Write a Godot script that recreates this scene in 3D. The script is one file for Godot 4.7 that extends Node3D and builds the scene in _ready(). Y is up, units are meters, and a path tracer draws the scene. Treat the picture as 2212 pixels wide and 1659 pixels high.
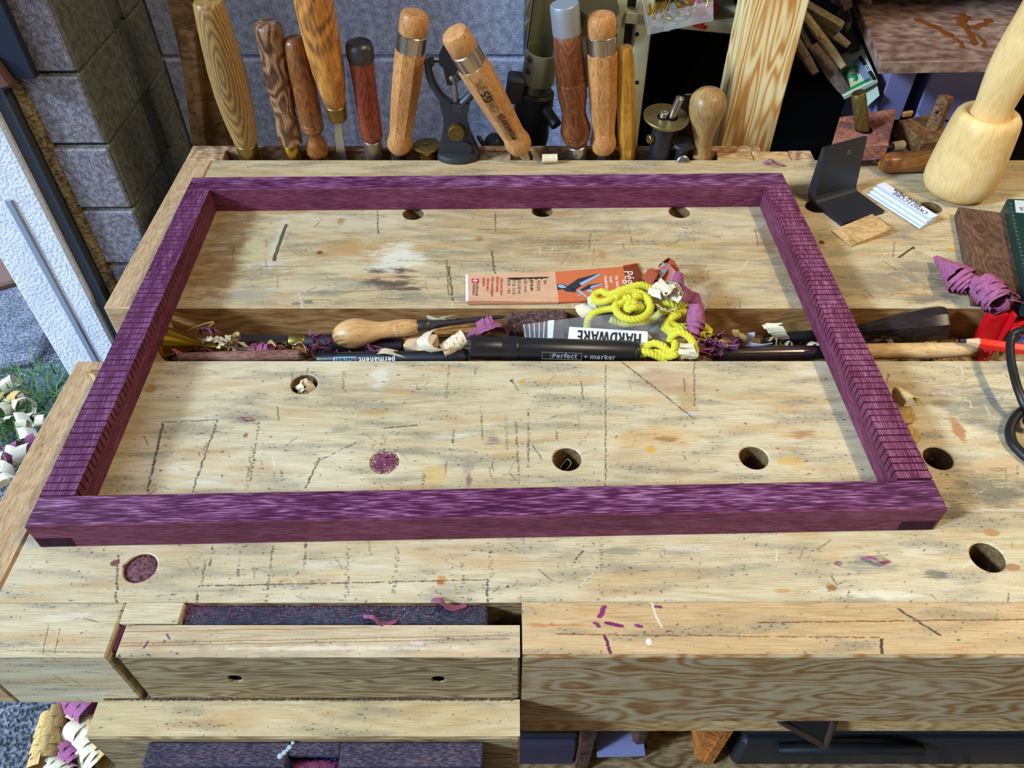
extends Node3D
# Joiner's workbench with a notched purple hardwood frame lying on it. Units are metres, y = 0 is the bench top.
const F := 1680.0          # focal length in pixels of the 2212 x 1659 frame
const EYE := 0.42          # height of the eye above the bench top
const PITCH := 46.25
const FLOOR := -0.86
var sp := sin(deg_to_rad(PITCH))
var cp := cos(deg_to_rad(PITCH))
var taken := {}
var M := {}
var rng := RandomNumberGenerator.new()

func _ready() -> void:
	rng.seed = 7
	make_view()
	make_materials()
	make_room()
	make_bench()
	make_vise()
	make_frame()
	make_rack_tools()
	make_background()
	make_right_side()
	make_tray()
	make_bench_top_bits()
	make_under_bench()
	make_outside()

func make_view() -> void:
	var cam := Camera3D.new()
	cam.name = "camera"
	cam.keep_aspect = Camera3D.KEEP_HEIGHT
	cam.fov = rad_to_deg(2.0 * atan(829.5 / F))
	cam.near = 0.02
	cam.far = 40.0
	add_child(cam)
	cam.position = Vector3(0, EYE, 0)
	cam.rotation_degrees = Vector3(-PITCH, 0, 0)
	cam.current = true
	var we := WorldEnvironment.new()
	we.name = "world_environment"
	var env := Environment.new()
	env.background_mode = Environment.BG_SKY
	var sky := Sky.new()
	var sm := ProceduralSkyMaterial.new()
	sm.sky_top_color = Color(0.70, 0.78, 0.92)
	sm.sky_horizon_color = Color(0.86, 0.92, 1.0)
	sm.ground_bottom_color = Color(0.3, 0.31, 0.33)
	sm.ground_horizon_color = Color(0.6, 0.64, 0.7)
	sm.sky_energy_multiplier = 1.0
	sky.sky_material = sm
	env.sky = sky
	env.background_energy_multiplier = 2.5
	env.tonemap_mode = Environment.TONE_MAPPER_LINEAR
	env.tonemap_exposure = 0.93
	env.sdfgi_enabled = true
	env.ssao_enabled = true
	env.ssil_enabled = true
	we.environment = env
	add_child(we)
	# soft daylight of a bright overcast sky low in the doorway
	var sun := DirectionalLight3D.new()
	sun.name = "sun"
	sun.light_color = Color(0.78, 0.89, 1.0)
	sun.light_energy = 1.6
	sun.light_angular_distance = 8.0
	sun.sky_mode = DirectionalLight3D.SKY_MODE_LIGHT_ONLY
	sun.shadow_enabled = true
	add_child(sun)
	sun.look_at_from_position(Vector3.ZERO, Vector3(cos(deg_to_rad(28.0)) * 0.905, -sin(deg_to_rad(28.0)), -cos(deg_to_rad(28.0)) * 0.425), Vector3.UP)

# ---------------------------------------------------------------- positions
func ray(u: float, v: float) -> Vector3:
	var a := (u - 1106.0) / F
	var b := (v - 829.5) / F
	return Vector3(a, -sp - b * cp, -cp + b * sp)
func P(u: float, v: float, y := 0.0) -> Vector3:
	var d := ray(u, v)
	return Vector3(0, EYE, 0) + d * ((y - EYE) / d.y)
func Z(u: float, v: float, z: float) -> Vector3:
	var d := ray(u, v)
	return Vector3(0, EYE, 0) + d * (z / d.z)
func dep(p: Vector3) -> float:
	return -sp * (p.y - EYE) - cp * p.z
func px(p: Vector3, n: float) -> float:
	return n * dep(p) / F

# ---------------------------------------------------------------- naming
func numbered(n: String) -> String:
	if not taken.has(n):
		taken[n] = 0
		return n
	taken[n] += 1
	return "%s_%03d" % [n, taken[n]]
func tag(o: Node, label: String, cat: String, group := "") -> Node:
	o.set_meta("label", label)
	o.set_meta("category", cat)
	if group != "":
		o.set_meta("group", group)
	return o
func thing(n: String, label: String, cat: String, at := Vector3.ZERO, b := Basis(), group := "") -> Node3D:
	var o := Node3D.new()
	o.name = numbered(n)
	add_child(o)
	o.transform = Transform3D(b, at)
	tag(o, label, cat, group)
	return o
func put(parent: Node, n: String, mesh: Mesh, mat: Material, at := Vector3.ZERO, b := Basis()) -> MeshInstance3D:
	var o := MeshInstance3D.new()
	o.name = numbered(n) if parent == self else n
	o.mesh = mesh
	if mat:
		o.material_override = mat
	o.transform = Transform3D(b, at)
	o.cast_shadow = GeometryInstance3D.SHADOW_CASTING_SETTING_ON
	parent.add_child(o, true)
	return o
func solo(n: String, label: String, cat: String, mesh: Mesh, mat: Material, at := Vector3.ZERO, b := Basis(), group := "") -> MeshInstance3D:
	var o := put(self, n, mesh, mat, at, b)
	tag(o, label, cat, group)
	return o
func struct(n: String, mesh: Mesh, mat: Material, at := Vector3.ZERO, b := Basis()) -> MeshInstance3D:
	var o := put(self, n, mesh, mat, at, b)
	o.set_meta("kind", "structure")
	return o
func stuff(o: Node) -> Node:
	o.set_meta("kind", "stuff")
	return o
# basis whose y axis runs along d, turned round it by spin
func along(d: Vector3, spin := 0.0) -> Basis:
	var y := d.normalized()
	var ref := Vector3.BACK if absf(y.z) < 0.9 else Vector3.UP
	var x := y.cross(ref).normalized()
	var z := x.cross(y).normalized()
	return Basis(x, y, z) * Basis(Vector3.UP, spin)
# basis whose x axis runs along d with y as near up as can be
func lying(d: Vector3, roll := 0.0) -> Basis:
	var x := d.normalized()
	var z := x.cross(Vector3.UP).normalized()
	var y := z.cross(x).normalized()
	return Basis(x, y, z) * Basis(Vector3.RIGHT, roll)

# ---------------------------------------------------------------- meshes
class Tri:
	var v := PackedVector3Array()
	var n := PackedVector3Array()
	var t := PackedVector2Array()
	# a triangle turned so that its front looks away from c
	func flat(a: Vector3, b: Vector3, d: Vector3, c: Vector3, ua := Vector2.INF, ub := Vector2.INF, ud := Vector2.INF) -> void:
		var m := (d - a).cross(b - a)
		if m.length_squared() < 1e-20:
			return
		m = m.normalized()
		if ua == Vector2.INF:
			ua = uvof(a, m)
			ub = uvof(b, m)
			ud = uvof(d, m)
		if m.dot(a - c) < 0.0:
			m = -m
			v.append_array([a, d, b])
			t.append_array([ua, ud, ub])
		else:
			v.append_array([a, b, d])
			t.append_array([ua, ub, ud])
		n.append_array([m, m, m])
	func uvof(p: Vector3, m: Vector3) -> Vector2:
		var q := m.abs()
		if q.y >= q.x and q.y >= q.z:
			return Vector2(p.x, p.z)
		if q.z >= q.x:
			return Vector2(p.x, -p.y)
		return Vector2(p.z, -p.y)
	func quad(a: Vector3, b: Vector3, d: Vector3, e: Vector3, c: Vector3) -> void:
		flat(a, b, d, c)
		flat(a, d, e, c)
	# smooth triangle, front side given by the normals
	func soft(a: Vector3, b: Vector3, d: Vector3, na: Vector3, nb: Vector3, nd: Vector3, ua: Vector2, ub: Vector2, ud: Vector2) -> void:
		var m := (d - a).cross(b - a)
		if m.length_squared() < 1e-22:
			return
		if m.dot(na + nb + nd) < 0.0:
			v.append_array([a, d, b])
			n.append_array([na, nd, nb])
			t.append_array([ua, ud, ub])
		else:
			v.append_array([a, b, d])
			n.append_array([na, nb, nd])
			t.append_array([ua, ub, ud])
	func done(mesh: ArrayMesh = null, mat: Material = null) -> ArrayMesh:
		if mesh == null:
			mesh = ArrayMesh.new()
		var arr := []
		arr.resize(Mesh.ARRAY_MAX)
		arr[Mesh.ARRAY_VERTEX] = v
		arr[Mesh.ARRAY_NORMAL] = n
		arr[Mesh.ARRAY_TEX_UV] = t
		mesh.add_surface_from_arrays(Mesh.PRIMITIVE_TRIANGLES, arr)
		if mat:
			mesh.surface_set_material(mesh.get_surface_count() - 1, mat)
		return mesh
	# chamfered box
	func box(lo: Vector3, hi: Vector3, bv := 0.0008) -> void:
		var c := (lo + hi) * 0.5
		var h := (hi - lo) * 0.5
		bv = minf(bv, 0.45 * minf(h.x, minf(h.y, h.z)) * 2.0)
		var k := func(sx: float, sy: float, sz: float, ax: int) -> Vector3:
			var q := Vector3(sx * (h.x - (0.0 if ax == 0 else bv)), sy * (h.y - (0.0 if ax == 1 else bv)), sz * (h.z - (0.0 if ax == 2 else bv)))
			return c + q
		for s in [-1.0, 1.0]:
			quad(k.call(s, -1, -1, 0), k.call(s, 1, -1, 0), k.call(s, 1, 1, 0), k.call(s, -1, 1, 0), c)
			quad(k.call(-1, s, -1, 1), k.call(1, s, -1, 1), k.call(1, s, 1, 1), k.call(-1, s, 1, 1), c)
			quad(k.call(-1, -1, s, 2), k.call(1, -1, s, 2), k.call(1, 1, s, 2), k.call(-1, 1, s, 2), c)
			for r in [-1.0, 1.0]:
				quad(k.call(s, r, -1, 0), k.call(s, r, 1, 0), k.call(s, r, 1, 1), k.call(s, r, -1, 1), c)
				quad(k.call(s, -1, r, 0), k.call(s, 1, r, 0), k.call(s, 1, r, 2), k.call(s, -1, r, 2), c)
				quad(k.call(-1, s, r, 1), k.call(1, s, r, 1), k.call(1, s, r, 2), k.call(-1, s, r, 2), c)
				for w in [-1.0, 1.0]:
					flat(k.call(s, r, w, 0), k.call(s, r, w, 1), k.call(s, r, w, 2), c)
	# profile of (height, radius) turned round y
	func lathe(prof: Array, seg := 28, facets := false, squash := 1.0, ulen := 0.15) -> void:
		var acc := 0.0
		var segn := []
		for i in prof.size() - 1:
			var e: Vector2 = prof[i + 1] - prof[i]
			segn.append(Vector2(-e.y, e.x).normalized() if e.length() > 1e-7 else Vector2(0, 1))
		for i in prof.size() - 1:
			var p: Vector2 = prof[i]
			var q: Vector2 = prof[i + 1]
			var ln := (q - p).length()
			if ln < 1e-7:
				continue
			var n0: Vector2 = segn[i]
			var n1: Vector2 = segn[i]
			if i > 0 and segn[i - 1].dot(segn[i]) > 0.72:
				n0 = (segn[i - 1] + segn[i]).normalized()
			if i < prof.size() - 2 and segn[i + 1].dot(segn[i]) > 0.72:
				n1 = (segn[i + 1] + segn[i]).normalized()
			for k in seg:
				var a0 := TAU * k / seg
				var a1 := TAU * (k + 1) / seg
				var c0 := Vector3(cos(a0), 0, sin(a0) * squash)
				var c1 := Vector3(cos(a1), 0, sin(a1) * squash)
				var m0 := Vector3(cos(a0), 0, sin(a0) / squash).normalized()
				var m1 := Vector3(cos(a1), 0, sin(a1) / squash).normalized()
				if facets:
					m0 = (m0 + m1).normalized()
					m1 = m0
				var va := c0 * p.y + Vector3(0, p.x, 0)
				var vb := c1 * p.y + Vector3(0, p.x, 0)
				var vc := c1 * q.y + Vector3(0, q.x, 0)
				var vd := c0 * q.y + Vector3(0, q.x, 0)
				var u0 := acc / ulen
				var u1 := (acc + ln) / ulen
				var w0 := float(k) / seg
				var w1 := float(k + 1) / seg
				var na := m0 * n0.y + Vector3(0, n0.x, 0)
				var nb := m1 * n0.y + Vector3(0, n0.x, 0)
				var nc := m1 * n1.y + Vector3(0, n1.x, 0)
				var nd := m0 * n1.y + Vector3(0, n1.x, 0)
				soft(va, vb, vc, na, nb, nc, Vector2(u0, w0), Vector2(u0, w1), Vector2(u1, w1))
				soft(va, vc, vd, na, nc, nd, Vector2(u0, w0), Vector2(u1, w1), Vector2(u1, w0))
			acc += ln
	func tube(pts: Array, rad, seg := 8, caps := true, ulen := 0.02) -> void:
		var m := pts.size()
		var tg := []
		for i in m:
			tg.append((pts[mini(i + 1, m - 1)] - pts[maxi(i - 1, 0)]).normalized())
		var x: Vector3 = tg[0].cross(Vector3.UP)
		if x.length() < 0.05:
			x = tg[0].cross(Vector3.RIGHT)
		x = x.normalized()
		var rings := []
		var acc := 0.0
		for i in m:
			x = (x - tg[i] * x.dot(tg[i])).normalized()
			var z: Vector3 = tg[i].cross(x)
			var r: float = rad[i] if rad is Array else rad
			var ring := []
			for k in seg + 1:
				var a := TAU * k / seg
				var d := x * cos(a) + z * sin(a)
				ring.append([pts[i] + d * r, d, Vector2(acc / ulen, float(k) / seg)])
			rings.append(ring)
			if i < m - 1:
				acc += (pts[i + 1] - pts[i]).length()
		for i in m - 1:
			for k in seg:
				var A = rings[i][k]
				var B = rings[i][k + 1]
				var C = rings[i + 1][k + 1]
				var D = rings[i + 1][k]
				soft(A[0], B[0], C[0], A[1], B[1], C[1], A[2], B[2], C[2])
				soft(A[0], C[0], D[0], A[1], C[1], D[1], A[2], C[2], D[2])
		if caps:
			for e in [0, m - 1]:
				for k in seg:
					flat(pts[e], rings[e][k][0], rings[e][k + 1][0], pts[e] - tg[e] * (0.001 if e > 0 else -0.001), Vector2(0, 0), rings[e][k][2], rings[e][k + 1][2])
	# thin curled sheet: centre points and half-width vectors, with a real thickness th
	func ribbon(pts: Array, half: Array, th := 0.00025, ulen := 0.03) -> void:
		var m := pts.size()
		var nr := []
		for i in m:
			var tg: Vector3 = pts[mini(i + 1, m - 1)] - pts[maxi(i - 1, 0)]
			var q: Vector3 = half[i].cross(tg)
			nr.append(q.normalized() if q.length() > 1e-9 else Vector3.UP)
		var acc := 0.0
		for i in m - 1:
			var ln: float = (pts[i + 1] - pts[i]).length()
			for s in [1.0, -1.0]:
				var o0: Vector3 = nr[i] * th * 0.5 * s
				var o1: Vector3 = nr[i + 1] * th * 0.5 * s
				var a: Vector3 = pts[i] - half[i] + o0
				var b: Vector3 = pts[i] + half[i] + o0
				var c: Vector3 = pts[i + 1] + half[i + 1] + o1
				var d: Vector3 = pts[i + 1] - half[i + 1] + o1
				var na: Vector3 = nr[i] * s
				var nb: Vector3 = nr[i + 1] * s
				var ua := Vector2(acc / ulen, 0)
				var ub := Vector2(acc / ulen, 1)
				var uc := Vector2((acc + ln) / ulen, 1)
				var ud := Vector2((acc + ln) / ulen, 0)
				soft(a, b, c, na, na, nb, ua, ub, uc)
				soft(a, c, d, na, nb, nb, ua, uc, ud)
			acc += ln
			for s in [1.0, -1.0]:
				var p0: Vector3 = pts[i] + half[i] * s
				var p1: Vector3 = pts[i + 1] + half[i + 1] * s
				quad(p0 + nr[i] * th * 0.5, p0 - nr[i] * th * 0.5, p1 - nr[i + 1] * th * 0.5, p1 + nr[i + 1] * th * 0.5, pts[i])
	# polygon in x-y drawn out from z0 to z1
	func prism(poly: PackedVector2Array, z0: float, z1: float) -> void:
		var ids := Geometry2D.triangulate_polygon(poly)
		for s in [z0, z1]:
			var c := Vector3(0, 0, (z0 + z1) * 0.5)
			for k in range(0, ids.size(), 3):
				var a := Vector3(poly[ids[k]].x, poly[ids[k]].y, s)
				var b := Vector3(poly[ids[k + 1]].x, poly[ids[k + 1]].y, s)
				var d := Vector3(poly[ids[k + 2]].x, poly[ids[k + 2]].y, s)
				flat(a, b, d, Vector3(a.x, a.y, c.z))
		var cw := Geometry2D.is_polygon_clockwise(poly)
		for i in poly.size():
			var p := poly[i]
			var q := poly[(i + 1) % poly.size()]
			var e := (q - p)
			var o := Vector2(e.y, -e.x).normalized() * (1.0 if not cw else -1.0)
			var inside := Vector3(p.x - o.x, p.y - o.y, z0)
			quad(Vector3(p.x, p.y, z0), Vector3(q.x, q.y, z0), Vector3(q.x, q.y, z1), Vector3(p.x, p.y, z1), inside)
	# move everything added since index i
	func move(i: int, x: Transform3D) -> void:
		var nb := x.basis.orthonormalized()
		for k in range(i, v.size()):
			v[k] = x * v[k]
			n[k] = nb * n[k]

func box_mesh(size: Vector3, bv := 0.0008, c := Vector3.ZERO) -> ArrayMesh:
	var t := Tri.new()
	t.box(c - size * 0.5, c + size * 0.5, bv)
	return t.done()
func span_mesh(lo: Vector3, hi: Vector3, bv := 0.0008) -> ArrayMesh:
	var t := Tri.new()
	t.box(lo, hi, bv)
	return t.done()
func lathe_mesh(prof: Array, seg := 28, facets := false, squash := 1.0) -> ArrayMesh:
	var t := Tri.new()
	t.lathe(prof, seg, facets, squash)
	return t.done()
func prism_mesh(poly: Array, z0: float, z1: float) -> ArrayMesh:
	var t := Tri.new()
	t.prism(PackedVector2Array(poly), z0, z1)
	return t.done()
func tube_mesh(pts: Array, r, seg := 8) -> ArrayMesh:
	var t := Tri.new()
	t.tube(pts, r, seg)
	return t.done()
# smooth curve through points
func curve(pts: Array, n := 8) -> Array:
	var out := []
	for i in pts.size() - 1:
		var a: Vector3 = pts[maxi(i - 1, 0)]
		var b: Vector3 = pts[i]
		var c: Vector3 = pts[i + 1]
		var d: Vector3 = pts[mini(i + 2, pts.size() - 1)]
		for k in n:
			out.append(b.cubic_interpolate(c, a, d, float(k) / n))
	out.append(pts[-1])
	return out
# lettering lying in the local x-y plane, reading along +x, face towards +z
func words(parent: Node, n: String, s: String, height: float, mat: Material, at: Vector3, b: Basis, font := "Droid Sans", bold := false, squeeze := 1.0) -> MeshInstance3D:
	var tm := TextMesh.new()
	var sf := SystemFont.new()
	sf.font_names = PackedStringArray([font])
	if bold:
		sf.font_weight = 700
	tm.font = sf
	tm.text = s
	tm.font_size = 32
	tm.pixel_size = height / 24.0
	tm.depth = 0.00012
	tm.curve_step = 2.0
	return put(parent, n, tm, mat, at, b * Basis.from_scale(Vector3(squeeze, 1, 1)))

# ---------------------------------------------------------------- materials
func flatmat(c: Color, rough := 0.6, metal := 0.0, spec := 0.5) -> StandardMaterial3D:
	var m := StandardMaterial3D.new()
	m.albedo_color = c
	m.roughness = rough
	m.metallic = metal
	m.metallic_specular = spec
	m.cull_mode = BaseMaterial3D.CULL_DISABLED
	return m
func c8(r: int, g: int, b: int) -> Color:
	return Color(r / 255.0, g / 255.0, b / 255.0)
func noise(seed_: int, freq := 1.0, oct := 3) -> FastNoiseLite:
	var n := FastNoiseLite.new()
	n.seed = seed_
	n.noise_type = FastNoiseLite.TYPE_SIMPLEX_SMOOTH
	n.frequency = freq
	n.fractal_octaves = oct
	return n
func to_tex(w: int, h: int, data: PackedByteArray) -> ImageTexture:
	var im := Image.create_from_data(w, h, false, Image.FORMAT_RGB8, data)
	im.generate_mipmaps()
	return ImageTexture.create_from_image(im)
func texmat(t: Texture2D, rough := 0.6, spec := 0.4) -> StandardMaterial3D:
	var m := flatmat(Color.WHITE, rough, 0.0, spec)
	m.albedo_texture = t
	return m
# wood with its grain along u. cols = [dark, mid, light]; su, sv = how many noise cells along and across
func wood(w: int, h: int, sd: int, cols: Array, su := 3.0, sv := 14.0, ring := 0.5, fibre := 0.35, pore := 0.0, porecol := Color(0.2, 0.12, 0.06)) -> ImageTexture:
	var n1 := noise(sd, 1.0, 2)
	var n2 := noise(sd + 11, 1.0, 3)
	var n3 := noise(sd + 23, 1.0, 1)
	var d := PackedByteArray()
	d.resize(w * h * 3)
	var i := 0
	var a: Color = cols[0]
	var b: Color = cols[1]
	var c: Color = cols[2]
	for y in h:
		var fy := float(y) / h
		for x in w:
			var fx := float(x) / w
			var wr := n1.get_noise_2d(fx * su, fy * sv * 0.35)
			var g := sin((fy * sv + wr * 5.0) * TAU * 0.5)
			var f := n2.get_noise_2d(fx * su * 6.0, fy * sv * 9.0)
			var t := clampf(0.5 + ring * 0.5 * g + fibre * f + 0.25 * wr, 0.0, 1.0)
			var o := a.lerp(b, t * 2.0) if t < 0.5 else b.lerp(c, t * 2.0 - 1.0)
			if pore > 0.0:
				var q := n3.get_noise_2d(fx * su * 9.0, fy * sv * 14.0)
				if q > 1.0 - pore:
					o = o.lerp(porecol, minf((q - 1.0 + pore) * 5.0, 0.75))
			d[i] = int(o.r * 255.0)
			d[i + 1] = int(o.g * 255.0)
			d[i + 2] = int(o.b * 255.0)
			i += 3
	return to_tex(w, h, d)
func woodmat(t: Texture2D, scale: float, rough := 0.6, spec := 0.35) -> StandardMaterial3D:
	var m := texmat(t, rough, spec)
	m.uv1_scale = Vector3(scale, scale, scale)
	return m
# rough mineral surface: colour and relief
func grit(w: int, sd: int, cols: Array, cells: float, speck := 0.3) -> Array:
	var n1 := noise(sd, 1.0, 4)
	var n2 := noise(sd + 5, 1.0, 2)
	var d := PackedByteArray()
	d.resize(w * w * 3)
	var hm := PackedByteArray()
	hm.resize(w * w)
	var i := 0
	var k := 0
	for y in w:
		for x in w:
			var fx := float(x) / w
			var fy := float(y) / w
			# fade between two shifted fields so that the tile repeats without a seam
			var big := 0.6 * n1.get_noise_2d(fx * cells * 0.12, fy * cells * 0.12)
			var p := n2.get_noise_2d(fx * cells, fy * cells)
			var t := clampf(0.5 + big * 0.7 + p * speck, 0.0, 1.0)
			var o: Color = cols[0].lerp(cols[1], t * 2.0) if t < 0.5 else cols[1].lerp(cols[2], t * 2.0 - 1.0)
			var pit := clampf((p + 0.15) * 2.2, -1.0, 1.0)
			if pit < -0.35:
				o = o.lerp(cols[0], 0.6)
			d[i] = int(o.r * 255.0)
			d[i + 1] = int(o.g * 255.0)
			d[i + 2] = int(o.b * 255.0)
			i += 3
			hm[k] = int(clampf(0.5 + 0.5 * pit, 0.0, 1.0) * 255.0)
			k += 1
	var him := Image.create_from_data(w, w, false, Image.FORMAT_L8, hm)
	him.bump_map_to_normal_map(3.0)
	return [to_tex(w, w, d), ImageTexture.create_from_image(him)]
func gritmat(w: int, sd: int, cols: Array, cells: float, per_m: float, nrm := 1.0, speck := 0.3, rough := 0.95) -> StandardMaterial3D:
	var g := grit(w, sd, cols, cells, speck)
	var m := texmat(g[0], rough, 0.25)
	m.normal_enabled = true
	m.normal_texture = g[1]
	m.normal_scale = nrm
	m.uv1_triplanar = true
	m.uv1_world_triplanar = true
	m.uv1_scale = Vector3(per_m, per_m, per_m)
	return m

# The worn pine of a bench top, drawn over a patch of bench lo..hi (x, z). marks: [u, v, half-width px, half-height px, colour, strength, raggedness]
func bench_tex(w: int, h: int, lo: Vector2, hi: Vector2, sd: int, marks: Array, lines: Array, cols: Array, grime: float) -> ImageTexture:
	var ng := noise(sd, 1.0, 3)
	var nf := noise(sd + 3, 1.0, 3)
	var ns := noise(sd + 7, 1.0, 4)
	var nd := noise(sd + 9, 1.0, 2)
	var no := noise(sd + 13, 1.0, 3)
	var d := PackedByteArray()
	d.resize(w * h * 3)
	var i := 0
	var a: Color = cols[0]
	var b: Color = cols[1]
	var c: Color = cols[2]
	var stain := c8(122, 118, 104)
	var warm := c8(194, 154, 104)
	var black := c8(62, 56, 50)
	var pale := c8(232, 226, 206)
	for y in h:
		var z := lerpf(lo.y, hi.y, (y + 0.5) / h)
		for x in w:
			var q := lerpf(lo.x, hi.x, (x + 0.5) / w)
			var wob := ng.get_noise_2d(q * 3.2, z * 16.0)
			var g := sin((z * 62.0 + wob * 3.4) * TAU)
			var f := nf.get_noise_2d(q * 34.0, z * 900.0)
			var t := clampf(0.56 + 0.08 * g + 0.40 * f + 0.28 * wob, 0.0, 1.0)
			var o := a.lerp(b, t * 2.0) if t < 0.5 else b.lerp(c, t * 2.0 - 1.0)
			var s := ns.get_noise_2d(q * 12.0, z * 60.0) + 0.5 * f + grime * (0.4 + q)
			if s > 0.10:
				o = o.lerp(stain, minf((s - 0.10) * 1.1, 0.42))
			var r := no.get_noise_2d(q * 7.0 + 9.0, z * 42.0)
			if r > 0.2:
				o = o.lerp(warm, minf((r - 0.2) * 1.3, 0.45))
			var e := nd.get_noise_2d(q * 230.0, z * 420.0)
			var lim := 0.62 - 0.35 * clampf(s, -0.2, 0.6)
			if e > lim:
				o = o.lerp(black, minf((e - lim) * 3.5, 0.72))
			elif e < -0.66:
				o = o.lerp(pale, minf((-0.66 - e) * 3.0, 0.6))
			d[i] = int(o.r * 255.0)
			d[i + 1] = int(o.g * 255.0)
			d[i + 2] = int(o.b * 255.0)
			i += 3
	var kx := w / (hi.x - lo.x)
	var kz := h / (hi.y - lo.y)
	for m in marks:
		var p := P(m[0], m[1])
		var hw := px(p, m[2])
		var e0 := P(m[0], m[1] - m[3])
		var e1 := P(m[0], m[1] + m[3])
		var hh := absf(e1.z - e0.z) * 0.5
		var col: Color = m[4]
		for yy in range(maxi(0, int((p.z - hh * 1.6 - lo.y) * kz)), mini(h, int((p.z + hh * 1.6 - lo.y) * kz) + 1)):
			for xx in range(maxi(0, int((p.x - hw * 1.6 - lo.x) * kx)), mini(w, int((p.x + hw * 1.6 - lo.x) * kx) + 1)):
				var X := (lo.x + xx / kx - p.x) / hw
				var Y := (lo.y + yy / kz - p.z) / hh
				var rr: float = sqrt(X * X + Y * Y) + m[6] * (ns.get_noise_2d(xx * 0.018 + m[0], yy * 0.03) * 1.2 + nf.get_noise_2d(xx * 0.02, yy * 0.5 + m[1]))
				var al: float = clampf((1.0 - rr) * (2.2 if m[6] > 0.5 else 3.5), 0.0, 1.0) * m[5]
				if al > 0.0:
					var j := (yy * w + xx) * 3
					d[j] = int(lerpf(d[j], col.r * 255.0, al))
					d[j + 1] = int(lerpf(d[j + 1], col.g * 255.0, al))
					d[j + 2] = int(lerpf(d[j + 2], col.b * 255.0, al))
	# scored lines: [u0, v0, u1, v1, width in texels, colour, strength, how much of it is broken up]
	for l in lines:
		var p0 := P(l[0], l[1])
		var p1 := P(l[2], l[3])
		var x0 := (p0.x - lo.x) * kx
		var y0 := (p0.z - lo.y) * kz
		var x1 := (p1.x - lo.x) * kx
		var y1 := (p1.z - lo.y) * kz
		var nn := int(maxf(absf(x1 - x0), absf(y1 - y0))) + 1
		var col: Color = l[5]
		for k in nn + 1:
			var ff := float(k) / nn
			if l[7] > 0.0 and nd.get_noise_2d(k * 0.33 + l[0], l[1]) < l[7] - 0.5:
				continue
			var cx := lerpf(x0, x1, ff) + nd.get_noise_2d(k * 0.05, l[0]) * 1.5
			var cy := lerpf(y0, y1, ff) + nd.get_noise_2d(k * 0.05, l[2] + 50.0) * 1.5
			var hwid: float = l[4] * 0.5
			for yy in range(int(cy - hwid), int(cy + hwid) + 1):
				for xx in range(int(cx - hwid), int(cx + hwid) + 1):
					if xx < 0 or yy < 0 or xx >= w or yy >= h:
						continue
					var j := (yy * w + xx) * 3
					d[j] = int(lerpf(d[j], col.r * 255.0, l[6]))
					d[j + 1] = int(lerpf(d[j + 1], col.g * 255.0, l[6]))
					d[j + 2] = int(lerpf(d[j + 2], col.b * 255.0, l[6]))
	return to_tex(w, h, d)

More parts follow.
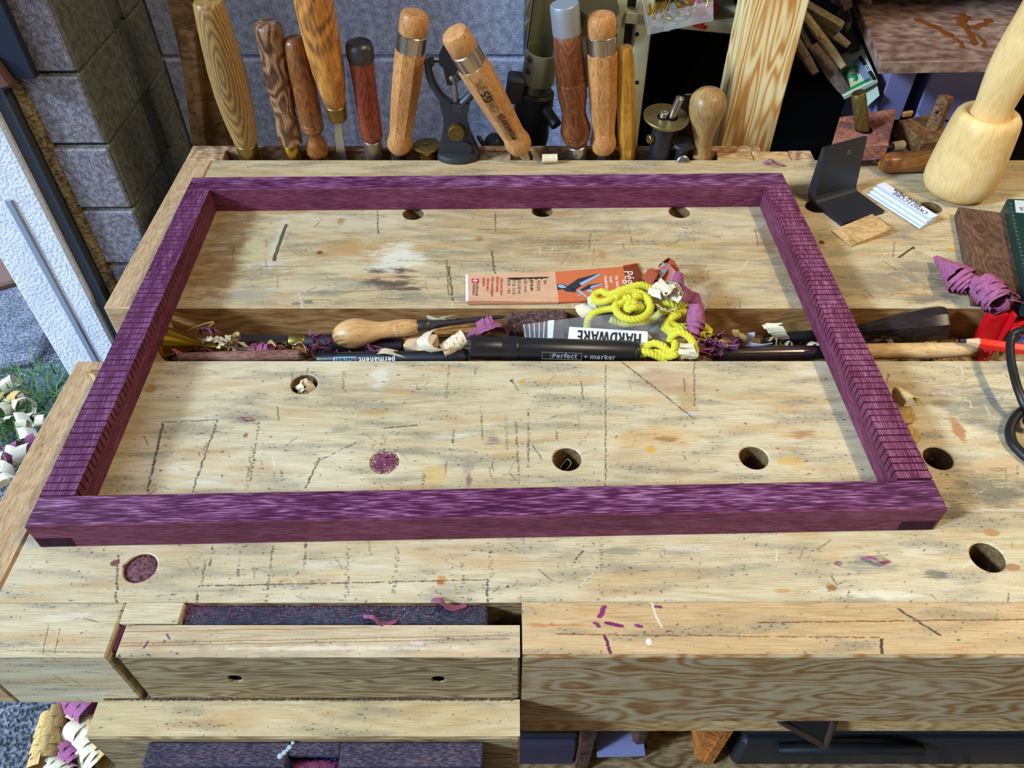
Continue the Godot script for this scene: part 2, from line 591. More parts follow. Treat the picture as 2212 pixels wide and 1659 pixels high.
func make_materials() -> void:
	# purple hardwood: strongly figured planed top, finer sides, their redder tone partly shade put into the colour
	M.purple_top = woodmat(wood(1024, 256, 41, [c8(58, 14, 46), c8(88, 32, 70), c8(164, 120, 158)], 4.4, 9.0, 0.22, 1.05), 3.4, 0.5, 0.4)
	M.purple_top.uv1_scale = Vector3(1.65, 14.0, 1)
	M.purple_side = woodmat(wood(1024, 256, 42, [c8(72, 26, 44), c8(102, 46, 66), c8(134, 78, 102)], 6.0, 16.0, 0.12, 0.8), 3.4, 0.55, 0.3)
	M.purple_side.uv1_scale = Vector3(1.65, 12.0, 1)
	M.purple_end = woodmat(wood(256, 256, 43, [c8(36, 14, 26), c8(52, 24, 36), c8(66, 34, 48)], 3.0, 30.0, 0.2, 0.5), 12.0, 0.7, 0.2)
	M.purple_teeth = woodmat(wood(1024, 256, 44, [c8(64, 20, 52), c8(96, 42, 80), c8(148, 104, 142)], 6.0, 12.0, 0.15, 0.9), 3.4, 0.55, 0.35)
	M.purple_teeth.uv1_scale = Vector3(1.65, 20.0, 1)
	M.purple_teeth_red = woodmat(wood(1024, 256, 45, [c8(78, 24, 52), c8(112, 50, 80), c8(172, 124, 148)], 6.0, 12.0, 0.15, 0.95), 3.4, 0.55, 0.35)
	M.purple_teeth_red.uv1_scale = Vector3(1.65, 20.0, 1)
	var pine := [c8(140, 106, 62), c8(190, 156, 104), c8(216, 190, 142)]
	var t_pine := wood(1024, 512, 51, pine, 3.0, 22.0, 0.35, 0.5, 0.28, c8(96, 70, 40))
	M.pine = woodmat(t_pine, 4.0, 0.7, 0.25)
	M.pine_dull = woodmat(wood(1024, 512, 52, [c8(90, 68, 42), c8(138, 114, 78), c8(168, 146, 108)], 3.0, 20.0, 0.55, 0.5, 0.25, c8(60, 44, 26)), 4.0, 0.75, 0.25)
	M.pine_figured = woodmat(wood(1024, 512, 53, [c8(126, 84, 42), c8(160, 138, 102), c8(176, 158, 126)], 6.0, 9.0, 0.6, 0.5), 2.6, 0.7, 0.3)
	M.pine_figured.uv1_scale = Vector3(1.9, 9.0, 1)
	M.pine_brown = woodmat(wood(1024, 256, 56, [c8(116, 78, 40), c8(158, 118, 70), c8(186, 150, 102)], 6.0, 8.0, 0.35, 0.5, 0.15), 3.0, 0.7, 0.25)
	M.pine_brown.uv1_scale = Vector3(1.1, 9.0, 1)
	M.pine_brown.uv1_offset = Vector3(0.45, 0, 0)
	M.pine_post = woodmat(wood(512, 512, 54, [c8(186, 124, 62), c8(222, 192, 130), c8(236, 220, 170)], 1.2, 8.0, 0.8, 0.2), 5.0, 0.55, 0.35)
	M.pine_post.uv1_offset = Vector3(0.45, 0, 0)
	M.rack = woodmat(wood(1024, 256, 55, [c8(116, 74, 58), c8(168, 130, 96), c8(206, 184, 144)], 5.0, 9.0, 0.4, 0.5, 0.2), 3.0, 0.75, 0.2)
	M.steel = flatmat(c8(176, 174, 168), 0.32, 0.95)
	M.dark_steel = flatmat(c8(84, 82, 80), 0.4, 0.85)
	M.iron = flatmat(c8(44, 44, 46), 0.5, 0.6)
	M.brass = flatmat(c8(190, 150, 62), 0.28, 0.95)
	M.brass_old = flatmat(c8(140, 116, 60), 0.42, 0.9)
	M.nickel = flatmat(c8(190, 182, 162), 0.22, 0.95)
	M.black_plastic = flatmat(c8(27, 28, 32), 0.36, 0.0, 0.5)
	M.black_paint = flatmat(c8(33, 34, 38), 0.45, 0.0, 0.5)
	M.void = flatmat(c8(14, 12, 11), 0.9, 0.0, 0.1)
	M.white = flatmat(c8(232, 232, 232), 0.55)
	M.ink = flatmat(c8(18, 17, 18), 0.6)
	M.cable = flatmat(c8(16, 16, 17), 0.45)
	M.red = flatmat(c8(196, 16, 26), 0.32, 0.0, 0.5)
	M.shaving_purple = texmat(wood(256, 128, 61, [c8(116, 54, 84), c8(156, 88, 122), c8(190, 128, 158)], 3.0, 14.0, 0.2, 0.8), 0.7, 0.2)
	M.shaving_cream = texmat(wood(256, 128, 62, [c8(196, 176, 136), c8(224, 210, 176), c8(240, 232, 208)], 3.0, 12.0, 0.2, 0.5), 0.7, 0.2)
	M.shaving_tan = texmat(wood(256, 128, 63, [c8(170, 128, 66), c8(206, 170, 104), c8(226, 198, 142)], 3.0, 12.0, 0.2, 0.5), 0.7, 0.2)
	for k in ["shaving_purple", "shaving_cream", "shaving_tan"]:
		M[k].backlight_enabled = true
		M[k].backlight = Color(0.12, 0.1, 0.09)
	M.dust_purple = flatmat(c8(124, 66, 96), 0.95, 0.0, 0.1)
	M.dust_cream = flatmat(c8(214, 196, 160), 0.95, 0.0, 0.1)
	M.clear = flatmat(Color(0.92, 0.95, 0.97, 0.14), 0.08, 0.0, 0.5)
	M.clear.transparency = BaseMaterial3D.TRANSPARENCY_ALPHA
	M.wall_blue = gritmat(1024, 71, [c8(104, 112, 138), c8(166, 176, 206), c8(212, 220, 238)], 230.0, 3.0, 0.6, 0.5)
	M.wall_shaded_side = gritmat(1024, 72, [c8(66, 66, 56), c8(112, 112, 98), c8(142, 140, 122)], 170.0, 4.0, 0.8, 0.4)  # shaded copy of the pier brick, the dimness put into its colour
	M.wall_rough_lit = gritmat(512, 73, [c8(74, 70, 72), c8(150, 146, 154), c8(214, 212, 222)], 110.0, 9.0, 1.5, 0.8)  # rougher lit copy, daylight on the reveal put into its colour
	M.mortar = flatmat(c8(60, 60, 62), 0.95)
	M.mortar_shaded_side = flatmat(c8(84, 84, 74), 0.95)  # mortar toned to the painted-in shade of the room side
	M.bore = woodmat(wood(256, 256, 76, [c8(60, 46, 30), c8(118, 92, 60), c8(156, 126, 88)], 6.0, 8.0, 0.2, 0.8, 0.2, c8(20, 14, 10)), 30.0, 0.9, 0.1)
	M.concrete = gritmat(512, 74, [c8(70, 72, 80), c8(108, 110, 118), c8(140, 142, 148)], 60.0, 2.5, 1.0, 0.4)
	M.plaster = flatmat(c8(206, 202, 194), 0.95)

# ---------------------------------------------------------------- room
const WL := -0.43      # inner face of the left wall
const JAMB := -0.76    # far side of the doorway
const BACK := -0.95
func block_rows(parent: Node3D, mat: Material, axis: int, face: float, thick: float, a0: float, a1: float, y0: float, y1: float, bl: float, bh: float, shift: float, joint := 0.008, nm := "block") -> void:
	var r := 0
	var y := y0
	while y < y1 - 0.001:
		var top := minf(y + bh - joint, y1)
		var a := a0 - (bl * shift if r % 2 == 1 else 0.0)
		while a < a1 - 0.001:
			var lo := maxf(a, a0)
			var hi := minf(a + bl - joint, a1)
			if hi - lo > 0.01:
				var pr := rng.randf_range(0.0, 0.0015)
				var t := Tri.new()
				if axis == 0:
					t.box(Vector3(lo, y, face - thick), Vector3(hi, top, face + pr), 0.003)
				else:
					t.box(Vector3(face - thick, y, lo), Vector3(face + pr, top, hi), 0.003)
				put(parent, nm, t.done(), mat)
			a += bl
		y += bh
		r += 1

func make_room() -> void:
	# back wall: mortar core with concrete blocks standing proud of it where the camera can see them
	var wb := struct("wall_back", span_mesh(Vector3(-0.6, FLOOR, BACK - 0.2), Vector3(1.9, 1.5, BACK - 0.002), 0.0), M.wall_blue)
	block_rows(wb, M.wall_blue, 0, BACK, 0.05, -0.43, 1.1, 0.009 - 0.43, 0.66, 0.45, 0.215, 0.5, 0.003)
	var wl := struct("wall_left", span_mesh(Vector3(WL - 0.17, FLOOR, BACK + 0.0), Vector3(WL - 0.006, 1.5, JAMB - 0.006), 0.0), M.mortar_shaded_side)
	# the pier: courses of rough concrete brick, shade painted into the room side, daylight into the reveal
	var y := 0.0765 - 0.0785 * 6
	var r := 0
	while y < 0.5:
		var t := Tri.new()
		var dx := rng.randf_range(-0.001, 0.0015)
		t.box(Vector3(WL - 0.11, y, JAMB - 0.10), Vector3(WL + dx * 0.3, y + 0.076, JAMB + 0.001), 0.0015)
		put(wl, "brick", t.done(), M.wall_shaded_side)
		t = Tri.new()
		t.box(Vector3(WL - 0.068, y + 0.0005, JAMB - 0.03), Vector3(WL - 0.003, y + 0.0735, JAMB + 0.0035 + dx), 0.002)
		put(wl, "brick_end", t.done(), M.wall_rough_lit)
		t = Tri.new()
		t.box(Vector3(WL - 0.05, y, BACK + 0.002), Vector3(WL + 0.0005, y + 0.0765, JAMB - 0.102 - (0.03 if r % 2 == 0 else 0.0)), 0.0015)
		put(wl, "brick", t.done(), M.wall_shaded_side)
		y += 0.0785
		r += 1
	var far_end := struct("wall_left_near", span_mesh(Vector3(WL - 0.17, FLOOR, 0.35), Vector3(WL, 1.5, 1.4), 0.002), M.plaster)
	far_end.set_meta("kind", "structure")
	struct("wall_left_lintel", span_mesh(Vector3(WL - 0.17, 1.12, JAMB), Vector3(WL, 1.5, 0.35), 0.002), M.plaster)
	struct("wall_right", span_mesh(Vector3(1.75, FLOOR, BACK), Vector3(1.92, 1.5, 1.4), 0.002), M.plaster)
	struct("wall_front", span_mesh(Vector3(-0.6, FLOOR, 1.4), Vector3(1.92, 1.5, 1.56), 0.002), M.plaster)
	struct("ceiling", span_mesh(Vector3(-0.6, 1.5, BACK - 0.2), Vector3(1.92, 1.62, 1.56), 0.002), M.plaster)
	struct("floor", span_mesh(Vector3(-0.62, FLOOR - 0.12, BACK - 0.2), Vector3(1.92, FLOOR, 1.56), 0.002), M.concrete)
	# lamp over the right end of the bench
	var lamp := thing("ceiling_lamp", "white batten lamp hanging under the ceiling over the right end of the bench", "lamp", Vector3(0.85, 1.32, -0.16), Basis(Vector3.UP, PI / 2))
	put(lamp, "body", box_mesh(Vector3(0.5, 0.05, 0.12), 0.006, Vector3(0, 0.03, 0)), M.white)
	put(lamp, "rod", tube_mesh([Vector3(0, 0.05, 0), Vector3(0, 0.18, 0)], 0.006, 8), M.steel)
	var glow := flatmat(Color(1, 0.96, 0.88), 0.5)
	glow.emission_enabled = true
	glow.emission = Color(1.0, 0.95, 0.85)
	glow.emission_energy_multiplier = 2.0
	put(lamp, "light_panel", box_mesh(Vector3(0.46, 0.01, 0.09), 0.003, Vector3(0, 0.0, 0)), glow)
	var al := AreaLight3D.new()
	al.name = "lamp_light"
	al.area_size = Vector2(0.46, 0.09)
	al.light_color = Color(1.0, 0.92, 0.78)
	al.light_energy = 1.85
	al.area_normalize_energy = true
	al.shadow_enabled = true
	lamp.add_child(al)
	al.position = Vector3(0, -0.008, 0)
	al.rotation_degrees = Vector3(-90, 0, 0)

# ---------------------------------------------------------------- bench
# slab with round holes right through it: strips across x, each hole in its own square patch
func slab(lo: Vector3, hi: Vector3, holes: Array, uvlo: Vector2, uvhi: Vector2, bottom := true) -> ArrayMesh:
	var t := Tri.new()
	var bore := Tri.new()
	var uvf := func(p: Vector3) -> Vector2:
		return Vector2((p.x - uvlo.x) / (uvhi.x - uvlo.x), (p.z - uvlo.y) / (uvhi.y - uvlo.y))
	var under := Vector3(0, -10, 0)
	var topq := func(x0: float, z0: float, x1: float, z1: float) -> void:
		if x1 - x0 < 1e-5 or z1 - z0 < 1e-5:
			return
		var a := Vector3(x0, hi.y, z0)
		var b := Vector3(x1, hi.y, z0)
		var c := Vector3(x1, hi.y, z1)
		var d := Vector3(x0, hi.y, z1)
		t.flat(a, b, c, under, uvf.call(a), uvf.call(b), uvf.call(c))
		t.flat(a, c, d, under, uvf.call(a), uvf.call(c), uvf.call(d))
	var bv := 0.0012
	var xs := lo.x + bv
	var z0 := lo.z + bv
	var z1 := hi.z - bv
	# group holes that share a strip
	var strips := []
	for h in holes:
		var done_ := false
		for s in strips:
			if absf(s[0][0] - h[0]) < h[2] * 1.5:
				s.append(h)
				done_ = true
				break
		if not done_:
			strips.append([h])
	strips.sort_custom(func(p, q): return p[0][0] < q[0][0])
	for s in strips:
		s.sort_custom(func(p, q): return p[1] < q[1])
		var a := 1e9
		var b := -1e9
		for h in s:
			a = minf(a, h[0] - h[2] * 1.15)
			b = maxf(b, h[0] + h[2] * 1.15)
		topq.call(xs, z0, a, z1)
		xs = b
		var zz := z0
		for h in s:
			var s0: float = h[1] - h[2] * 1.15
			var s1: float = h[1] + h[2] * 1.15
			topq.call(a, zz, b, s0)
			zz = s1
			var seg := 40
			var edge := func(an: float) -> Vector3:
				var d := Vector2(cos(an), sin(an))
				var kx: float = ((b if d.x > 0 else a) - h[0]) / d.x if absf(d.x) > 1e-6 else 1e9
				var kz: float = ((s1 if d.y > 0 else s0) - h[1]) / d.y if absf(d.y) > 1e-6 else 1e9
				var k := minf(kx, kz)
				return Vector3(h[0] + d.x * k, hi.y, h[1] + d.y * k)
			# make the corners of the patch land on spokes
			var angs := []
			for k in seg:
				angs.append(TAU * k / seg)
			for cx in [a, b]:
				for cz in [s0, s1]:
					angs.append(fposmod(atan2(cz - h[1], cx - h[0]), TAU))
			angs.sort()
			for k in angs.size():
				var a0: float = angs[k]
				var a1: float = angs[(k + 1) % angs.size()] + (TAU if k == angs.size() - 1 else 0.0)
				if a1 - a0 < 1e-5:
					continue
				var c0 := Vector3(h[0] + cos(a0) * h[2], hi.y, h[1] + sin(a0) * h[2])
				var c1 := Vector3(h[0] + cos(a1) * h[2], hi.y, h[1] + sin(a1) * h[2])
				var i0 := c0 + Vector3(-cos(a0), -1, -sin(a0)) * 0.0008
				var i1 := c1 + Vector3(-cos(a1), -1, -sin(a1)) * 0.0008
				var e0: Vector3 = edge.call(a0 + 1e-6)
				var e1: Vector3 = edge.call(a1 - 1e-6)
				t.flat(c0, e0, e1, under, uvf.call(c0), uvf.call(e0), uvf.call(e1))
				t.flat(c0, e1, c1, under, uvf.call(c0), uvf.call(e1), uvf.call(c1))
				var far0 := Vector3(h[0] + cos(a0), hi.y - 0.02, h[1] + sin(a0))
				var b0 := Vector3(i0.x, lo.y, i0.z)
				var b1 := Vector3(i1.x, lo.y, i1.z)
				var bot := Vector3(far0.x, hi.y - 1.0, far0.z)
				for q in [[c0, c1, i1, bot], [c0, i1, i0, bot]]:
					t.flat(q[0], q[1], q[2], q[3], uvf.call(q[0]), uvf.call(q[1]), uvf.call(q[2]))
				bore.flat(i0, i1, b1, far0)
				bore.flat(i0, b1, b0, far0)
		topq.call(a, zz, b, z1)
	topq.call(xs, z0, hi.x - bv, z1)
	# sides with a small arris
	var c := (lo + hi) * 0.5
	var T := hi.y
	var cor := [Vector2(lo.x, lo.z), Vector2(hi.x, lo.z), Vector2(hi.x, hi.z), Vector2(lo.x, hi.z)]
	for k in 4:
		var p: Vector2 = cor[k]
		var q: Vector2 = cor[(k + 1) % 4]
		var pi_ := Vector2(p.x + (bv if p.x == lo.x else -bv), p.y + (bv if p.y == lo.z else -bv))
		var qi := Vector2(q.x + (bv if q.x == lo.x else -bv), q.y + (bv if q.y == lo.z else -bv))
		var a := Vector3(pi_.x, T, pi_.y)
		var b := Vector3(qi.x, T, qi.y)
		var d := Vector3(q.x, T - bv, q.y)
		var e := Vector3(p.x, T - bv, p.y)
		t.flat(a, b, d, c, uvf.call(a), uvf.call(b), uvf.call(d))
		t.flat(a, d, e, c, uvf.call(a), uvf.call(d), uvf.call(e))
	var mesh := t.done()
	if holes.size() > 2:
		bore.done(mesh, M.bore)
	return mesh
func slab_sides(mesh: ArrayMesh, lo: Vector3, hi: Vector3, mat: Material) -> void:
	var t := Tri.new()
	var c := (lo + hi) * 0.5
	var T := hi.y - 0.0012
	t.quad(Vector3(lo.x, T, lo.z), Vector3(hi.x, T, lo.z), Vector3(hi.x, lo.y, lo.z), Vector3(lo.x, lo.y, lo.z), c)
	t.quad(Vector3(lo.x, T, hi.z), Vector3(hi.x, T, hi.z), Vector3(hi.x, lo.y, hi.z), Vector3(lo.x, lo.y, hi.z), c)
	t.quad(Vector3(lo.x, T, lo.z), Vector3(lo.x, T, hi.z), Vector3(lo.x, lo.y, hi.z), Vector3(lo.x, lo.y, lo.z), c)
	t.quad(Vector3(hi.x, T, lo.z), Vector3(hi.x, T, hi.z), Vector3(hi.x, lo.y, hi.z), Vector3(hi.x, lo.y, lo.z), c)
	t.quad(Vector3(lo.x, lo.y, lo.z), Vector3(hi.x, lo.y, lo.z), Vector3(hi.x, lo.y, hi.z), Vector3(lo.x, lo.y, hi.z), c)
	t.done(mesh, mat)

var bench: Node3D
const RE := 0.78      # right end of the bench, outside the picture
func make_bench() -> void:
	bench = thing("workbench", "worn pine workbench with round dog holes, a middle tool tray and a slotted rack", "workbench")
	var cols := [c8(160, 140, 104), c8(200, 184, 146), c8(222, 212, 182)]
	var K := c8(64, 58, 52)
	var G := c8(112, 110, 100)
	var O := c8(204, 150, 78)
	var W := c8(226, 226, 218)
	var B := c8(120, 74, 40)
	# ---- front slab
	var f0 := Vector2(-0.3055, -0.4275)
	var f1 := Vector2(RE, -0.2243)
	var fm := [
		[1420, 945, 95, 22, O, 0.4, 0.5], [1440, 950, 26, 10, B, 0.45, 0.6], [1730, 938, 30, 14, B, 0.5, 0.6], [1735, 940, 80, 12, O, 0.3, 0.6],
		[1405, 970, 13, 9, c8(214, 160, 60), 0.85, 0.15], [1128, 825, 8, 6, c8(196, 160, 70), 0.9, 0.1], [1104, 822, 4, 3, K, 0.8, 0.1],
		[1710, 1000, 32, 14, c8(214, 164, 80), 0.55, 0.6], [940, 1025, 34, 22, c8(206, 172, 100), 0.6, 0.3], [325, 840, 15, 9, c8(170, 124, 58), 0.6, 0.15],
		[870, 848, 36, 5, O, 0.5, 0.3], [815, 890, 34, 6, O, 0.45, 0.4], [1065, 950, 22, 12, G, 0.65, 0.6], [1010, 1010, 12, 38, c8(150, 136, 124), 0.5, 0.5], [1012, 1035, 7, 12, c8(140, 88, 88), 0.7, 0.3],
		[820, 815, 20, 28, W, 0.5, 0.8], [1090, 985, 46, 9, c8(180, 152, 92), 0.5, 0.5], [730, 930, 22, 10, G, 0.4, 0.7], [1485, 870, 22, 40, c8(176, 146, 90), 0.5, 0.5], [1490, 893, 18, 5, c8(200, 204, 206), 0.7, 0.5],  # first mark: a glossy reflection painted in white
		[530, 940, 6, 6, c8(140, 104, 70), 0.8, 0.1], [270, 1222, 9, 6, c8(110, 66, 64), 0.8, 0.2], [247, 1216, 12, 8, c8(106, 64, 62), 0.85, 0.15], [955, 1252, 14, 12, c8(190, 132, 66), 0.7, 0.5], [950, 1258, 7, 5, c8(150, 80, 70), 0.6, 0.3],
		[1810, 1217, 10, 6, c8(110, 74, 80), 0.75, 0.1], [1795, 1269, 14, 8, c8(146, 94, 44), 0.8, 0.1], [1690, 1275, 20, 6, c8(180, 130, 76), 0.5, 0.4],
		[2060, 1110, 36, 26, K, 0.45, 0.9], [2120, 880, 90, 40, G, 0.5, 0.9], [1980, 830, 90, 12, c8(150, 108, 80), 0.35, 0.8], [2070, 930, 14, 26, c8(166, 108, 66), 0.7, 0.4], [2150, 1060, 80, 40, c8(96, 92, 78), 0.5, 1.0],
		[2140, 1150, 20, 10, c8(176, 130, 84), 0.8, 0.1], [2185, 1225, 20, 9, c8(166, 118, 74), 0.8, 0.1], [2020, 1240, 26, 10, c8(90, 92, 90), 0.6, 0.6], [1880, 1220, 60, 20, c8(120, 122, 112), 0.5, 0.8], [1900, 1284, 60, 12, c8(232, 228, 208), 0.6, 0.7], [1985, 1190, 60, 10, c8(228, 222, 198), 0.5, 0.8],
		[2185, 890, 30, 16, c8(92, 92, 90), 0.6, 0.6], [1610, 1010, 120, 14, c8(228, 214, 180), 0.4, 0.8], [1460, 830, 60, 28, c8(186, 152, 122), 0.5, 0.3], [1420, 815, 40, 24, c8(186, 152, 122), 0.45, 0.3],
		[330, 1237, 12, 7, G, 0.4, 0.5], [290, 1325, 28, 7, c8(130, 128, 116), 0.7, 0.7], [330, 1325, 24, 12, c8(176, 164, 112), 0.5, 0.3], [10, 1350, 12, 5, c8(130, 84, 60), 0.7, 0.4],
	]
	for k in 60:
		fm.append([rng.randf_range(60, 2200), rng.randf_range(790, 1290), rng.randf_range(20, 90), rng.randf_range(3, 9), [O, G, W, c8(168, 160, 140)][k % 4], rng.randf_range(0.2, 0.45), 0.8])
	var fl := []
	# planing and saw nicks across the grain, knife lines, the let-in patch
	for q in [[350, 912, 470, 907, 2], [352, 915, 318, 1062, 3], [470, 907, 415, 1062, 2], [430, 1266, 1055, 1252, 2], [430, 1266, 425, 1300, 2], [1053, 1252, 1053, 1300, 2], [830, 925, 900, 918, 3], [680, 1000, 770, 955, 2], [660, 1055, 690, 990, 2], [1260, 1190, 1240, 1215, 2], [1335, 775, 1500, 905, 2], [1500, 780, 1500, 880, 1], [1308, 790, 1308, 1060, 1], [250, 1320, 255, 1200, 2]]:
		fl.append([q[0], q[1], q[2], q[3], q[4] * 0.7, K, 0.42, 0.3])
	for q in [[1112, 905, 1120, 1040], [1142, 880, 1142, 1010], [1094, 900, 1094, 970], [1200, 930, 1203, 950], [750, 1180, 748, 1290], [520, 1190, 514, 1246], [445, 1210, 440, 1260], [1000, 1215, 1003, 1260], [1060, 1190, 1062, 1250], [660, 1170, 655, 1230], [560, 910, 540, 1040], [632, 800, 634, 850], [743, 800, 740, 840], [970, 785, 966, 860], [545, 965, 530, 1060], [590, 1180, 575, 1300], [460, 1180, 452, 1230], [860, 1180, 850, 1290], [1040, 890, 1042, 950], [980, 930, 976, 985], [915, 1020, 912, 1055], [830, 940, 826, 980], [1140, 1050, 1140, 1060], [1280, 1055, 1280, 1070], [1300, 1170, 1300, 1230]]:
		for e in 2:
			var jx := rng.randf_range(-3.0, 3.0)
			fl.append([q[0] + jx, q[1], q[2] + jx + rng.randf_range(-2.0, 2.0), q[3], 1.3, K, 0.30, 0.72])
	for k in 150:
		var u := rng.randf_range(300, 2200)
		var v := rng.randf_range(790, 1290)
		var ln := rng.randf_range(6, 40)
		var an := rng.randf_range(-1.2, 1.2) if k % 3 else rng.randf_range(1.3, 1.7)
		fl.append([u, v, u + cos(an) * ln, v + sin(an) * ln, 1, [K, G, c8(236, 230, 212), c8(150, 120, 90)][k % 4], 0.32, 0.2])
	var ft := bench_tex(2048, 640, f0, f1, 101, fm, fl, cols, 0.10)
	M.bench_front = texmat(ft, 0.62, 0.3)
	var holes := []
	for q in [[657, 829], [831, 997], [1225, 991], [1629, 988], [2027, 989], [303, 1226]]:
		var p := P(q[0], q[1])
		holes.append([p.x, p.z, 0.0107])
	var ph := P(2134, 1203)
	holes.append([ph.x, ph.z, 0.0112])
	var flo := Vector3(f0.x, -0.095, f0.y)
	var fhi := Vector3(RE, 0, f1.y)
	var fs := slab(flo, fhi, holes, f0, f1)
	fs.surface_set_material(0, M.bench_front)
	slab_sides(fs, flo, fhi, M.pine_dull)
	put(bench, "front_slab", fs, null)
	# left nose of the slab beside the vise, and the end cap that covers the end grain
	var nose := span_mesh(Vector3(-0.3055, -0.066, -0.2243), Vector3(-0.2275, 0, -0.1909), 0.0012)
	var nt := bench_tex(512, 220, Vector2(-0.3055, -0.2243), Vector2(-0.2275, -0.1909), 103, [[150, 1330, 60, 8, W, 0.4, 0.7], [60, 1390, 40, 6, G, 0.4, 0.7]], [[105, 1350, 92, 1412, 2, K, 0.4, 0.4], [130, 1355, 118, 1412, 2, K, 0.4, 0.4], [180, 1335, 215, 1345, 2, K, 0.4, 0.4], [20, 1405, 220, 1410, 2, K, 0.35, 0.5]], cols, 0.03)
	var nm := texmat(nt, 0.65, 0.3)
	nm.uv1_scale = Vector3(1.0 / 0.078, 1.0 / 0.0334, 1)
	nm.uv1_offset = Vector3(0.3055 / 0.078, 0.2243 / 0.0334, 0)
	put(bench, "front_nose", nose, nm)
	var cap_t := wood(512, 1024, 105, [c8(148, 118, 80), c8(188, 158, 114), c8(212, 190, 150)], 4.0, 60.0, 0.2, 0.6)
	M.endcap = texmat(wood(1024, 256, 106, [c8(146, 114, 80), c8(188, 156, 114), c8(210, 186, 148)], 3.0, 18.0, 0.2, 0.7, 0.2), 0.75, 0.2)
	M.endcap.uv1_scale = Vector3(4.0, 14.0, 1)
	var capm := box_mesh(Vector3(0.2366, 0.066, 0.0296), 0.0016)
	put(bench, "end_cap", capm, M.endcap, Vector3(-0.3207, -0.033, -0.3092), Basis(Vector3.UP, PI / 2))
	# ---- front apron on the right
	var at := bench_tex(1400, 128, Vector2(0.0058, -0.2240), Vector2(RE, -0.1909), 107, [[1400, 1386, 7, 9, W, 0.95, 0.1], [1850, 1395, 40, 10, G, 0.4, 0.8], [1300, 1320, 60, 8, c8(206, 150, 96), 0.4, 0.6], [1200, 1350, 70, 4, c8(190, 116, 60), 0.5, 0.5]], [[1305, 1310, 1297, 1333, 4, c8(128, 50, 100), 0.8, 0.0], [1285, 1345, 1295, 1355, 3, c8(128, 50, 100), 0.8, 0.0], [1312, 1345, 1340, 1352, 5, c8(120, 44, 92), 0.85, 0.0], [1375, 1350, 1385, 1354, 4, c8(128, 50, 100), 0.8, 0.0], [1418, 1310, 1428, 1312, 4, c8(128, 50, 100), 0.8, 0.0], [1306, 1372, 1320, 1416, 2, c8(96, 40, 76), 0.8, 0.2], [1940, 1315, 2030, 1372, 2, K, 0.5, 0.1], [1400, 1290, 1430, 1355, 1, W, 0.6, 0.0], [1905, 1380, 1906, 1415, 2, K, 0.6, 0.1], [1640, 1345, 2212, 1338, 2, B, 0.5, 0.3], [1200, 1370, 1900, 1377, 2, B, 0.4, 0.4]], [c8(160, 128, 84), c8(198, 168, 122), c8(214, 190, 148)], -0.06)
	var am := texmat(at, 0.6, 0.3)
	am.uv1_scale = Vector3(1.0 / (RE - 0.0058), 1.0 / 0.0331, 1)
	am.uv1_offset = Vector3(-0.0058 / (RE - 0.0058), 0.2240 / 0.0331, 0)
	var ap := Tri.new()
	var alo := Vector3(0.0058, -0.0955, -0.2240)
	var ahi := Vector3(RE, 0, -0.1909)
	ap.quad(Vector3(alo.x, 0, alo.z), Vector3(ahi.x, 0, alo.z), Vector3(ahi.x, 0, ahi.z - 0.0015), Vector3(alo.x, 0, ahi.z - 0.0015), Vector3(0.3, -0.05, -0.2))
	var apm := ap.done(null, am)
	ap = Tri.new()
	var ac := Vector3(0.3, -0.05, -0.208)
	ap.quad(Vector3(alo.x, 0, ahi.z - 0.0015), Vector3(ahi.x, 0, ahi.z - 0.0015), Vector3(ahi.x, -0.0015, ahi.z), Vector3(alo.x, -0.0015, ahi.z), ac)
	ap.quad(Vector3(alo.x, -0.0015, ahi.z), Vector3(ahi.x, -0.0015, ahi.z), Vector3(ahi.x, alo.y, ahi.z), Vector3(alo.x, alo.y, ahi.z), ac)
	ap.quad(Vector3(alo.x, alo.y, ahi.z), Vector3(ahi.x, alo.y, ahi.z), Vector3(ahi.x, alo.y, alo.z), Vector3(alo.x, alo.y, alo.z), ac)
	ap.quad(Vector3(alo.x, 0, alo.z), Vector3(alo.x, 0, ahi.z), Vector3(alo.x, alo.y, ahi.z), Vector3(alo.x, alo.y, alo.z), ac)
	ap.quad(Vector3(ahi.x, 0, alo.z), Vector3(ahi.x, 0, ahi.z), Vector3(ahi.x, alo.y, ahi.z), Vector3(ahi.x, alo.y, alo.z), ac)
	ap.done(apm, M.pine_figured)
	put(bench, "apron", apm, null)
	# ---- back slab
	var b0 := Vector2(-0.309, -0.7227)
	var b1 := Vector2(RE, -0.4896)
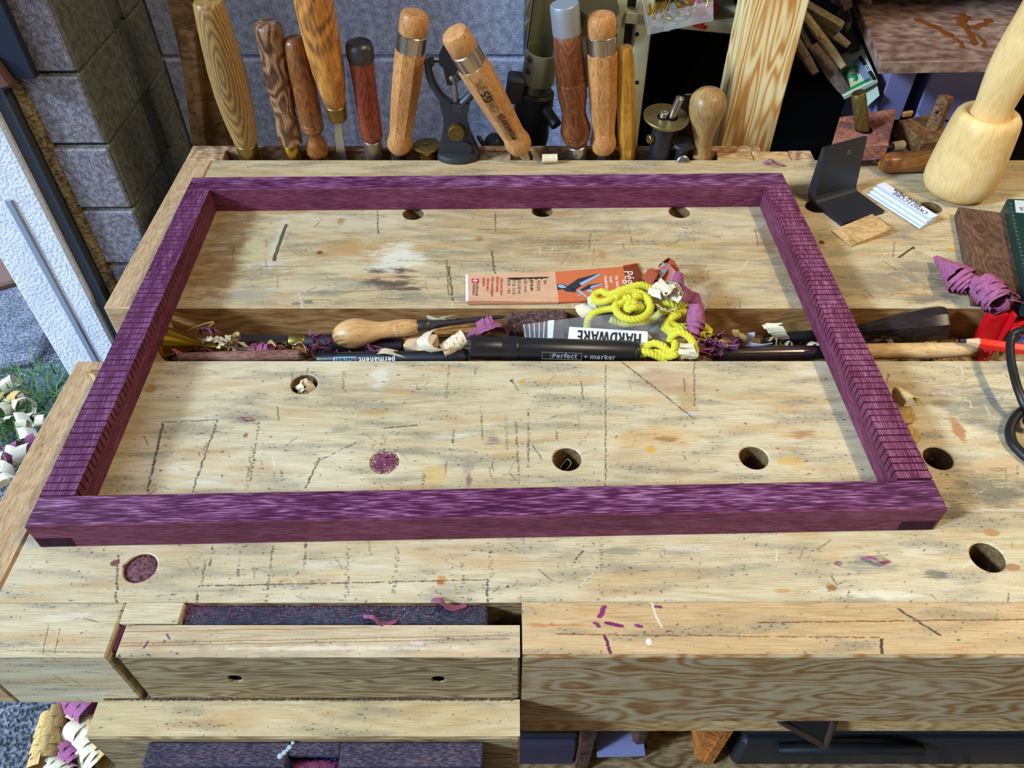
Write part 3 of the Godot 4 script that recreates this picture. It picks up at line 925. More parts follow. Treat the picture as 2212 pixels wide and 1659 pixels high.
	var bm := [
		[850, 585, 56, 7, c8(86, 72, 62), 0.85, 0.9], [840, 612, 62, 9, c8(84, 70, 60), 0.85, 0.9], [880, 622, 50, 4, c8(84, 70, 60), 0.8, 0.9], [870, 598, 44, 3, c8(88, 74, 64), 0.7, 0.9],
		[860, 555, 60, 28, c8(222, 222, 208), 0.75, 0.5], [900, 566, 30, 12, c8(214, 206, 168), 0.6, 0.5], [740, 540, 80, 22, c8(178, 128, 72), 0.5, 0.7], [690, 545, 8, 5, c8(120, 60, 34), 0.9, 0.2],
		[736, 478, 9, 8, c8(150, 116, 74), 0.9, 0.15], [600, 520, 14, 60, c8(206, 206, 190), 0.6, 0.7], [545, 540, 40, 60, c8(196, 186, 140), 0.5, 0.8], [490, 500, 70, 60, c8(136, 110, 70), 0.5, 0.9], [470, 590, 60, 50, c8(132, 98, 54), 0.55, 0.9],
		[530, 640, 50, 18, c8(150, 148, 146), 0.5, 0.9], [640, 620, 60, 14, c8(206, 190, 160), 0.5, 0.6], [1300, 550, 8, 10, c8(150, 112, 70), 0.9, 0.15], [1297, 552, 18, 20, c8(190, 158, 110), 0.5, 0.2], [1035, 516, 10, 7, c8(160, 124, 80), 0.8, 0.2],
		[800, 480, 120, 26, c8(206, 196, 168), 0.4, 0.8], [640, 655, 12, 4, c8(110, 104, 96), 0.7, 0.4], [665, 652, 10, 4, c8(104, 98, 90), 0.7, 0.4], [1900, 610, 140, 22, c8(138, 126, 104), 0.6, 0.8], [1990, 580, 70, 34, c8(124, 116, 100), 0.5, 0.9], [2000, 640, 60, 14, c8(98, 92, 86), 0.5, 0.8],
		[1810, 600, 90, 30, c8(150, 136, 108), 0.5, 0.8], [2053, 539, 10, 4, c8(206, 140, 56), 0.9, 0.2], [1950, 512, 14, 6, c8(130, 132, 130), 0.5, 0.6], [1660, 520, 30, 40, c8(120, 84, 60), 0.35, 0.9], [900, 640, 40, 10, G, 0.4, 0.8], [1230, 440, 160, 14, c8(204, 192, 156), 0.4, 0.7]
	]
	for k in 50:
		bm.append([rng.randf_range(420, 2200), rng.randf_range(350, 655), rng.randf_range(25, 110), rng.randf_range(2, 7), [O, G, c8(168, 126, 78), c8(200, 194, 176)][k % 4], rng.randf_range(0.2, 0.5), 0.8])
	var bl := []
	for q in [[618, 485, 590, 565, 7], [970, 640, 965, 560, 2], [1070, 460, 1070, 500, 2], [815, 455, 817, 505, 2], [1070, 600, 1062, 540, 3], [970, 575, 978, 650, 3], [1940, 556, 1975, 533, 1]]:
		bl.append([q[0], q[1], q[2], q[3], q[4] * 0.7, c8(98, 80, 56), 0.5, 0.3])
	for k in 90:
		var u := rng.randf_range(420, 2180)
		var v := rng.randf_range(470, 655)
		var ln := rng.randf_range(6, 40)
		var an := rng.randf_range(-0.9, 0.9) if k % 3 else rng.randf_range(1.3, 1.7)
		bl.append([u, v, u + cos(an) * ln, v + sin(an) * ln, 1, [K, G, c8(230, 224, 204), c8(140, 110, 80)][k % 4], 0.32, 0.2])
	for k in 16:
		var u := rng.randf_range(380, 1200)
		var v := rng.randf_range(480, 655)
		bl.append([u, v, u + rng.randf_range(60, 260), v + rng.randf_range(-6, 4), 1, c8(96, 72, 46), 0.4, 0.3])
	var bt := bench_tex(2048, 512, b0, b1, 111, bm, bl, [c8(140, 116, 80), c8(186, 166, 126), c8(212, 200, 166)], 0.08)
	M.bench_back = texmat(bt, 0.62, 0.3)
	var bh := []
	for q in [[893, 461], [1172, 455], [1468, 457], [1762, 446], [2012, 447]]:
		var p := P(q[0], q[1])
		bh.append([p.x, p.z, 0.0107])
	var blo := Vector3(b0.x, -0.05, b0.y)
	var bhi := Vector3(RE, 0, b1.y)
	var bs := slab(blo, bhi, bh, b0, b1)
	bs.surface_set_material(0, M.bench_back)
	slab_sides(bs, blo, bhi, M.pine_brown)
	put(bench, "back_slab", bs, null)
	put(bench, "end_cap", box_mesh(Vector3(0.2331, 0.05, 0.0288), 0.0016), M.endcap, Vector3(-0.3236, -0.025, -0.60615), Basis(Vector3.UP, PI / 2))
	# tool rack: rear lip, thin back board and the fillers between the slots
	put(bench, "rack_board", span_mesh(Vector3(-0.338, -0.06, -0.7518), Vector3(0.262, 0.0, -0.7425), 0.0012), M.rack)
	var k0 := P(480, 345).x
	for q in [[-0.3375, k0, 0.0], [P(1010, 345).x, P(1104, 345).x, -0.002], [P(1556, 345).x, P(1632, 345).x, -0.003], [P(1634, 345).x, P(1712, 345).x, -0.0015], [P(1713, 345).x, P(1762, 345).x, -0.0005]]:
		put(bench, "rack_filler", span_mesh(Vector3(q[0], -0.05, -0.7424), Vector3(q[1], q[2], -0.7229), 0.0008), M.rack if q[2] > -0.001 or q[2] == -0.002 else M.pine)
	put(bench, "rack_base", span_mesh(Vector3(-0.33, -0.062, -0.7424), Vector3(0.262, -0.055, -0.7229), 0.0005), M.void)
	# tray floor between the slabs, legs and rails
	put(bench, "tray_floor", span_mesh(Vector3(-0.30, -0.046, -0.4893), Vector3(RE, -0.0335, -0.4278), 0.0005), M.pine_dull)
	put(bench, "tray_end", span_mesh(Vector3(-0.30, -0.046, -0.4893), Vector3(-0.286, -0.012, -0.4278), 0.001), M.pine)
	put(bench, "lower_rail", span_mesh(Vector3(0.0058, -0.135, -0.222), Vector3(RE, -0.0957, -0.1985), 0.001), M.pine)
	for q in [[-0.22, -0.66], [0.70, -0.66], [0.70, -0.25], [-0.22, -0.30]]:
		put(bench, "leg", box_mesh(Vector3(0.07, 0.76, 0.07), 0.003, Vector3(0, 0, 0)), M.pine_dull, Vector3(q[0], FLOOR + 0.38, q[1]))

func make_vise() -> void:
	var v := thing("bench_vise", "blue painted iron vise with wooden jaws set into the front of the bench", "vise")
	# fixed iron jaw let into the bench, dusted over
	var iron_blue := texmat(wood(512, 128, 121, [c8(30, 34, 44), c8(52, 56, 68), c8(84, 84, 92)], 6.0, 8.0, 0.1, 1.0, 0.3, c8(30, 52, 112)), 0.6, 0.35)
	iron_blue.uv1_scale = Vector3(4, 20, 1)
	put(bench, "vise_filler", span_mesh(Vector3(-0.2272, -0.09, -0.2242), Vector3(P(403, 1302).x - 0.0012, 0, -0.2108), 0.0006), nm_cheek())
	stuff(put(v, "gap_dust", span_mesh(Vector3(-0.2274, -0.012, -0.2106), Vector3(-0.2223, -0.0035, -0.196), 0.0003), M.dust_purple))
	put(v, "fixed_jaw", span_mesh(Vector3(P(403, 1302).x, -0.09, -0.2238), Vector3(P(1053, 1302).x + 0.0, -0.0035, -0.2102), 0.001), iron_blue)
	# fixed wooden cheek with two bolt holes
	var lo := Vector3(-0.2222, -0.0590, -0.2096)
	var hi := Vector3(0.0045, 0.0, -0.1909)
	var cheek_top := bench_tex(900, 110, Vector2(lo.x, lo.z), Vector2(hi.x, hi.z), 123, [[700, 1400, 300, 6, c8(232, 224, 204), 0.6, 0.6], [900, 1388, 16, 6, c8(220, 196, 200), 0.7, 0.4]], [[250, 1390, 1100, 1372, 2, c8(140, 112, 80), 0.5, 0.2], [250, 1396, 1100, 1380, 2, c8(140, 112, 80), 0.5, 0.2], [250, 1365, 800, 1356, 2, c8(150, 118, 84), 0.5, 0.2], [320, 1385, 310, 1400, 3, c8(90, 70, 90), 0.7, 0.0], [360, 1370, 366, 1380, 3, c8(110, 80, 110), 0.7, 0.0]], [c8(164, 142, 108), c8(202, 182, 146), c8(222, 208, 178)], -0.05)
	var cm := texmat(cheek_top, 0.65, 0.25)
	cm.uv1_scale = Vector3(1.0 / (hi.x - lo.x), 1.0 / (hi.z - lo.z), 1)
	cm.uv1_offset = Vector3(-lo.x / (hi.x - lo.x), -lo.z / (hi.z - lo.z), 0)
	var t := Tri.new()
	var c := (lo + hi) * 0.5
	t.quad(Vector3(lo.x, 0, lo.z), Vector3(hi.x, 0, lo.z), Vector3(hi.x, 0, hi.z - 0.0012), Vector3(lo.x, 0, hi.z - 0.0012), c)
	t.quad(Vector3(lo.x, 0, hi.z - 0.0012), Vector3(hi.x, 0, hi.z - 0.0012), Vector3(hi.x, -0.0012, hi.z), Vector3(lo.x, -0.0012, hi.z), c)
	var cheek := t.done(null, cm)
	# front face with real bolt holes: a slab turned on its edge
	var fh := []
	for q in [[508, 1466], [947, 1468]]:
		var p := Z(q[0], q[1], hi.z)
		fh.append([p.x, p.y, 0.0046])
	var fw := Vector3(lo.x, -0.012, lo.y)
	var fx := Vector3(hi.x, 0.0, -0.0012)
	var face := slab(fw, fx, fh, Vector2(lo.x, lo.y), Vector2(hi.x, hi.y))
	var fa := face.surface_get_arrays(0)
	var vv: PackedVector3Array = fa[Mesh.ARRAY_VERTEX]
	var nn: PackedVector3Array = fa[Mesh.ARRAY_NORMAL]
	var tt := Tri.new()
	for k in range(0, vv.size(), 3):
		var q := []
		for j in 3:
			var a := vv[k + j]
			q.append(Vector3(a.x, a.z, hi.z + a.y))
		var m := Vector3(nn[k].x, nn[k].z, nn[k].y)
		tt.flat(q[0], q[1], q[2], (q[0] + q[1] + q[2]) / 3.0 - m * 0.01)
	tt.box(Vector3(lo.x, lo.y, lo.z), Vector3(hi.x, -0.0012, hi.z - 0.012), 0.0003)
	M.cheek_face = woodmat(wood(1024, 256, 125, [c8(104, 86, 58), c8(150, 130, 96), c8(180, 162, 124)], 2.0, 16.0, 0.6, 0.4), 4.3, 0.75, 0.2)
	M.cheek_face.uv1_scale = Vector3(4.3, 12.0, 1)
	tt.done(cheek, M.cheek_face)
	put(v, "fixed_cheek", cheek, null)
	# moving wooden jaw, standing a little lower
	var jl := P(200, 1550, -0.0595).x
	var jr := P(1123, 1550, -0.0595).x
	var jt := bench_tex(900, 110, Vector2(jl, -0.1906), Vector2(jr, -0.1675), 127, [[400, 1400, 120, 10, c8(150, 150, 138), 0.6, 0.8], [560, 1410, 100, 12, c8(226, 220, 196), 0.6, 0.8]], [], [c8(158, 138, 98), c8(196, 178, 136), c8(218, 204, 168)], 0.0)
	var jm := texmat(jt, 0.7, 0.25)
	var w := jr - jl
	jm.uv1_scale = Vector3(1.0 / w, 1.0 / 0.0213, 1)
	jm.uv1_offset = Vector3(-jl / w, 0.1888 / 0.0213, 0)
	var jaw := Tri.new()
	jaw.quad(Vector3(jl, -0.0595, -0.1906), Vector3(jr, -0.0595, -0.1906), Vector3(jr, -0.0595, -0.1687), Vector3(jl, -0.0595, -0.1687), Vector3(-0.1, -0.1, -0.18))
	var jmesh := jaw.done(null, jm)
	jaw = Tri.new()
	jaw.box(Vector3(jl, -0.16, -0.1906), Vector3(jr, -0.0597, -0.1675), 0.0012)
	jaw.done(jmesh, M.cheek_face)
	put(v, "moving_cheek", jmesh, null)
	# blue iron front jaw: thick plate with two recessed panels and a screw boss full of sawdust
	var blue := texmat(wood(512, 256, 129, [c8(20, 26, 52), c8(30, 44, 92), c8(44, 62, 122)], 3.0, 5.0, 0.1, 0.7, 0.25, c8(70, 62, 70)), 0.5, 0.4)
	blue.uv1_scale = Vector3(4, 8, 1)
	var topm := texmat(wood(512, 128, 131, [c8(40, 40, 60), c8(70, 62, 76), c8(104, 92, 100)], 8.0, 10.0, 0.1, 1.2, 0.3, c8(34, 52, 110)), 0.75, 0.25)
	topm.uv1_scale = Vector3(4, 20, 1)
	var p0 := P(322, 1598, -0.064)
	var p1 := P(1043, 1598, -0.064)
	var boss0 := P(620, 1645, -0.066).x
	var boss1 := P(733, 1645, -0.066).x
	var z0 := -0.1672
	var z1 := -0.1535
	put(v, "front_jaw_top", span_mesh(Vector3(p0.x, -0.069, z0), Vector3(boss0, -0.064, z1), 0.001), topm)
	put(v, "front_jaw_top", span_mesh(Vector3(boss1, -0.069, z0), Vector3(p1.x, -0.064, z1), 0.001), topm)
	put(v, "front_jaw_top", span_mesh(Vector3(boss0, -0.069, z0), Vector3(boss1, -0.064, z0 + 0.0075), 0.001), topm)
	put(v, "front_jaw_plate", span_mesh(Vector3(p0.x, -0.15, z0), Vector3(p1.x, -0.069, z0 + 0.005), 0.001), blue)
	# ribs of the front casting, leaving deep panels between them
	put(v, "rib", span_mesh(Vector3(p0.x, -0.072, z0 + 0.005), Vector3(boss0, -0.069, z1), 0.001), blue)
	put(v, "rib", span_mesh(Vector3(boss1, -0.072, z0 + 0.005), Vector3(p1.x, -0.069, z1), 0.001), blue)
	for q in [[p0.x, p0.x + 0.008], [P(445, 1650, -0.07).x, P(458, 1650, -0.07).x], [P(540, 1650, -0.07).x, boss0], [boss1, P(760, 1650, -0.07).x], [p1.x - 0.004, p1.x]]:
		put(v, "rib", span_mesh(Vector3(q[0], -0.15, z0 + 0.005), Vector3(q[1], -0.072, z1), 0.001), blue)
	var boss := put(v, "screw_boss", span_mesh(Vector3(boss0, -0.15, z0 + 0.005), Vector3(boss1, -0.078, z1), 0.001), blue)
	var heap := put(v, "sawdust_fill", pile(boss1 - boss0 - 0.001, 0.0085, 0.003, 260, 0.0011, 300), M.dust_purple, Vector3((boss0 + boss1) * 0.5, -0.078, (z0 + 0.005 + z1) * 0.5 + 0.0004))
	stuff(heap)
	# blob of pale glue on the iron
	var gp := P(625, 1614, -0.0635)
	var gl := Tri.new()
	for q in [[0, 0, 0.0016], [0.0015, -0.0025, 0.0012], [-0.0025, 0.003, 0.0016], [-0.0045, 0.0048, 0.0018], [-0.001, 0.0015, 0.0012]]:
		var i := gl.v.size()
		gl.lathe([Vector2(-0.0005, q[2]), Vector2(0.0003, q[2] * 0.8), Vector2(0.0006, 0.0)], 12)
		gl.move(i, Transform3D(Basis(), Vector3(q[0], 0, q[1])))
	put(v, "glue_blob", gl.done(), flatmat(c8(168, 190, 204), 0.4), gp)

func nm_cheek() -> StandardMaterial3D:
	var m: StandardMaterial3D = M.bench_front.duplicate()
	m.uv1_scale = Vector3(1.0 / (RE + 0.3055), 1.0 / 0.2032, 1)
	m.uv1_offset = Vector3(0.3055 / (RE + 0.3055), 0.4275 / 0.2032, 0)
	return m

# loose crumbs heaped over an area: one merged mesh
func pile(wx: float, wz: float, h: float, n: int, size: float, sd: int, round_ := false) -> ArrayMesh:
	var r := RandomNumberGenerator.new()
	r.seed = sd
	var t := Tri.new()
	for k in n:
		var x := r.randf_range(-0.5, 0.5)
		var z := r.randf_range(-0.5, 0.5)
		if round_ and x * x + z * z > 0.25:
			continue
		var y := h * maxf(0.0, 1.0 - 2.6 * (x * x + z * z)) * r.randf_range(0.6, 1.0)
		var b := Basis(Vector3(r.randf_range(-1, 1), r.randf_range(-1, 1), r.randf_range(-1, 1)).normalized(), r.randf() * TAU)
		var s := size * r.randf_range(0.4, 1.2)
		var c := Vector3(x * wx, y, z * wz)
		var q := [c + b * Vector3(s, 0, 0), c + b * Vector3(-s * 0.6, s * 0.5, 0), c + b * Vector3(-s * 0.3, -s * 0.4, s * 0.5), c + b * Vector3(0, 0, -s * 0.6)]
		t.flat(q[0], q[1], q[2], c)
		t.flat(q[0], q[2], q[3], c)
		t.flat(q[0], q[3], q[1], c)
		t.flat(q[1], q[2], q[3], c)
	# bed under the crumbs
	var i := t.v.size()
	t.lathe([Vector2(-0.001, 0.5), Vector2(h * 0.45, 0.42), Vector2(h * 0.75, 0.22), Vector2(h * 0.85, 0.0)], 24)
	t.move(i, Transform3D(Basis.from_scale(Vector3(wx, 1, wz)), Vector3.ZERO))
	return t.done()

# ---------------------------------------------------------------- the purple frame
func make_frame() -> void:
	var h := 0.0232
	var w := 0.0222
	var fr := thing("frame", "rectangular purple hardwood frame with saw kerfs cut across both side rails, lying on the bench", "frame")
	var tl := P(415, 383, h)
	var tr := P(1690, 373, h)
	var bl := P(52, 1137, h)
	var br := P(2048, 1099, h)
	var rail := func(n: String, a: Vector3, b: Vector3, back: float) -> void:
		# a..b is the outer edge; the rail lies to the side of it given by back
		var d := b - a
		var ln := Vector2(d.x, d.z).length()
		var t := Tri.new()
		var c := Vector3(ln / 2, h / 2, back * w / 2)
		var z0 := minf(0.0, back * w)
		var z1 := maxf(0.0, back * w)
		var e := 0.0009
		t.quad(Vector3(e, h, z0 + e), Vector3(ln - e, h, z0 + e), Vector3(ln - e, h, z1 - e), Vector3(e, h, z1 - e), c)
		var m := t.done(null, M.purple_top)
		t = Tri.new()
		t.quad(Vector3(e, h, z0 + e), Vector3(ln - e, h, z0 + e), Vector3(ln, h - e, z0), Vector3(0, h - e, z0), c)
		t.quad(Vector3(e, h, z1 - e), Vector3(ln - e, h, z1 - e), Vector3(ln, h - e, z1), Vector3(0, h - e, z1), c)
		t.quad(Vector3(e, h, z0 + e), Vector3(e, h, z1 - e), Vector3(0, h - e, z1), Vector3(0, h - e, z0), c)
		t.quad(Vector3(ln - e, h, z0 + e), Vector3(ln - e, h, z1 - e), Vector3(ln, h - e, z1), Vector3(ln, h - e, z0), c)
		t.quad(Vector3(0, h - e, z0), Vector3(ln, h - e, z0), Vector3(ln, 0, z0), Vector3(0, 0, z0), c)
		t.quad(Vector3(0, h - e, z1), Vector3(ln, h - e, z1), Vector3(ln, 0, z1), Vector3(0, 0, z1), c)
		t.quad(Vector3(0, h - e, z0), Vector3(0, h - e, z1), Vector3(0, 0, z1), Vector3(0, 0, z0), c)
		t.quad(Vector3(ln, h - e, z0), Vector3(ln, h - e, z1), Vector3(ln, 0, z1), Vector3(ln, 0, z0), c)
		t.done(m, M.purple_side)
		put(fr, n, m, null, Vector3(a.x, 0.0003, a.z), Basis(Vector3.UP, -atan2(d.z, d.x)))
	rail.call("front_rail", bl, br, -1.0)
	rail.call("back_rail", tl, tr, 1.0)
	# notched side rails: a body with teeth standing on it
	var comb := func(n: String, a: Vector3, b: Vector3, side: float, sd: int, mt: Material, ms: Material, depth: float) -> void:
		var r := RandomNumberGenerator.new()
		r.seed = sd
		var d := b - a
		var full := Vector2(d.x, d.z).length()
		var x0 := w + 0.0004
		var x1 := full - w - 0.0004
		var z0 := minf(0.0, side * w)
		var z1 := maxf(0.0, side * w)
		var c := Vector3(full / 2, h / 2, side * w / 2)
		var top := Tri.new()
		var rest := Tri.new()
		var fl := h - depth
		rest.quad(Vector3(x0, fl, z0), Vector3(x1, fl, z0), Vector3(x1, 0, z0), Vector3(x0, 0, z0), c)
		rest.quad(Vector3(x0, fl, z1), Vector3(x1, fl, z1), Vector3(x1, 0, z1), Vector3(x0, 0, z1), c)
		rest.quad(Vector3(x0, fl, z0), Vector3(x0, fl, z1), Vector3(x0, 0, z1), Vector3(x0, 0, z0), c)
		rest.quad(Vector3(x1, fl, z0), Vector3(x1, fl, z1), Vector3(x1, 0, z1), Vector3(x1, 0, z0), c)
		rest.quad(Vector3(x0, fl, z0), Vector3(x1, fl, z0), Vector3(x1, fl, z1), Vector3(x0, fl, z1), Vector3(c.x, 0, c.z))
		var x := x0
		var e := 0.0005
		while x < x1 - 0.002:
			var tw := r.randf_range(0.0040, 0.0054)
			var xe := minf(x + tw, x1)
			var tc := Vector3((x + xe) / 2, h * 0.75, c.z)
			var hh := h - r.randf_range(0.0, 0.0003)
			top.quad(Vector3(x, hh, z0 + e), Vector3(xe, hh, z0 + e), Vector3(xe, hh, z1 - e), Vector3(x, hh, z1 - e), tc)
			for s in [[z0, z0 + e], [z1, z1 - e]]:
				rest.quad(Vector3(x, hh, s[1]), Vector3(xe, hh, s[1]), Vector3(xe, hh - e, s[0]), Vector3(x, hh - e, s[0]), tc)
				rest.quad(Vector3(x, hh - e, s[0]), Vector3(xe, hh - e, s[0]), Vector3(xe, fl, s[0]), Vector3(x, fl, s[0]), tc)
			rest.quad(Vector3(x, hh, z0 + e), Vector3(x, hh, z1 - e), Vector3(x, fl, z1), Vector3(x, fl, z0), tc)
			rest.quad(Vector3(xe, hh, z0 + e), Vector3(xe, hh, z1 - e), Vector3(xe, fl, z1), Vector3(xe, fl, z0), tc)
			x = xe + r.randf_range(0.0009, 0.0013)
		var m := top.done(null, mt)
		rest.done(m, ms)
		put(fr, n, m, null, Vector3(a.x, 0.0003, a.z), Basis(Vector3.UP, -atan2(d.z, d.x)))
	# local x runs from the back corner towards the camera
	comb.call("side_rail", tl, bl, -1.0, 31, M.purple_teeth, M.purple_side, 0.0085)
	comb.call("side_rail", tr, br, 1.0, 32, M.purple_teeth_red, M.purple_side, 0.0095)
	# ends of the side rails showing in the lower half of the front corners
	var fd := (br - bl).normalized()
	fd.y = 0
	var fb := lying(fd)
	var t1 := box_mesh(Vector3(0.022, 0.0095, 0.002), 0.0003)
	put(fr, "tenon", t1, M.purple_end, Vector3(bl.x, 0.0052, bl.z) + fd * 0.0113 + fb.z * -0.0007, fb)
	put(fr, "tenon", t1, M.purple_end, Vector3(br.x, 0.0052, br.z) - fd * 0.0128 + fb.z * -0.0007, fb)

# ---------------------------------------------------------------- tools standing in the rack
# part turned about the axis B..T; prof = [[fraction along, width in pixels of the photograph], ...]
func turned(o: Node3D, n: String, B: Vector3, T: Vector3, prof: Array, mat: Material, seg := 32, facets := false, spin := 0.0, squash := 1.0) -> MeshInstance3D:
	var L := (T - B).length()
	var pr := []
	for q in prof:
		var p: Vector3 = B.lerp(T, q[0])
		pr.append(Vector2(q[0] * L, maxf(px(p, q[1]) * 0.5, 0.0)))
	if pr[0].y > 0.0:
		pr.push_front(Vector2(pr[0].x, 0.0))
	if pr[-1].y > 0.0:
		pr.push_back(Vector2(pr[-1].x, 0.0))
	# round the first and last rim a little
	var out := []
	for i in pr.size():
		if (i == 1 or i == pr.size() - 2) and pr[i].y > 0.0015 and pr.size() > 3:
			var rim := minf(0.0006, pr[i].y * 0.2)
			if i == 1:
				out.append(Vector2(pr[i].x, pr[i].y - rim))
				out.append(Vector2(pr[i].x + rim, pr[i].y))
			else:
				out.append(Vector2(pr[i].x - rim, pr[i].y))
				out.append(Vector2(pr[i].x, pr[i].y - rim))
		else:
			out.append(pr[i])
	return put(o, n, lathe_mesh(out, seg, facets, squash), mat, Vector3.ZERO, Basis(Vector3.UP, spin))
func standing(n: String, label: String, cat: String, B: Vector3, T: Vector3, group := "") -> Node3D:
	return thing(n, label, cat, B, along(T - B), group)

func make_rack_tools() -> void:
	var ZS := -0.7335
	var G := ""
	M.beech = texmat(wood(512, 256, 201, [c8(150, 92, 44), c8(192, 134, 76), c8(212, 162, 106)], 2.0, 10.0, 0.15, 0.4, 0.42, c8(90, 50, 24)), 0.45, 0.4)
	M.beech_pale = texmat(wood(512, 256, 202, [c8(158, 104, 56), c8(196, 142, 88), c8(214, 168, 116)], 2.0, 10.0, 0.2, 0.4, 0.4, c8(100, 62, 30)), 0.5, 0.35)
	M.walnut_turned = texmat(wood(512, 256, 203, [c8(66, 40, 26), c8(126, 86, 54), c8(178, 138, 100)], 2.2, 6.0, 0.7, 0.5, 0.2, c8(50, 30, 20)), 0.42, 0.45)
	M.brown = texmat(wood(512, 256, 204, [c8(86, 44, 18), c8(132, 78, 34), c8(164, 108, 56)], 2.0, 8.0, 0.3, 0.5, 0.2), 0.32, 0.5)
	M.dark_brown = texmat(wood(512, 256, 205, [c8(70, 34, 14), c8(112, 60, 28), c8(150, 92, 50)], 2.4, 9.0, 0.35, 0.5, 0.3, c8(40, 18, 8)), 0.35, 0.5)
	M.red_brown = texmat(wood(512, 256, 206, [c8(78, 26, 14), c8(124, 52, 30), c8(150, 74, 46)], 2.4, 9.0, 0.3, 0.5, 0.2), 0.35, 0.5)
	M.orange = texmat(wood(512, 256, 207, [c8(110, 72, 40), c8(182, 118, 50), c8(212, 150, 72)], 1.6, 3.0, 0.5, 0.5, 0.14, c8(70, 44, 24)), 0.5, 0.4)
	M.yellow_wood = texmat(wood(512, 256, 208, [c8(128, 82, 20), c8(174, 122, 40), c8(196, 148, 66)], 2.0, 8.0, 0.2, 0.4, 0.2), 0.38, 0.45)
	M.oak_bulb = texmat(wood(512, 256, 209, [c8(118, 86, 48), c8(156, 122, 74), c8(190, 156, 100)], 1.6, 14.0, 0.2, 0.35, 0.25), 0.38, 0.45)
	# ash with long oval rings on the face
	var w := 512
	var h := 512
	var d := PackedByteArray()
	d.resize(w * h * 3)
	var ns := noise(211, 1.0, 3)
	var i := 0
	for y in h:
		for x in w:
			var fx := float(x) / w - 0.62
			var fy := float(y) / h - 0.24
			if fy > 0.5:
				fy -= 1.0
			var r := sqrt(fx * fx * 1.2 + fy * fy * 14.0) + 0.02 * ns.get_noise_2d(x * 0.02, y * 0.03)
			var ring := pow(0.5 + 0.5 * sin(r * 62.0), 0.7)
			var f := ns.get_noise_2d(x * 0.02, y * 0.6)
			var k := clampf(0.55 * ring + 0.45 * f + 0.35 * minf(r * 1.1, 0.8), 0.0, 1.0)
			var o := c8(98, 72, 40).lerp(c8(196, 154, 88), k)
			d[i] = int(o.r * 255.0)
			d[i + 1] = int(o.g * 255.0)
			d[i + 2] = int(o.b * 255.0)
			i += 3
	M.ash = texmat(to_tex(w, h, d), 0.45, 0.4)
	var B := Z(541, 343, ZS)
	var T := Z(449, 2, ZS + 0.004)
	var o := standing("chisel", "thick ash handle with long oval grain rings, leftmost tool in the rack", "tool", B, T, G)
	turned(o, "handle", B, T, [[0.11, 46], [0.13, 49], [0.2, 57], [0.32, 69], [0.45, 77], [0.6, 80], [0.8, 75], [0.93, 70], [0.985, 66], [1.0, 62]], M.ash)
	turned(o, "ferrule", B, T, [[-0.02, 42], [0.112, 46.5]], M.brass_old)
	turned(o, "tang", B, T, [[-0.12, 16], [0.0, 18]], M.dark_steel, 12)
	B = Z(635, 342, ZS)
	T = Z(577, 48, ZS + 0.003)
	o = standing("turned_tool", "mottled walnut turned handle with a bright brass ferrule, second from the left in the rack", "tool", B, T, G)
	turned(o, "handle", B, T, [[0.128, 44], [0.14, 50], [0.16, 51], [0.285, 49], [0.355, 45.5], [0.366, 44], [0.375, 46], [0.39, 44.5], [0.4, 49], [0.425, 49.5], [0.433, 48], [0.485, 54], [0.6, 56], [0.69, 55.5], [0.825, 57], [0.83, 56], [0.836, 58], [0.93, 60], [0.965, 58], [0.99, 51], [1.0, 42]], M.walnut_turned)
	turned(o, "ferrule", B, T, [[0.0, 36], [0.06, 35], [0.13, 34]], M.brass)
	turned(o, "tang", B, T, [[-0.12, 30], [0.0, 30]], M.iron, 12)
	B = Z(690, 343, ZS)
	T = Z(634, 80, ZS + 0.003)
	o = standing("file", "brown turned handle with a ball at its lower end, third in the rack", "tool", B, T, G)
	turned(o, "handle", B, T, [[0.0, 22], [0.02, 34], [0.064, 47], [0.11, 46], [0.17, 36], [0.21, 29.5], [0.24, 35], [0.262, 46], [0.28, 47.5], [0.283, 46], [0.29, 48], [0.32, 49], [0.324, 47.5], [0.335, 50], [0.5, 52.5], [0.77, 54], [0.93, 50], [0.968, 46], [0.99, 38], [1.0, 30]], M.brown)
	turned(o, "ferrule", B, T, [[-0.05, 26], [0.01, 26]], M.brass_old, 20)
	# gouge with the tall orange handle and its cranked blade
	B = Z(731, 257, -0.7315)
	T = Z(662, -70, -0.716)
	o = standing("gouge", "tall worn orange handle with a dull brass ferrule and a cranked steel blade below it", "tool", B, T, G)
	turned(o, "handle", B, T, [[0.107, 44], [0.2, 55], [0.35, 70], [0.5, 77], [0.65, 82], [0.8, 84], [0.95, 76], [1.0, 60]], M.orange, 8, false, 0.2)
	turned(o, "ferrule", B, T, [[0.0, 39], [0.02, 41], [0.11, 45]], M.brass_old)
	var inv := o.transform.affine_inverse()
	var bl := Tri.new()
	var c := curve([inv * Z(730, 250, -0.7315), inv * Z(731, 272, -0.732), inv * Z(733, 300, -0.7335), inv * Z(737, 330, -0.7335), inv * Z(739, 352, -0.7335)], 6)
	var half := []
	for k in c.size():
		var f := float(k) / (c.size() - 1)
		half.append(inv.basis * Vector3(lerpf(0.003, 0.0052, f), 0, 0))
	bl.ribbon(c, half, 0.0022)
	put(o, "blade", bl.done(), M.steel)
	# red-brown socket chisel with a steel hoop
	B = Z(810, 343, ZS)
	T = Z(774, 86, ZS + 0.003)
	o = standing("socket_chisel", "red-brown handle with a dark steel striking cap between the orange handle and the beech one", "tool", B, T, G)
	turned(o, "handle", B, T, [[0.175, 38], [0.19, 42], [0.23, 48], [0.32, 49.5], [0.6, 50.5], [0.8, 54], [0.85, 54.5]], M.red_brown)
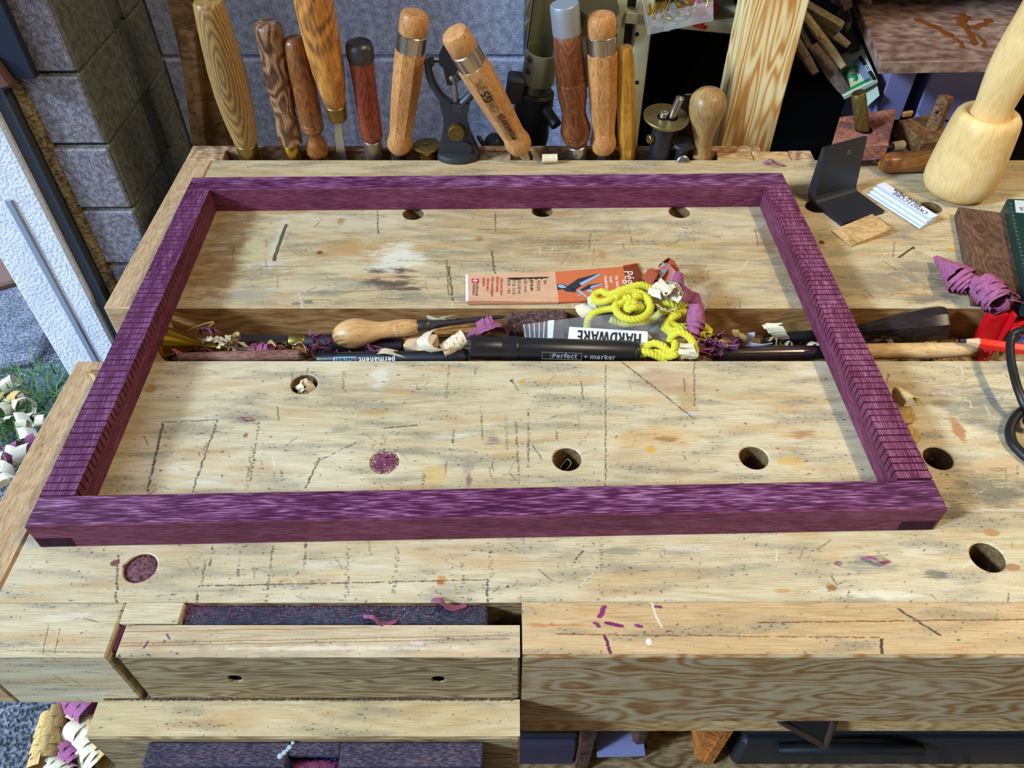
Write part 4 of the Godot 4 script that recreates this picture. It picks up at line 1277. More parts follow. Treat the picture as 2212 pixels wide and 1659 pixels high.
	turned(o, "striking_cap", B, T, [[0.835, 54], [0.85, 58], [0.88, 60.5], [0.945, 60], [0.975, 56], [0.985, 48], [0.98, 40]], M.dark_steel)
	turned(o, "socket", B, T, [[-0.04, 33], [0.165, 39], [0.178, 40]], flatmat(c8(150, 140, 120), 0.4, 0.8))
	# three octagonal beech chisels
	var beech := func(label: String, b: Vector3, t: Vector3, mat: Material, ringw: float) -> Node3D:
		var q := standing("beech_chisel", label, "chisel", b, t, "octagonal beech chisels in the rack")
		turned(q, "handle", b, t, [[0.185, 52], [0.215, 51.5], [0.4, 60], [0.55, 66], [0.7, 70], [0.775, 70.5]], mat, 8, true, PI / 8)
		turned(q, "bulb", b, t, [[0.055, 35], [0.075, 45], [0.1, 53], [0.135, 57.5], [0.165, 55.5], [0.2, 50], [0.23, 49]], mat)
		turned(q, "hoop", b, t, [[0.765, ringw - 1], [0.77, ringw], [0.872, ringw + 1], [0.877, ringw]], M.nickel)
		turned(q, "cap", b, t, [[0.86, 62], [0.94, 64], [0.975, 62], [0.992, 56], [1.0, 46]], mat)
		turned(q, "ferrule", b, t, [[-0.02, 27], [0.065, 31]], M.nickel)
		turned(q, "blade", b, t, [[-0.14, 18], [-0.01, 20]], M.dark_steel, 6)
		return q
	beech.call("octagonal beech chisel handle standing nearly upright, left of the brass knob", Z(859, 343, ZS), Z(897, 26, ZS + 0.003), M.beech, 67.0)
	beech.call("octagonal beech chisel handle standing upright, right of the silver-taped handle", Z(1304, 345, ZS), Z(1299, 30, ZS + 0.003), M.beech, 66.0)
	B = Z(1137, 339, -0.727)
	T = Z(979, 68, -0.694)
	o = beech.call("leaning beech chisel handle with branded black lettering, tilted across the honing tool", B, T, M.beech_pale, 65.0)
	# lettering burnt into its front facet
	var L := (T - B).length()
	var rr := px(B.lerp(T, 0.45), 62) * 0.5 * cos(PI / 8) + 0.0006
	var tb := Basis(Vector3(0, 1, 0), Vector3(-1, 0, 0), Vector3(0, 0, 1))
	var tilt := Basis(Vector3.RIGHT, 0.045)
	var lab := Node3D.new()
	lab.name = "branded_lettering"
	o.add_child(lab)
	lab.transform = Transform3D(tilt, Vector3(0, L * 0.45, rr))
	var burnt := flatmat(c8(52, 28, 16), 0.8)
	words(lab, "letters", "POWERFIX", 0.0054, burnt, Vector3(0.0022, -L * 0.115, 0), tb, "Droid Sans", true)
	words(lab, "letters", "GS", 0.0085, burnt, Vector3(0.0, L * 0.145, 0), tb, "Droid Sans", true)
	words(lab, "letters", "DIN", 0.0034, burnt, Vector3(-0.0012, L * 0.235, 0), tb)
	words(lab, "letters", "5139", 0.0034, burnt, Vector3(0.0022, L * 0.235, 0), tb)
	words(lab, "letters", "III", 0.0042, burnt, Vector3(0.0, L * 0.075, 0), tb)
	var fr := Tri.new()
	for q in [[0.0022, -L * 0.215, -L * 0.012, 0.0038], [0.0, L * 0.035, L * 0.128, 0.0036], [0.0, L * 0.135, L * 0.215, 0.0042]]:
		var s: float = q[3]
		var ox: float = q[0]
		for e in [[ox - s, q[1], ox - s, q[2]], [ox + s, q[1], ox + s, q[2]], [ox - s, q[1], ox + s, q[1]], [ox - s, q[2], ox + s, q[2]]]:
			fr.box(Vector3(minf(e[0], e[2]) - 0.00012, minf(e[1], e[3]) - 0.00012, -0.0001), Vector3(maxf(e[0], e[2]) + 0.00012, maxf(e[1], e[3]) + 0.00012, 0.0001), 0.0)
	put(lab, "outline", fr.done(), burnt)
	# silver-taped handle
	B = Z(1249, 345, ZS)
	T = Z(1219, 8, ZS + 0.003)
	o = standing("mortise_chisel", "dark turned handle with silver duct tape round its top and a steel socket", "chisel", B, T, G)
	turned(o, "handle", B, T, [[0.105, 38], [0.12, 43], [0.145, 54], [0.158, 57], [0.16, 55.5], [0.166, 58], [0.185, 61], [0.19, 60], [0.195, 63], [0.215, 65], [0.257, 61], [0.33, 50.5], [0.38, 55], [0.436, 62], [0.515, 65], [0.52, 64], [0.525, 65.5], [0.542, 65.5], [0.546, 64], [0.55, 65], [0.7, 63], [0.85, 60]], M.dark_brown)
	turned(o, "tape", B, T, [[0.828, 61], [0.84, 62], [0.93, 63], [0.99, 64], [0.998, 62], [1.0, 58]], flatmat(c8(166, 172, 178), 0.38, 0.55))
	turned(o, "socket", B, T, [[0.0, 36], [0.02, 38], [0.11, 43]], M.steel)
	turned(o, "blade", B, T, [[-0.12, 26], [0.0, 34]], M.iron, 10)
	var rv := Tri.new()
	rv.lathe([Vector2(0, 0.0011), Vector2(0.0006, 0.0009), Vector2(0.0007, 0)], 12)
	put(o, "rivet", rv.done(), M.iron, Vector3(-0.002, (T - B).length() * 0.068, px(B, 40) * 0.5 - 0.0002), Basis(Vector3.RIGHT, PI / 2))
	# thin yellow octagonal handle
	B = Z(1355, 348, ZS)
	T = Z(1351, 100, ZS + 0.003)
	o = standing("paring_chisel", "slim yellow octagonal wooden handle, right of the upright beech chisel", "chisel", B, T, G)
	turned(o, "handle", B, T, [[0.0, 33], [0.135, 38], [0.14, 37], [0.15, 39], [0.3, 42], [0.5, 43], [0.8, 39], [0.93, 36], [0.98, 33], [1.0, 28]], M.yellow_wood, 8, true, PI / 8)
	turned(o, "blade", B, T, [[-0.12, 14], [0.0, 16]], M.dark_steel, 8)
	# bulb-headed handle at the right
	B = Z(1514, 344, ZS)
	T = Z(1533, 190, ZS + 0.002)
	o = standing("bulb_handle", "pale bulb-shaped oak handle standing on its narrow foot in front of the pine post", "tool", B, T, G)
	turned(o, "handle", B, T, [[0.0, 33], [0.03, 39], [0.08, 38.5], [0.11, 31], [0.25, 36], [0.4, 47], [0.52, 60], [0.64, 73], [0.74, 79.5], [0.82, 80], [0.9, 70], [0.955, 51], [0.985, 30], [1.0, 0]], M.oak_bulb)
	# brass knurled knob
	var kp := Z(925, 343, ZS)
	o = thing("thumb_knob", "small brass thumb knob with a flat wide head and a knurled neck", "knob", kp)
	var hr := px(kp, 60) * 0.5
	var nr := px(kp, 33) * 0.5
	put(o, "head", lathe_mesh([Vector2(0.0115, 0), Vector2(0.0115, nr), Vector2(0.013, hr * 0.85), Vector2(0.0145, hr), Vector2(0.0158, hr), Vector2(0.0163, hr * 0.96), Vector2(0.0163, hr * 0.3), Vector2(0.0155, hr * 0.25), Vector2(0.0155, hr * 0.1), Vector2(0.0135, hr * 0.08), Vector2(0.0135, 0)], 36), M.brass_old)
	var kn := Tri.new()
	kn.lathe([Vector2(-0.02, nr * 0.7), Vector2(0.0, nr * 0.9), Vector2(0.0065, nr * 0.95), Vector2(0.0085, nr), Vector2(0.012, nr)], 28)
	for k in 26:
		for s in [-1.0, 1.0]:
			var pts := []
			for j in 6:
				var a: float = TAU * k / 26 + s * j * 0.12
				pts.append(Vector3(cos(a) * nr * 0.95, -0.003 + j * 0.0018, sin(a) * nr * 0.95))
			kn.tube(pts, 0.00035, 4, false)
	put(o, "knurled_neck", kn.done(), M.brass)
	# cast honing tool with a forked top
	var hp := Z(991, 341, -0.7285)
	o = thing("fretsaw_holder", "dark grey cast tool holder with flared foot, brass knob and a forked head", "tool", hp)
	var cast := flatmat(c8(66, 66, 70), 0.5, 0.55)
	M.cast = cast
	var s := px(hp, 1.0) / 4.254 * 1.0    # metres per pixel of the enlarged view, upright distances are foreshortened
	var up := s / 0.80
	put(o, "foot", lathe_mesh([Vector2(0.0, 0), Vector2(0.0, s * 195), Vector2(0.0015, s * 199), Vector2(0.005, s * 199), Vector2(0.0075, s * 190), Vector2(0.009, s * 150), Vector2(0.010, 0)], 40, false, 0.72), cast)
	var ol := []
	for q in [[-192, 60], [-185, 95], [-165, 150], [-135, 230], [-115, 310], [-112, 390], [-130, 445], [-135, 470], [120, 470], [118, 440], [92, 390], [95, 310], [118, 230], [160, 150], [185, 95], [192, 60]]:
		ol.append(Vector2(q[0] * s, (q[1] - 40) * up))
	put(o, "body", prism_mesh(ol, -0.0065, 0.0055), cast)
	var pad := []
	for q in [[-120, 60], [-125, 170], [-80, 190], [80, 190], [125, 170], [120, 60]]:
		pad.append(Vector2(q[0] * s, (q[1] - 40) * up))
	put(o, "toe_pad", prism_mesh(pad, 0.005, 0.0072), cast)
	var km := lathe_mesh([Vector2(0, s * 60), Vector2(0.004, s * 60), Vector2(0.0045, s * 72), Vector2(0.010, s * 72), Vector2(0.011, s * 66), Vector2(0.011, s * 20), Vector2(0.0105, 0)], 30)
	put(o, "brass_knob", km, M.brass_old, Vector3(0, 250 * up, 0.0055), Basis(Vector3.RIGHT, PI / 2))
	var ar := Tri.new()
	for sd in [-1.0, 1.0]:
		var pts := curve([Vector3(sd * 60 * s, 420 * up, 0), Vector3(sd * 130 * s, 480 * up, 0), Vector3(sd * 185 * s, 560 * up, 0), Vector3(sd * 210 * s, 640 * up, 0), Vector3(sd * 215 * s, 730 * up, 0)], 6)
		ar.tube(pts, [0.0052, 0.005, 0.005, 0.0048, 0.0046, 0.0044, 0.0043, 0.0042, 0.0042, 0.004, 0.004, 0.004, 0.004, 0.004, 0.004, 0.004, 0.004, 0.0038, 0.0038, 0.0036, 0.0036, 0.0036, 0.0034, 0.0034, 0.003], 8)
	put(o, "fork", ar.done(), cast)
	var cn := Tri.new()
	cn.prism(PackedVector2Array([Vector2(-34 * s, 560 * up), Vector2(34 * s, 560 * up), Vector2(34 * s, 620 * up), Vector2(88 * s, 700 * up), Vector2(88 * s, 760 * up), Vector2(50 * s, 815 * up), Vector2(-50 * s, 815 * up), Vector2(-88 * s, 760 * up), Vector2(-88 * s, 700 * up), Vector2(-60 * s, 680 * up)]), -0.003, 0.003)
	put(o, "yoke", cn.done(), M.iron, Vector3(-30 * s, 0, 0))
	put(o, "pin", tube_mesh([Vector3(0, 440 * up, 0), Vector3(-10 * s, 600 * up, 0)], 28 * s, 12), M.steel)
	put(o, "pivot", lathe_mesh([Vector2(0, 24 * s), Vector2(0.001, 22 * s), Vector2(0.002, 0)], 16), M.steel, Vector3(-20 * s, 610 * up, 0.003), Basis(Vector3.RIGHT, PI / 2))
	put(o, "cross_screw", tube_mesh([Vector3(-205 * s, 715 * up, 0.0), Vector3(-60 * s, 715 * up, 0.0)], 10 * s, 8), M.iron)
	put(o, "thumb_screw", lathe_mesh([Vector2(0, 40 * s), Vector2(0.0035, 42 * s), Vector2(0.004, 30 * s), Vector2(0.004, 0)], 8, true), M.iron, Vector3(-200 * s, 715 * up, 0), Basis(Vector3.FORWARD, PI / 2))
	put(o, "lock_screw", tube_mesh([Vector3(10 * s, 640 * up, 0.004), Vector3(45 * s, 600 * up, 0.006)], 22 * s, 12), M.dark_steel)
	words(o, "lettering", "IQ", 50 * s, M.steel, Vector3(15 * s, 400 * up, 0.0057), Basis())
	# brass wheel marking gauge
	var gp := Z(1425, 344, ZS)
	var gd := Z(1427, 253, ZS)
	o = thing("marking_gauge", "black wheel marking gauge with a broad brass disc and two steel rods", "gauge", gp)
	var gh := gd.y - gp.y
	var gr := px(gd, 100) * 0.5
	put(o, "stem", tube_mesh([Vector3(-0.002, -0.03, 0), Vector3(-0.001, gh * 0.45, 0), Vector3(0.0, gh * 0.8, 0)], [px(gp, 44) * 0.5, px(gp, 46) * 0.5, px(gp, 48) * 0.5], 24), M.black_plastic)
	var gb := Basis(Vector3.BACK, -0.06) * Basis(Vector3.RIGHT, 0.10)
	put(o, "brass_disc", lathe_mesh([Vector2(-0.009, 0), Vector2(-0.009, gr * 0.42), Vector2(-0.0065, gr * 0.72), Vector2(-0.002, gr * 0.96), Vector2(0.0, gr), Vector2(0.0006, gr), Vector2(0.001, gr * 0.985), Vector2(0.001, 0.0)], 44), flatmat(c8(150, 134, 88), 0.4, 0.85), Vector3(0, gh, 0), gb)
	var slot := Tri.new()
	slot.lathe([Vector2(0, 0.0058), Vector2(0.0004, 0.0058), Vector2(0.0004, 0)], 20)
	var q0 := slot.v.size()
	put(o, "rod_hole", slot.done(), M.void, Vector3(-0.0035, gh + 0.0010, 0.002), gb)
	put(o, "rod_hole", slot.done(), M.void, Vector3(0.0055, gh + 0.0010, 0.0025), gb)
	var rodm := func(x: float, hh: float, r: float) -> void:
		put(o, "rod", lathe_mesh([Vector2(-0.02, r), Vector2(hh - 0.004, r), Vector2(hh - 0.0038, r * 0.86), Vector2(hh - 0.003, r * 0.86), Vector2(hh - 0.0028, r), Vector2(hh - 0.0005, r), Vector2(hh, r * 0.85), Vector2(hh, r * 0.35), Vector2(hh - 0.0006, r * 0.3), Vector2(hh - 0.0006, 0)], 22), M.steel, Vector3(x, gh, 0.002), gb * Basis(Vector3.BACK, -0.16 if x > 0 else -0.05))
	rodm.call(-0.0035, 0.0075, px(gd, 18) * 0.5)
	rodm.call(0.005, 0.0235, px(gd, 17) * 0.5)
	put(o, "side_knob", lathe_mesh([Vector2(0, 0.0045), Vector2(0.004, 0.0045), Vector2(0.0045, 0.0038), Vector2(0.0035, 0.0034), Vector2(0.0035, 0)], 20), M.brass_old, Vector3(-px(gp, 25), gh * 0.55, 0.004), Basis(Vector3.UP, 0.5) * Basis(Vector3.BACK, PI / 2))
	# small black wheel gauge
	gp = Z(1468, 345, ZS + 0.001)
	o = thing("small_gauge", "small black knob with flat round head and chrome thumbscrew, left of the bulb handle", "gauge", gp)
	gr = px(gp, 47) * 0.5
	put(o, "stem", tube_mesh([Vector3(0, -0.03, 0), Vector3(0, 0.016, 0)], px(gp, 31) * 0.5, 20), M.black_plastic)
	put(o, "head", lathe_mesh([Vector2(0.0, 0.0), Vector2(0.0, gr * 0.8), Vector2(0.002, gr), Vector2(0.0042, gr), Vector2(0.005, gr * 0.94), Vector2(0.005, gr * 0.55), Vector2(0.0046, gr * 0.52), Vector2(0.005, gr * 0.48), Vector2(0.005, gr * 0.28), Vector2(0.0045, gr * 0.25), Vector2(0.0045, 0)], 36), M.black_paint, Vector3(0, 0.0155, 0), Basis(Vector3.RIGHT, 0.1))
	put(o, "thumbscrew", lathe_mesh([Vector2(0, 0.003), Vector2(0.004, 0.003), Vector2(0.0045, px(gp, 26) * 0.5), Vector2(0.0095, px(gp, 27) * 0.5), Vector2(0.0105, px(gp, 22) * 0.5), Vector2(0.0102, 0)], 24), M.steel, Vector3(0.0005, 0.0035, px(gp, 12)), Basis(Vector3.RIGHT, PI / 2 - 0.25))
	# a curl of pine shaving on the lip
	solo("shaving_curl", "tight cream roll of shaving lying on the rack's front lip", "shaving", roll_mesh(px(P(1187, 345), 32), 0.0048, 2.2), M.shaving_cream, P(1187, 352) + Vector3(0, 0.0048, 0), Basis(Vector3.UP, 0.05), "")

# a rolled shaving: a sheet wound round the x axis
func roll_mesh(width: float, r: float, turns: float, taper := 0.0, twist := 0.0) -> ArrayMesh:
	var pts := []
	var half := []
	var n := int(turns * 22)
	for k in n + 1:
		var f := float(k) / n
		var a := f * turns * TAU
		var q := r * (1.0 - 0.25 * f)
		pts.append(Vector3(twist * f, sin(a) * q, cos(a) * q))
		half.append(Vector3(width * 0.5 * (1.0 - taper * f), taper * 0.0015 * sin(a), 0))
	var t := Tri.new()
	t.ribbon(pts, half, 0.0003)
	return t.done()

# ---------------------------------------------------------------- behind the rack
func make_background() -> void:
	# brown boards standing in the corner
	var bm := woodmat(wood(256, 256, 221, [c8(70, 48, 28), c8(104, 76, 46), c8(126, 96, 62)], 2.0, 8.0, 0.4, 0.4), 6.0, 0.8, 0.15)
	for q in [[372, 0, 446, 318, 62.0, -0.83, "narrow brown board standing on end in the corner behind the ash handle"], [392, 60, 424, 318, 30.0, -0.815, "short thin brown batten standing on end in front of the brown board"]]:
		var T := Z(q[0] + q[4] * 0.5, q[1], q[5])
		var Bq := Z(q[2] + q[4] * 0.4, q[3], q[5])
		if q[1] < 1:
			T = Bq + (T - Bq) * 1.3
		var L := (T - Bq).length() + 0.12
		var w: float = px(Bq, q[4])
		solo("board", q[6], "board", box_mesh(Vector3(w, L, 0.016), 0.001, Vector3(0, L / 2 - 0.12, 0)), bm, Bq, along(T - Bq))
	# galvanised tube in a black cast socket
	var B := Z(1140, 312, -0.80)
	var T := Z(1178, 70, -0.79)
	var o := standing("pipe_clamp", "galvanised steel tube with a cut open end standing in a black cast socket", "clamp", B, T)
	var galv := flatmat(c8(150, 150, 122), 0.45, 0.75)
	turned(o, "socket", B, T, [[-0.3, 74], [0.0, 78], [0.12, 84], [0.2, 78], [0.3, 84], [0.5, 80], [0.52, 70]], M.iron, 28)
	turned(o, "inner_tube", B, T, [[0.4, 62], [0.66, 60]], flatmat(c8(84, 88, 70), 0.4, 0.8), 28)
	var L := (T - B).length()
	var r := px(T, 74) * 0.5
	var tb := Tri.new()
	tb.lathe([Vector2(L * 0.6, r * 0.95), Vector2(L * 0.6, r * 1.02), Vector2(L * 0.62, r * 1.04), Vector2(L * 0.86, r), Vector2(L * 0.86, r * 0.9), Vector2(L * 0.62, r * 0.92)], 32)
	# half pipe continuing above the cut
	for k in 14:
		var a0 := PI * 0.95 + k * PI * 1.05 / 14
		var a1 := PI * 0.95 + (k + 1) * PI * 1.05 / 14
		var y1 := L * 1.35
		var n0 := Vector3(cos(a0), 0, sin(a0))
		var n1 := Vector3(cos(a1), 0, sin(a1))
		tb.soft(n0 * r + Vector3(0, L * 0.86, 0), n1 * r + Vector3(0, L * 0.86, 0), n1 * r + Vector3(0, y1, 0), n0, n1, n1, Vector2.ZERO, Vector2.ZERO, Vector2.ZERO)
		tb.soft(n0 * r + Vector3(0, L * 0.86, 0), n1 * r + Vector3(0, y1, 0), n0 * r + Vector3(0, y1, 0), n0, n1, n0, Vector2.ZERO, Vector2.ZERO, Vector2.ZERO)
		tb.soft(n0 * r * 0.93 + Vector3(0, L * 0.86, 0), n1 * r * 0.93 + Vector3(0, L * 0.86, 0), n1 * r * 0.93 + Vector3(0, y1, 0), -n0, -n1, -n1, Vector2.ZERO, Vector2.ZERO, Vector2.ZERO)
		tb.soft(n0 * r * 0.93 + Vector3(0, L * 0.86, 0), n1 * r * 0.93 + Vector3(0, y1, 0), n0 * r * 0.93 + Vector3(0, y1, 0), -n0, -n1, -n0, Vector2.ZERO, Vector2.ZERO, Vector2.ZERO)
		tb.quad(n0 * r * 0.93 + Vector3(0, y1, 0), n1 * r * 0.93 + Vector3(0, y1, 0), n1 * r + Vector3(0, y1, 0), n0 * r + Vector3(0, y1, 0), Vector3(0, 0, 0))
	put(o, "outer_tube", tb.done(), galv)
	for q in [0.72, 0.82]:
		put(o, "rivet", lathe_mesh([Vector2(0, 0.0036), Vector2(0.001, 0.0032), Vector2(0.0014, 0)], 14), flatmat(c8(70, 52, 44), 0.6, 0.5), Vector3(-r * 0.72, L * q, r * 0.7), Basis(Vector3.UP, -0.8) * Basis(Vector3.RIGHT, PI / 2))
	put(o, "clamp_bolt", tube_mesh([Vector3(0.01, L * 0.42, 0.012), Vector3(0.024, L * 0.36, 0.03)], 0.0062, 16), M.iron)
	put(o, "clamp_lug", box_mesh(Vector3(0.02, 0.03, 0.02), 0.003, Vector3(-0.022, L * 0.53, 0.004)), M.cast)
	# pale metal guard and dark hood behind the tube
	var gd := Z(1235, 40, -0.845)
	var gmat := flatmat(c8(138, 128, 92), 0.5, 0.6)
	o = thing("guard_plate", "olive metal disc with a notched rim, half hidden behind the silver-taped handle", "plate", gd, Basis(Vector3.RIGHT, 0.25))
	var rim := []
	for k in 40:
		var a := TAU * k / 40
		var rr := 0.05 * (0.9 if k % 5 == 0 else 1.0)
		rim.append(Vector2(cos(a) * rr, sin(a) * rr))
	put(o, "disc", prism_mesh(rim, -0.002, 0.002), gmat)
	put(o, "hub", lathe_mesh([Vector2(0, 0.014), Vector2(0.004, 0.013), Vector2(0.005, 0)], 20), M.dark_steel, Vector3(0, 0, 0.002), Basis(Vector3.RIGHT, PI / 2))
	B = Z(1284, 90, -0.90)
	T = Z(1306, -60, -0.895)
	o = standing("brown_hose", "thick brown metal sleeve slanting up behind the beech chisel", "sleeve", B, T)
	turned(o, "sleeve", B, T, [[-0.6, 70], [0.0, 78], [0.5, 84], [1.0, 88]], flatmat(c8(84, 70, 48), 0.5, 0.5), 24)
	turned(o, "collar", B, T, [[0.25, 86], [0.32, 90], [0.4, 86]], M.iron, 24)
	# little casting under the leaning handle
	var cp0 := Z(1064, 306, -0.775)
	o = thing("wing_nut", "small grey cast wing fitting behind the foot of the leaning chisel", "fitting", cp0, Basis(Vector3.UP, 0.4))
	put(o, "body", lathe_mesh([Vector2(-0.05, 0.011), Vector2(0.0, 0.011), Vector2(0.004, 0.009), Vector2(0.006, 0.004), Vector2(0.006, 0)], 18), M.cast, Vector3.ZERO, Basis(Vector3.BACK, 0.7))
	for s in [-1.0, 1.0]:
		put(o, "wing", box_mesh(Vector3(0.005, 0.014, 0.012), 0.002, Vector3(s * 0.008, 0.007, 0.0)), M.cast, Vector3(-0.002, 0.0, 0), Basis(Vector3.BACK, -s * 0.5))
	# painted cream shelf frame
	var cream := flatmat(c8(196, 188, 148), 0.6)
	var p0 := Z(1378, 300, -0.86)
	var p1 := Z(1330, 300, -0.86)
	o = thing("shelf_frame", "cream painted shelf frame with a grooved upright and an empty black space under its shelf", "shelf", Vector3(p0.x, -0.3, -0.86))
	var w0 := px(p0, 78)
	put(o, "upright", span_mesh(Vector3(-w0 * 0.42, 0, -0.03), Vector3(0, 0.75, 0.0), 0.0015), cream)
	put(o, "upright_edge", span_mesh(Vector3(-w0, 0, -0.03), Vector3(-w0 * 0.66, 0.75, -0.004), 0.0015), cream)
	put(o, "groove", span_mesh(Vector3(-w0 * 0.66, 0, -0.03), Vector3(-w0 * 0.42, 0.75, -0.018), 0.0005), flatmat(c8(66, 66, 72), 0.7))
	var s0 := Z(1400, 44, -0.86)
	var s1 := Z(1560, 60, -0.86)
	var sb := lying(s1 - s0)
	put(o, "shelf_board", box_mesh(Vector3((s1 - s0).length() + 0.05, px(s0, 27) * 0.9, 0.09), 0.001, Vector3((s1 - s0).length() * 0.5, 0, -0.045)), cream, s0 - o.position, sb)
	for q in [[1376, 74], [1376, 178]]:
		put(o, "screw", lathe_mesh([Vector2(0, 0.0024), Vector2(0.0006, 0.002), Vector2(0.0007, 0)], 10), M.iron, Z(q[0], q[1], -0.8598) - o.position, Basis(Vector3.RIGHT, PI / 2))
	# the recess behind the shelf frame: near-black lining added so that its colour gives the shade there
	var shade_black_m := flatmat(c8(16, 15, 15), 0.95, 0.0, 0.1)
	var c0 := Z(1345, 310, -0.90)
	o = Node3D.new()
	o.name = "shade_lining"
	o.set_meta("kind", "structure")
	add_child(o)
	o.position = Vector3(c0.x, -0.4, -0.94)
	put(o, "back_panel", span_mesh(Vector3(0, 0, 0), Vector3(1.3, 0.62, 0.01), 0.001), shade_black_m)
	put(o, "side_panel", span_mesh(Vector3(0, 0, 0), Vector3(0.01, 0.62, 0.07), 0.001), shade_black_m)
	put(o, "base_panel", span_mesh(Vector3(0, 0.30, 0), Vector3(1.3, 0.31, 0.15), 0.001), shade_black_m)
	put(o, "roof_panel", span_mesh(Vector3(0, 0.475 + 0.14, -0.005), Vector3(1.3, 0.635, 0.14), 0.001), shade_black_m)
	# open plastic box of brass screws on the shelf
	var q0 := Z(1462, 14, -0.845)
	var qb := Basis(Vector3.BACK, 0.22) * Basis(Vector3.RIGHT, 0.2)
	o = thing("screw_box", "clear plastic box of small brass screws tilted on the cream shelf", "box", q0, qb)
	put(o, "tray", span_mesh(Vector3(-0.034, -0.012, -0.025), Vector3(0.034, -0.010, 0.02), 0.0005), M.clear)
	put(o, "front_wall", span_mesh(Vector3(-0.034, -0.012, 0.019), Vector3(0.034, 0.010, 0.020), 0.0003), M.clear)
	put(o, "side_wall", span_mesh(Vector3(-0.034, -0.012, -0.025), Vector3(-0.033, 0.010, 0.02), 0.0003), M.clear)
	put(o, "side_wall", span_mesh(Vector3(0.033, -0.012, -0.025), Vector3(0.034, 0.010, 0.02), 0.0003), M.clear)
	var sc := lathe_mesh([Vector2(0, 0), Vector2(0.0005, 0.0024), Vector2(0.0015, 0.0024), Vector2(0.003, 0.0012), Vector2(0.012, 0.001), Vector2(0.014, 0)], 8)
	for k in 26:
		var sm := put(o, "brass_screw", sc, M.brass, Vector3(rng.randf_range(-0.029, 0.029), rng.randf_range(-0.008, 0.002), rng.randf_range(-0.02, 0.012)), Basis(Vector3(rng.randf_range(-1, 1), rng.randf_range(-1, 1), rng.randf_range(-1, 1)).normalized(), rng.randf() * TAU))
	o = thing("bottle_cap", "glossy red plastic cap lying behind the clear bag on the shelf", "cap", Z(1512, 22, -0.875), Basis(Vector3.BACK, -0.3))
	put(o, "cap_skirt", lathe_mesh([Vector2(-0.012, 0.016), Vector2(0.008, 0.017), Vector2(0.011, 0.015), Vector2(0.011, 0)], 28), M.red)
	put(o, "cap_ridge", lathe_mesh([Vector2(-0.012, 0.017), Vector2(-0.012, 0.0185), Vector2(-0.008, 0.0185), Vector2(-0.008, 0.017)], 28), M.red)
	# limp clear bag hanging over the shelf edge
	var t := Tri.new()
	var g := []
	for j in 7:
		var row := []
		for k in 7:
			var f := k / 6.0
			var e := j / 6.0
			var base := Z(lerpf(lerpf(1455, 1512, f), lerpf(1432, 1498, f), e), lerpf(lerpf(28, 8, f), lerpf(66, 40, f), e), -0.842)
			row.append(base + Vector3(0, 0, 0.004 * sin(k * 1.7 + j) + 0.004 * cos(j * 2.1)))
		g.append(row)
	for j in 6:
		for k in 6:
			t.flat(g[j][k], g[j][k + 1], g[j + 1][k + 1], Vector3(0, 0, -2))
			t.flat(g[j][k], g[j + 1][k + 1], g[j + 1][k], Vector3(0, 0, -2))
	var cl := flatmat(Color(0.66, 0.68, 0.6, 0.5), 0.15)
	cl.transparency = BaseMaterial3D.TRANSPARENCY_ALPHA
	solo("plastic_bag", "crumpled clear plastic bag hanging over the cream shelf's front edge", "bag", t.done(), cl)
	# pine post
	var a0 := Z(1555, 309, -0.79)
	var a1 := Z(1668, 309, -0.79)
	var pw := a1.x - a0.x
	o = thing("pine_post", "new pale pine post with bold orange grain standing behind the bulb handle", "post", Vector3(a0.x, -0.5, -0.79))
	var pm := Tri.new()
	pm.box(Vector3(0, 0, -0.045), Vector3(pw, 1.3, 0.0), 0.0018)
	var pmesh := pm.done()
	var postm: StandardMaterial3D = M.pine_post
	# its grain runs upwards, so the texture is turned on the mesh
	var arr := pmesh.surface_get_arrays(0)
	var uv: PackedVector2Array = arr[Mesh.ARRAY_TEX_UV]
	for k in uv.size():
		uv[k] = Vector2(uv[k].y * 0.75, uv[k].x * 2.6)
	arr[Mesh.ARRAY_TEX_UV] = uv
	var pm2 := ArrayMesh.new()
	pm2.add_surface_from_arrays(Mesh.PRIMITIVE_TRIANGLES, arr)
	put(o, "post_body", pm2, postm)
	# narrow dark blade end between the gauges
	var bp := Z(1482, 300, -0.765)
	o = thing("scraper", "dark steel blade with a rounded top standing behind the small black knob", "blade", bp)
	var sh := []
	var sw := px(bp, 46) * 0.5
	for q in [[-1, -0.06], [1, -0.06], [1, 0.044], [0.9, 0.048], [0.7, 0.0495], [-0.7, 0.0495], [-0.9, 0.048], [-1, 0.044]]:
		sh.append(Vector2(q[0] * sw, q[1]))
	put(o, "blade", prism_mesh(sh, -0.0015, 0.0015), flatmat(c8(70, 66, 56), 0.35, 0.8))
	put(o, "blade_edge", span_mesh(Vector3(-sw * 0.8, 0.046, -0.0012), Vector3(sw * 0.8, 0.0502, 0.0012), 0.0006), M.dark_steel)

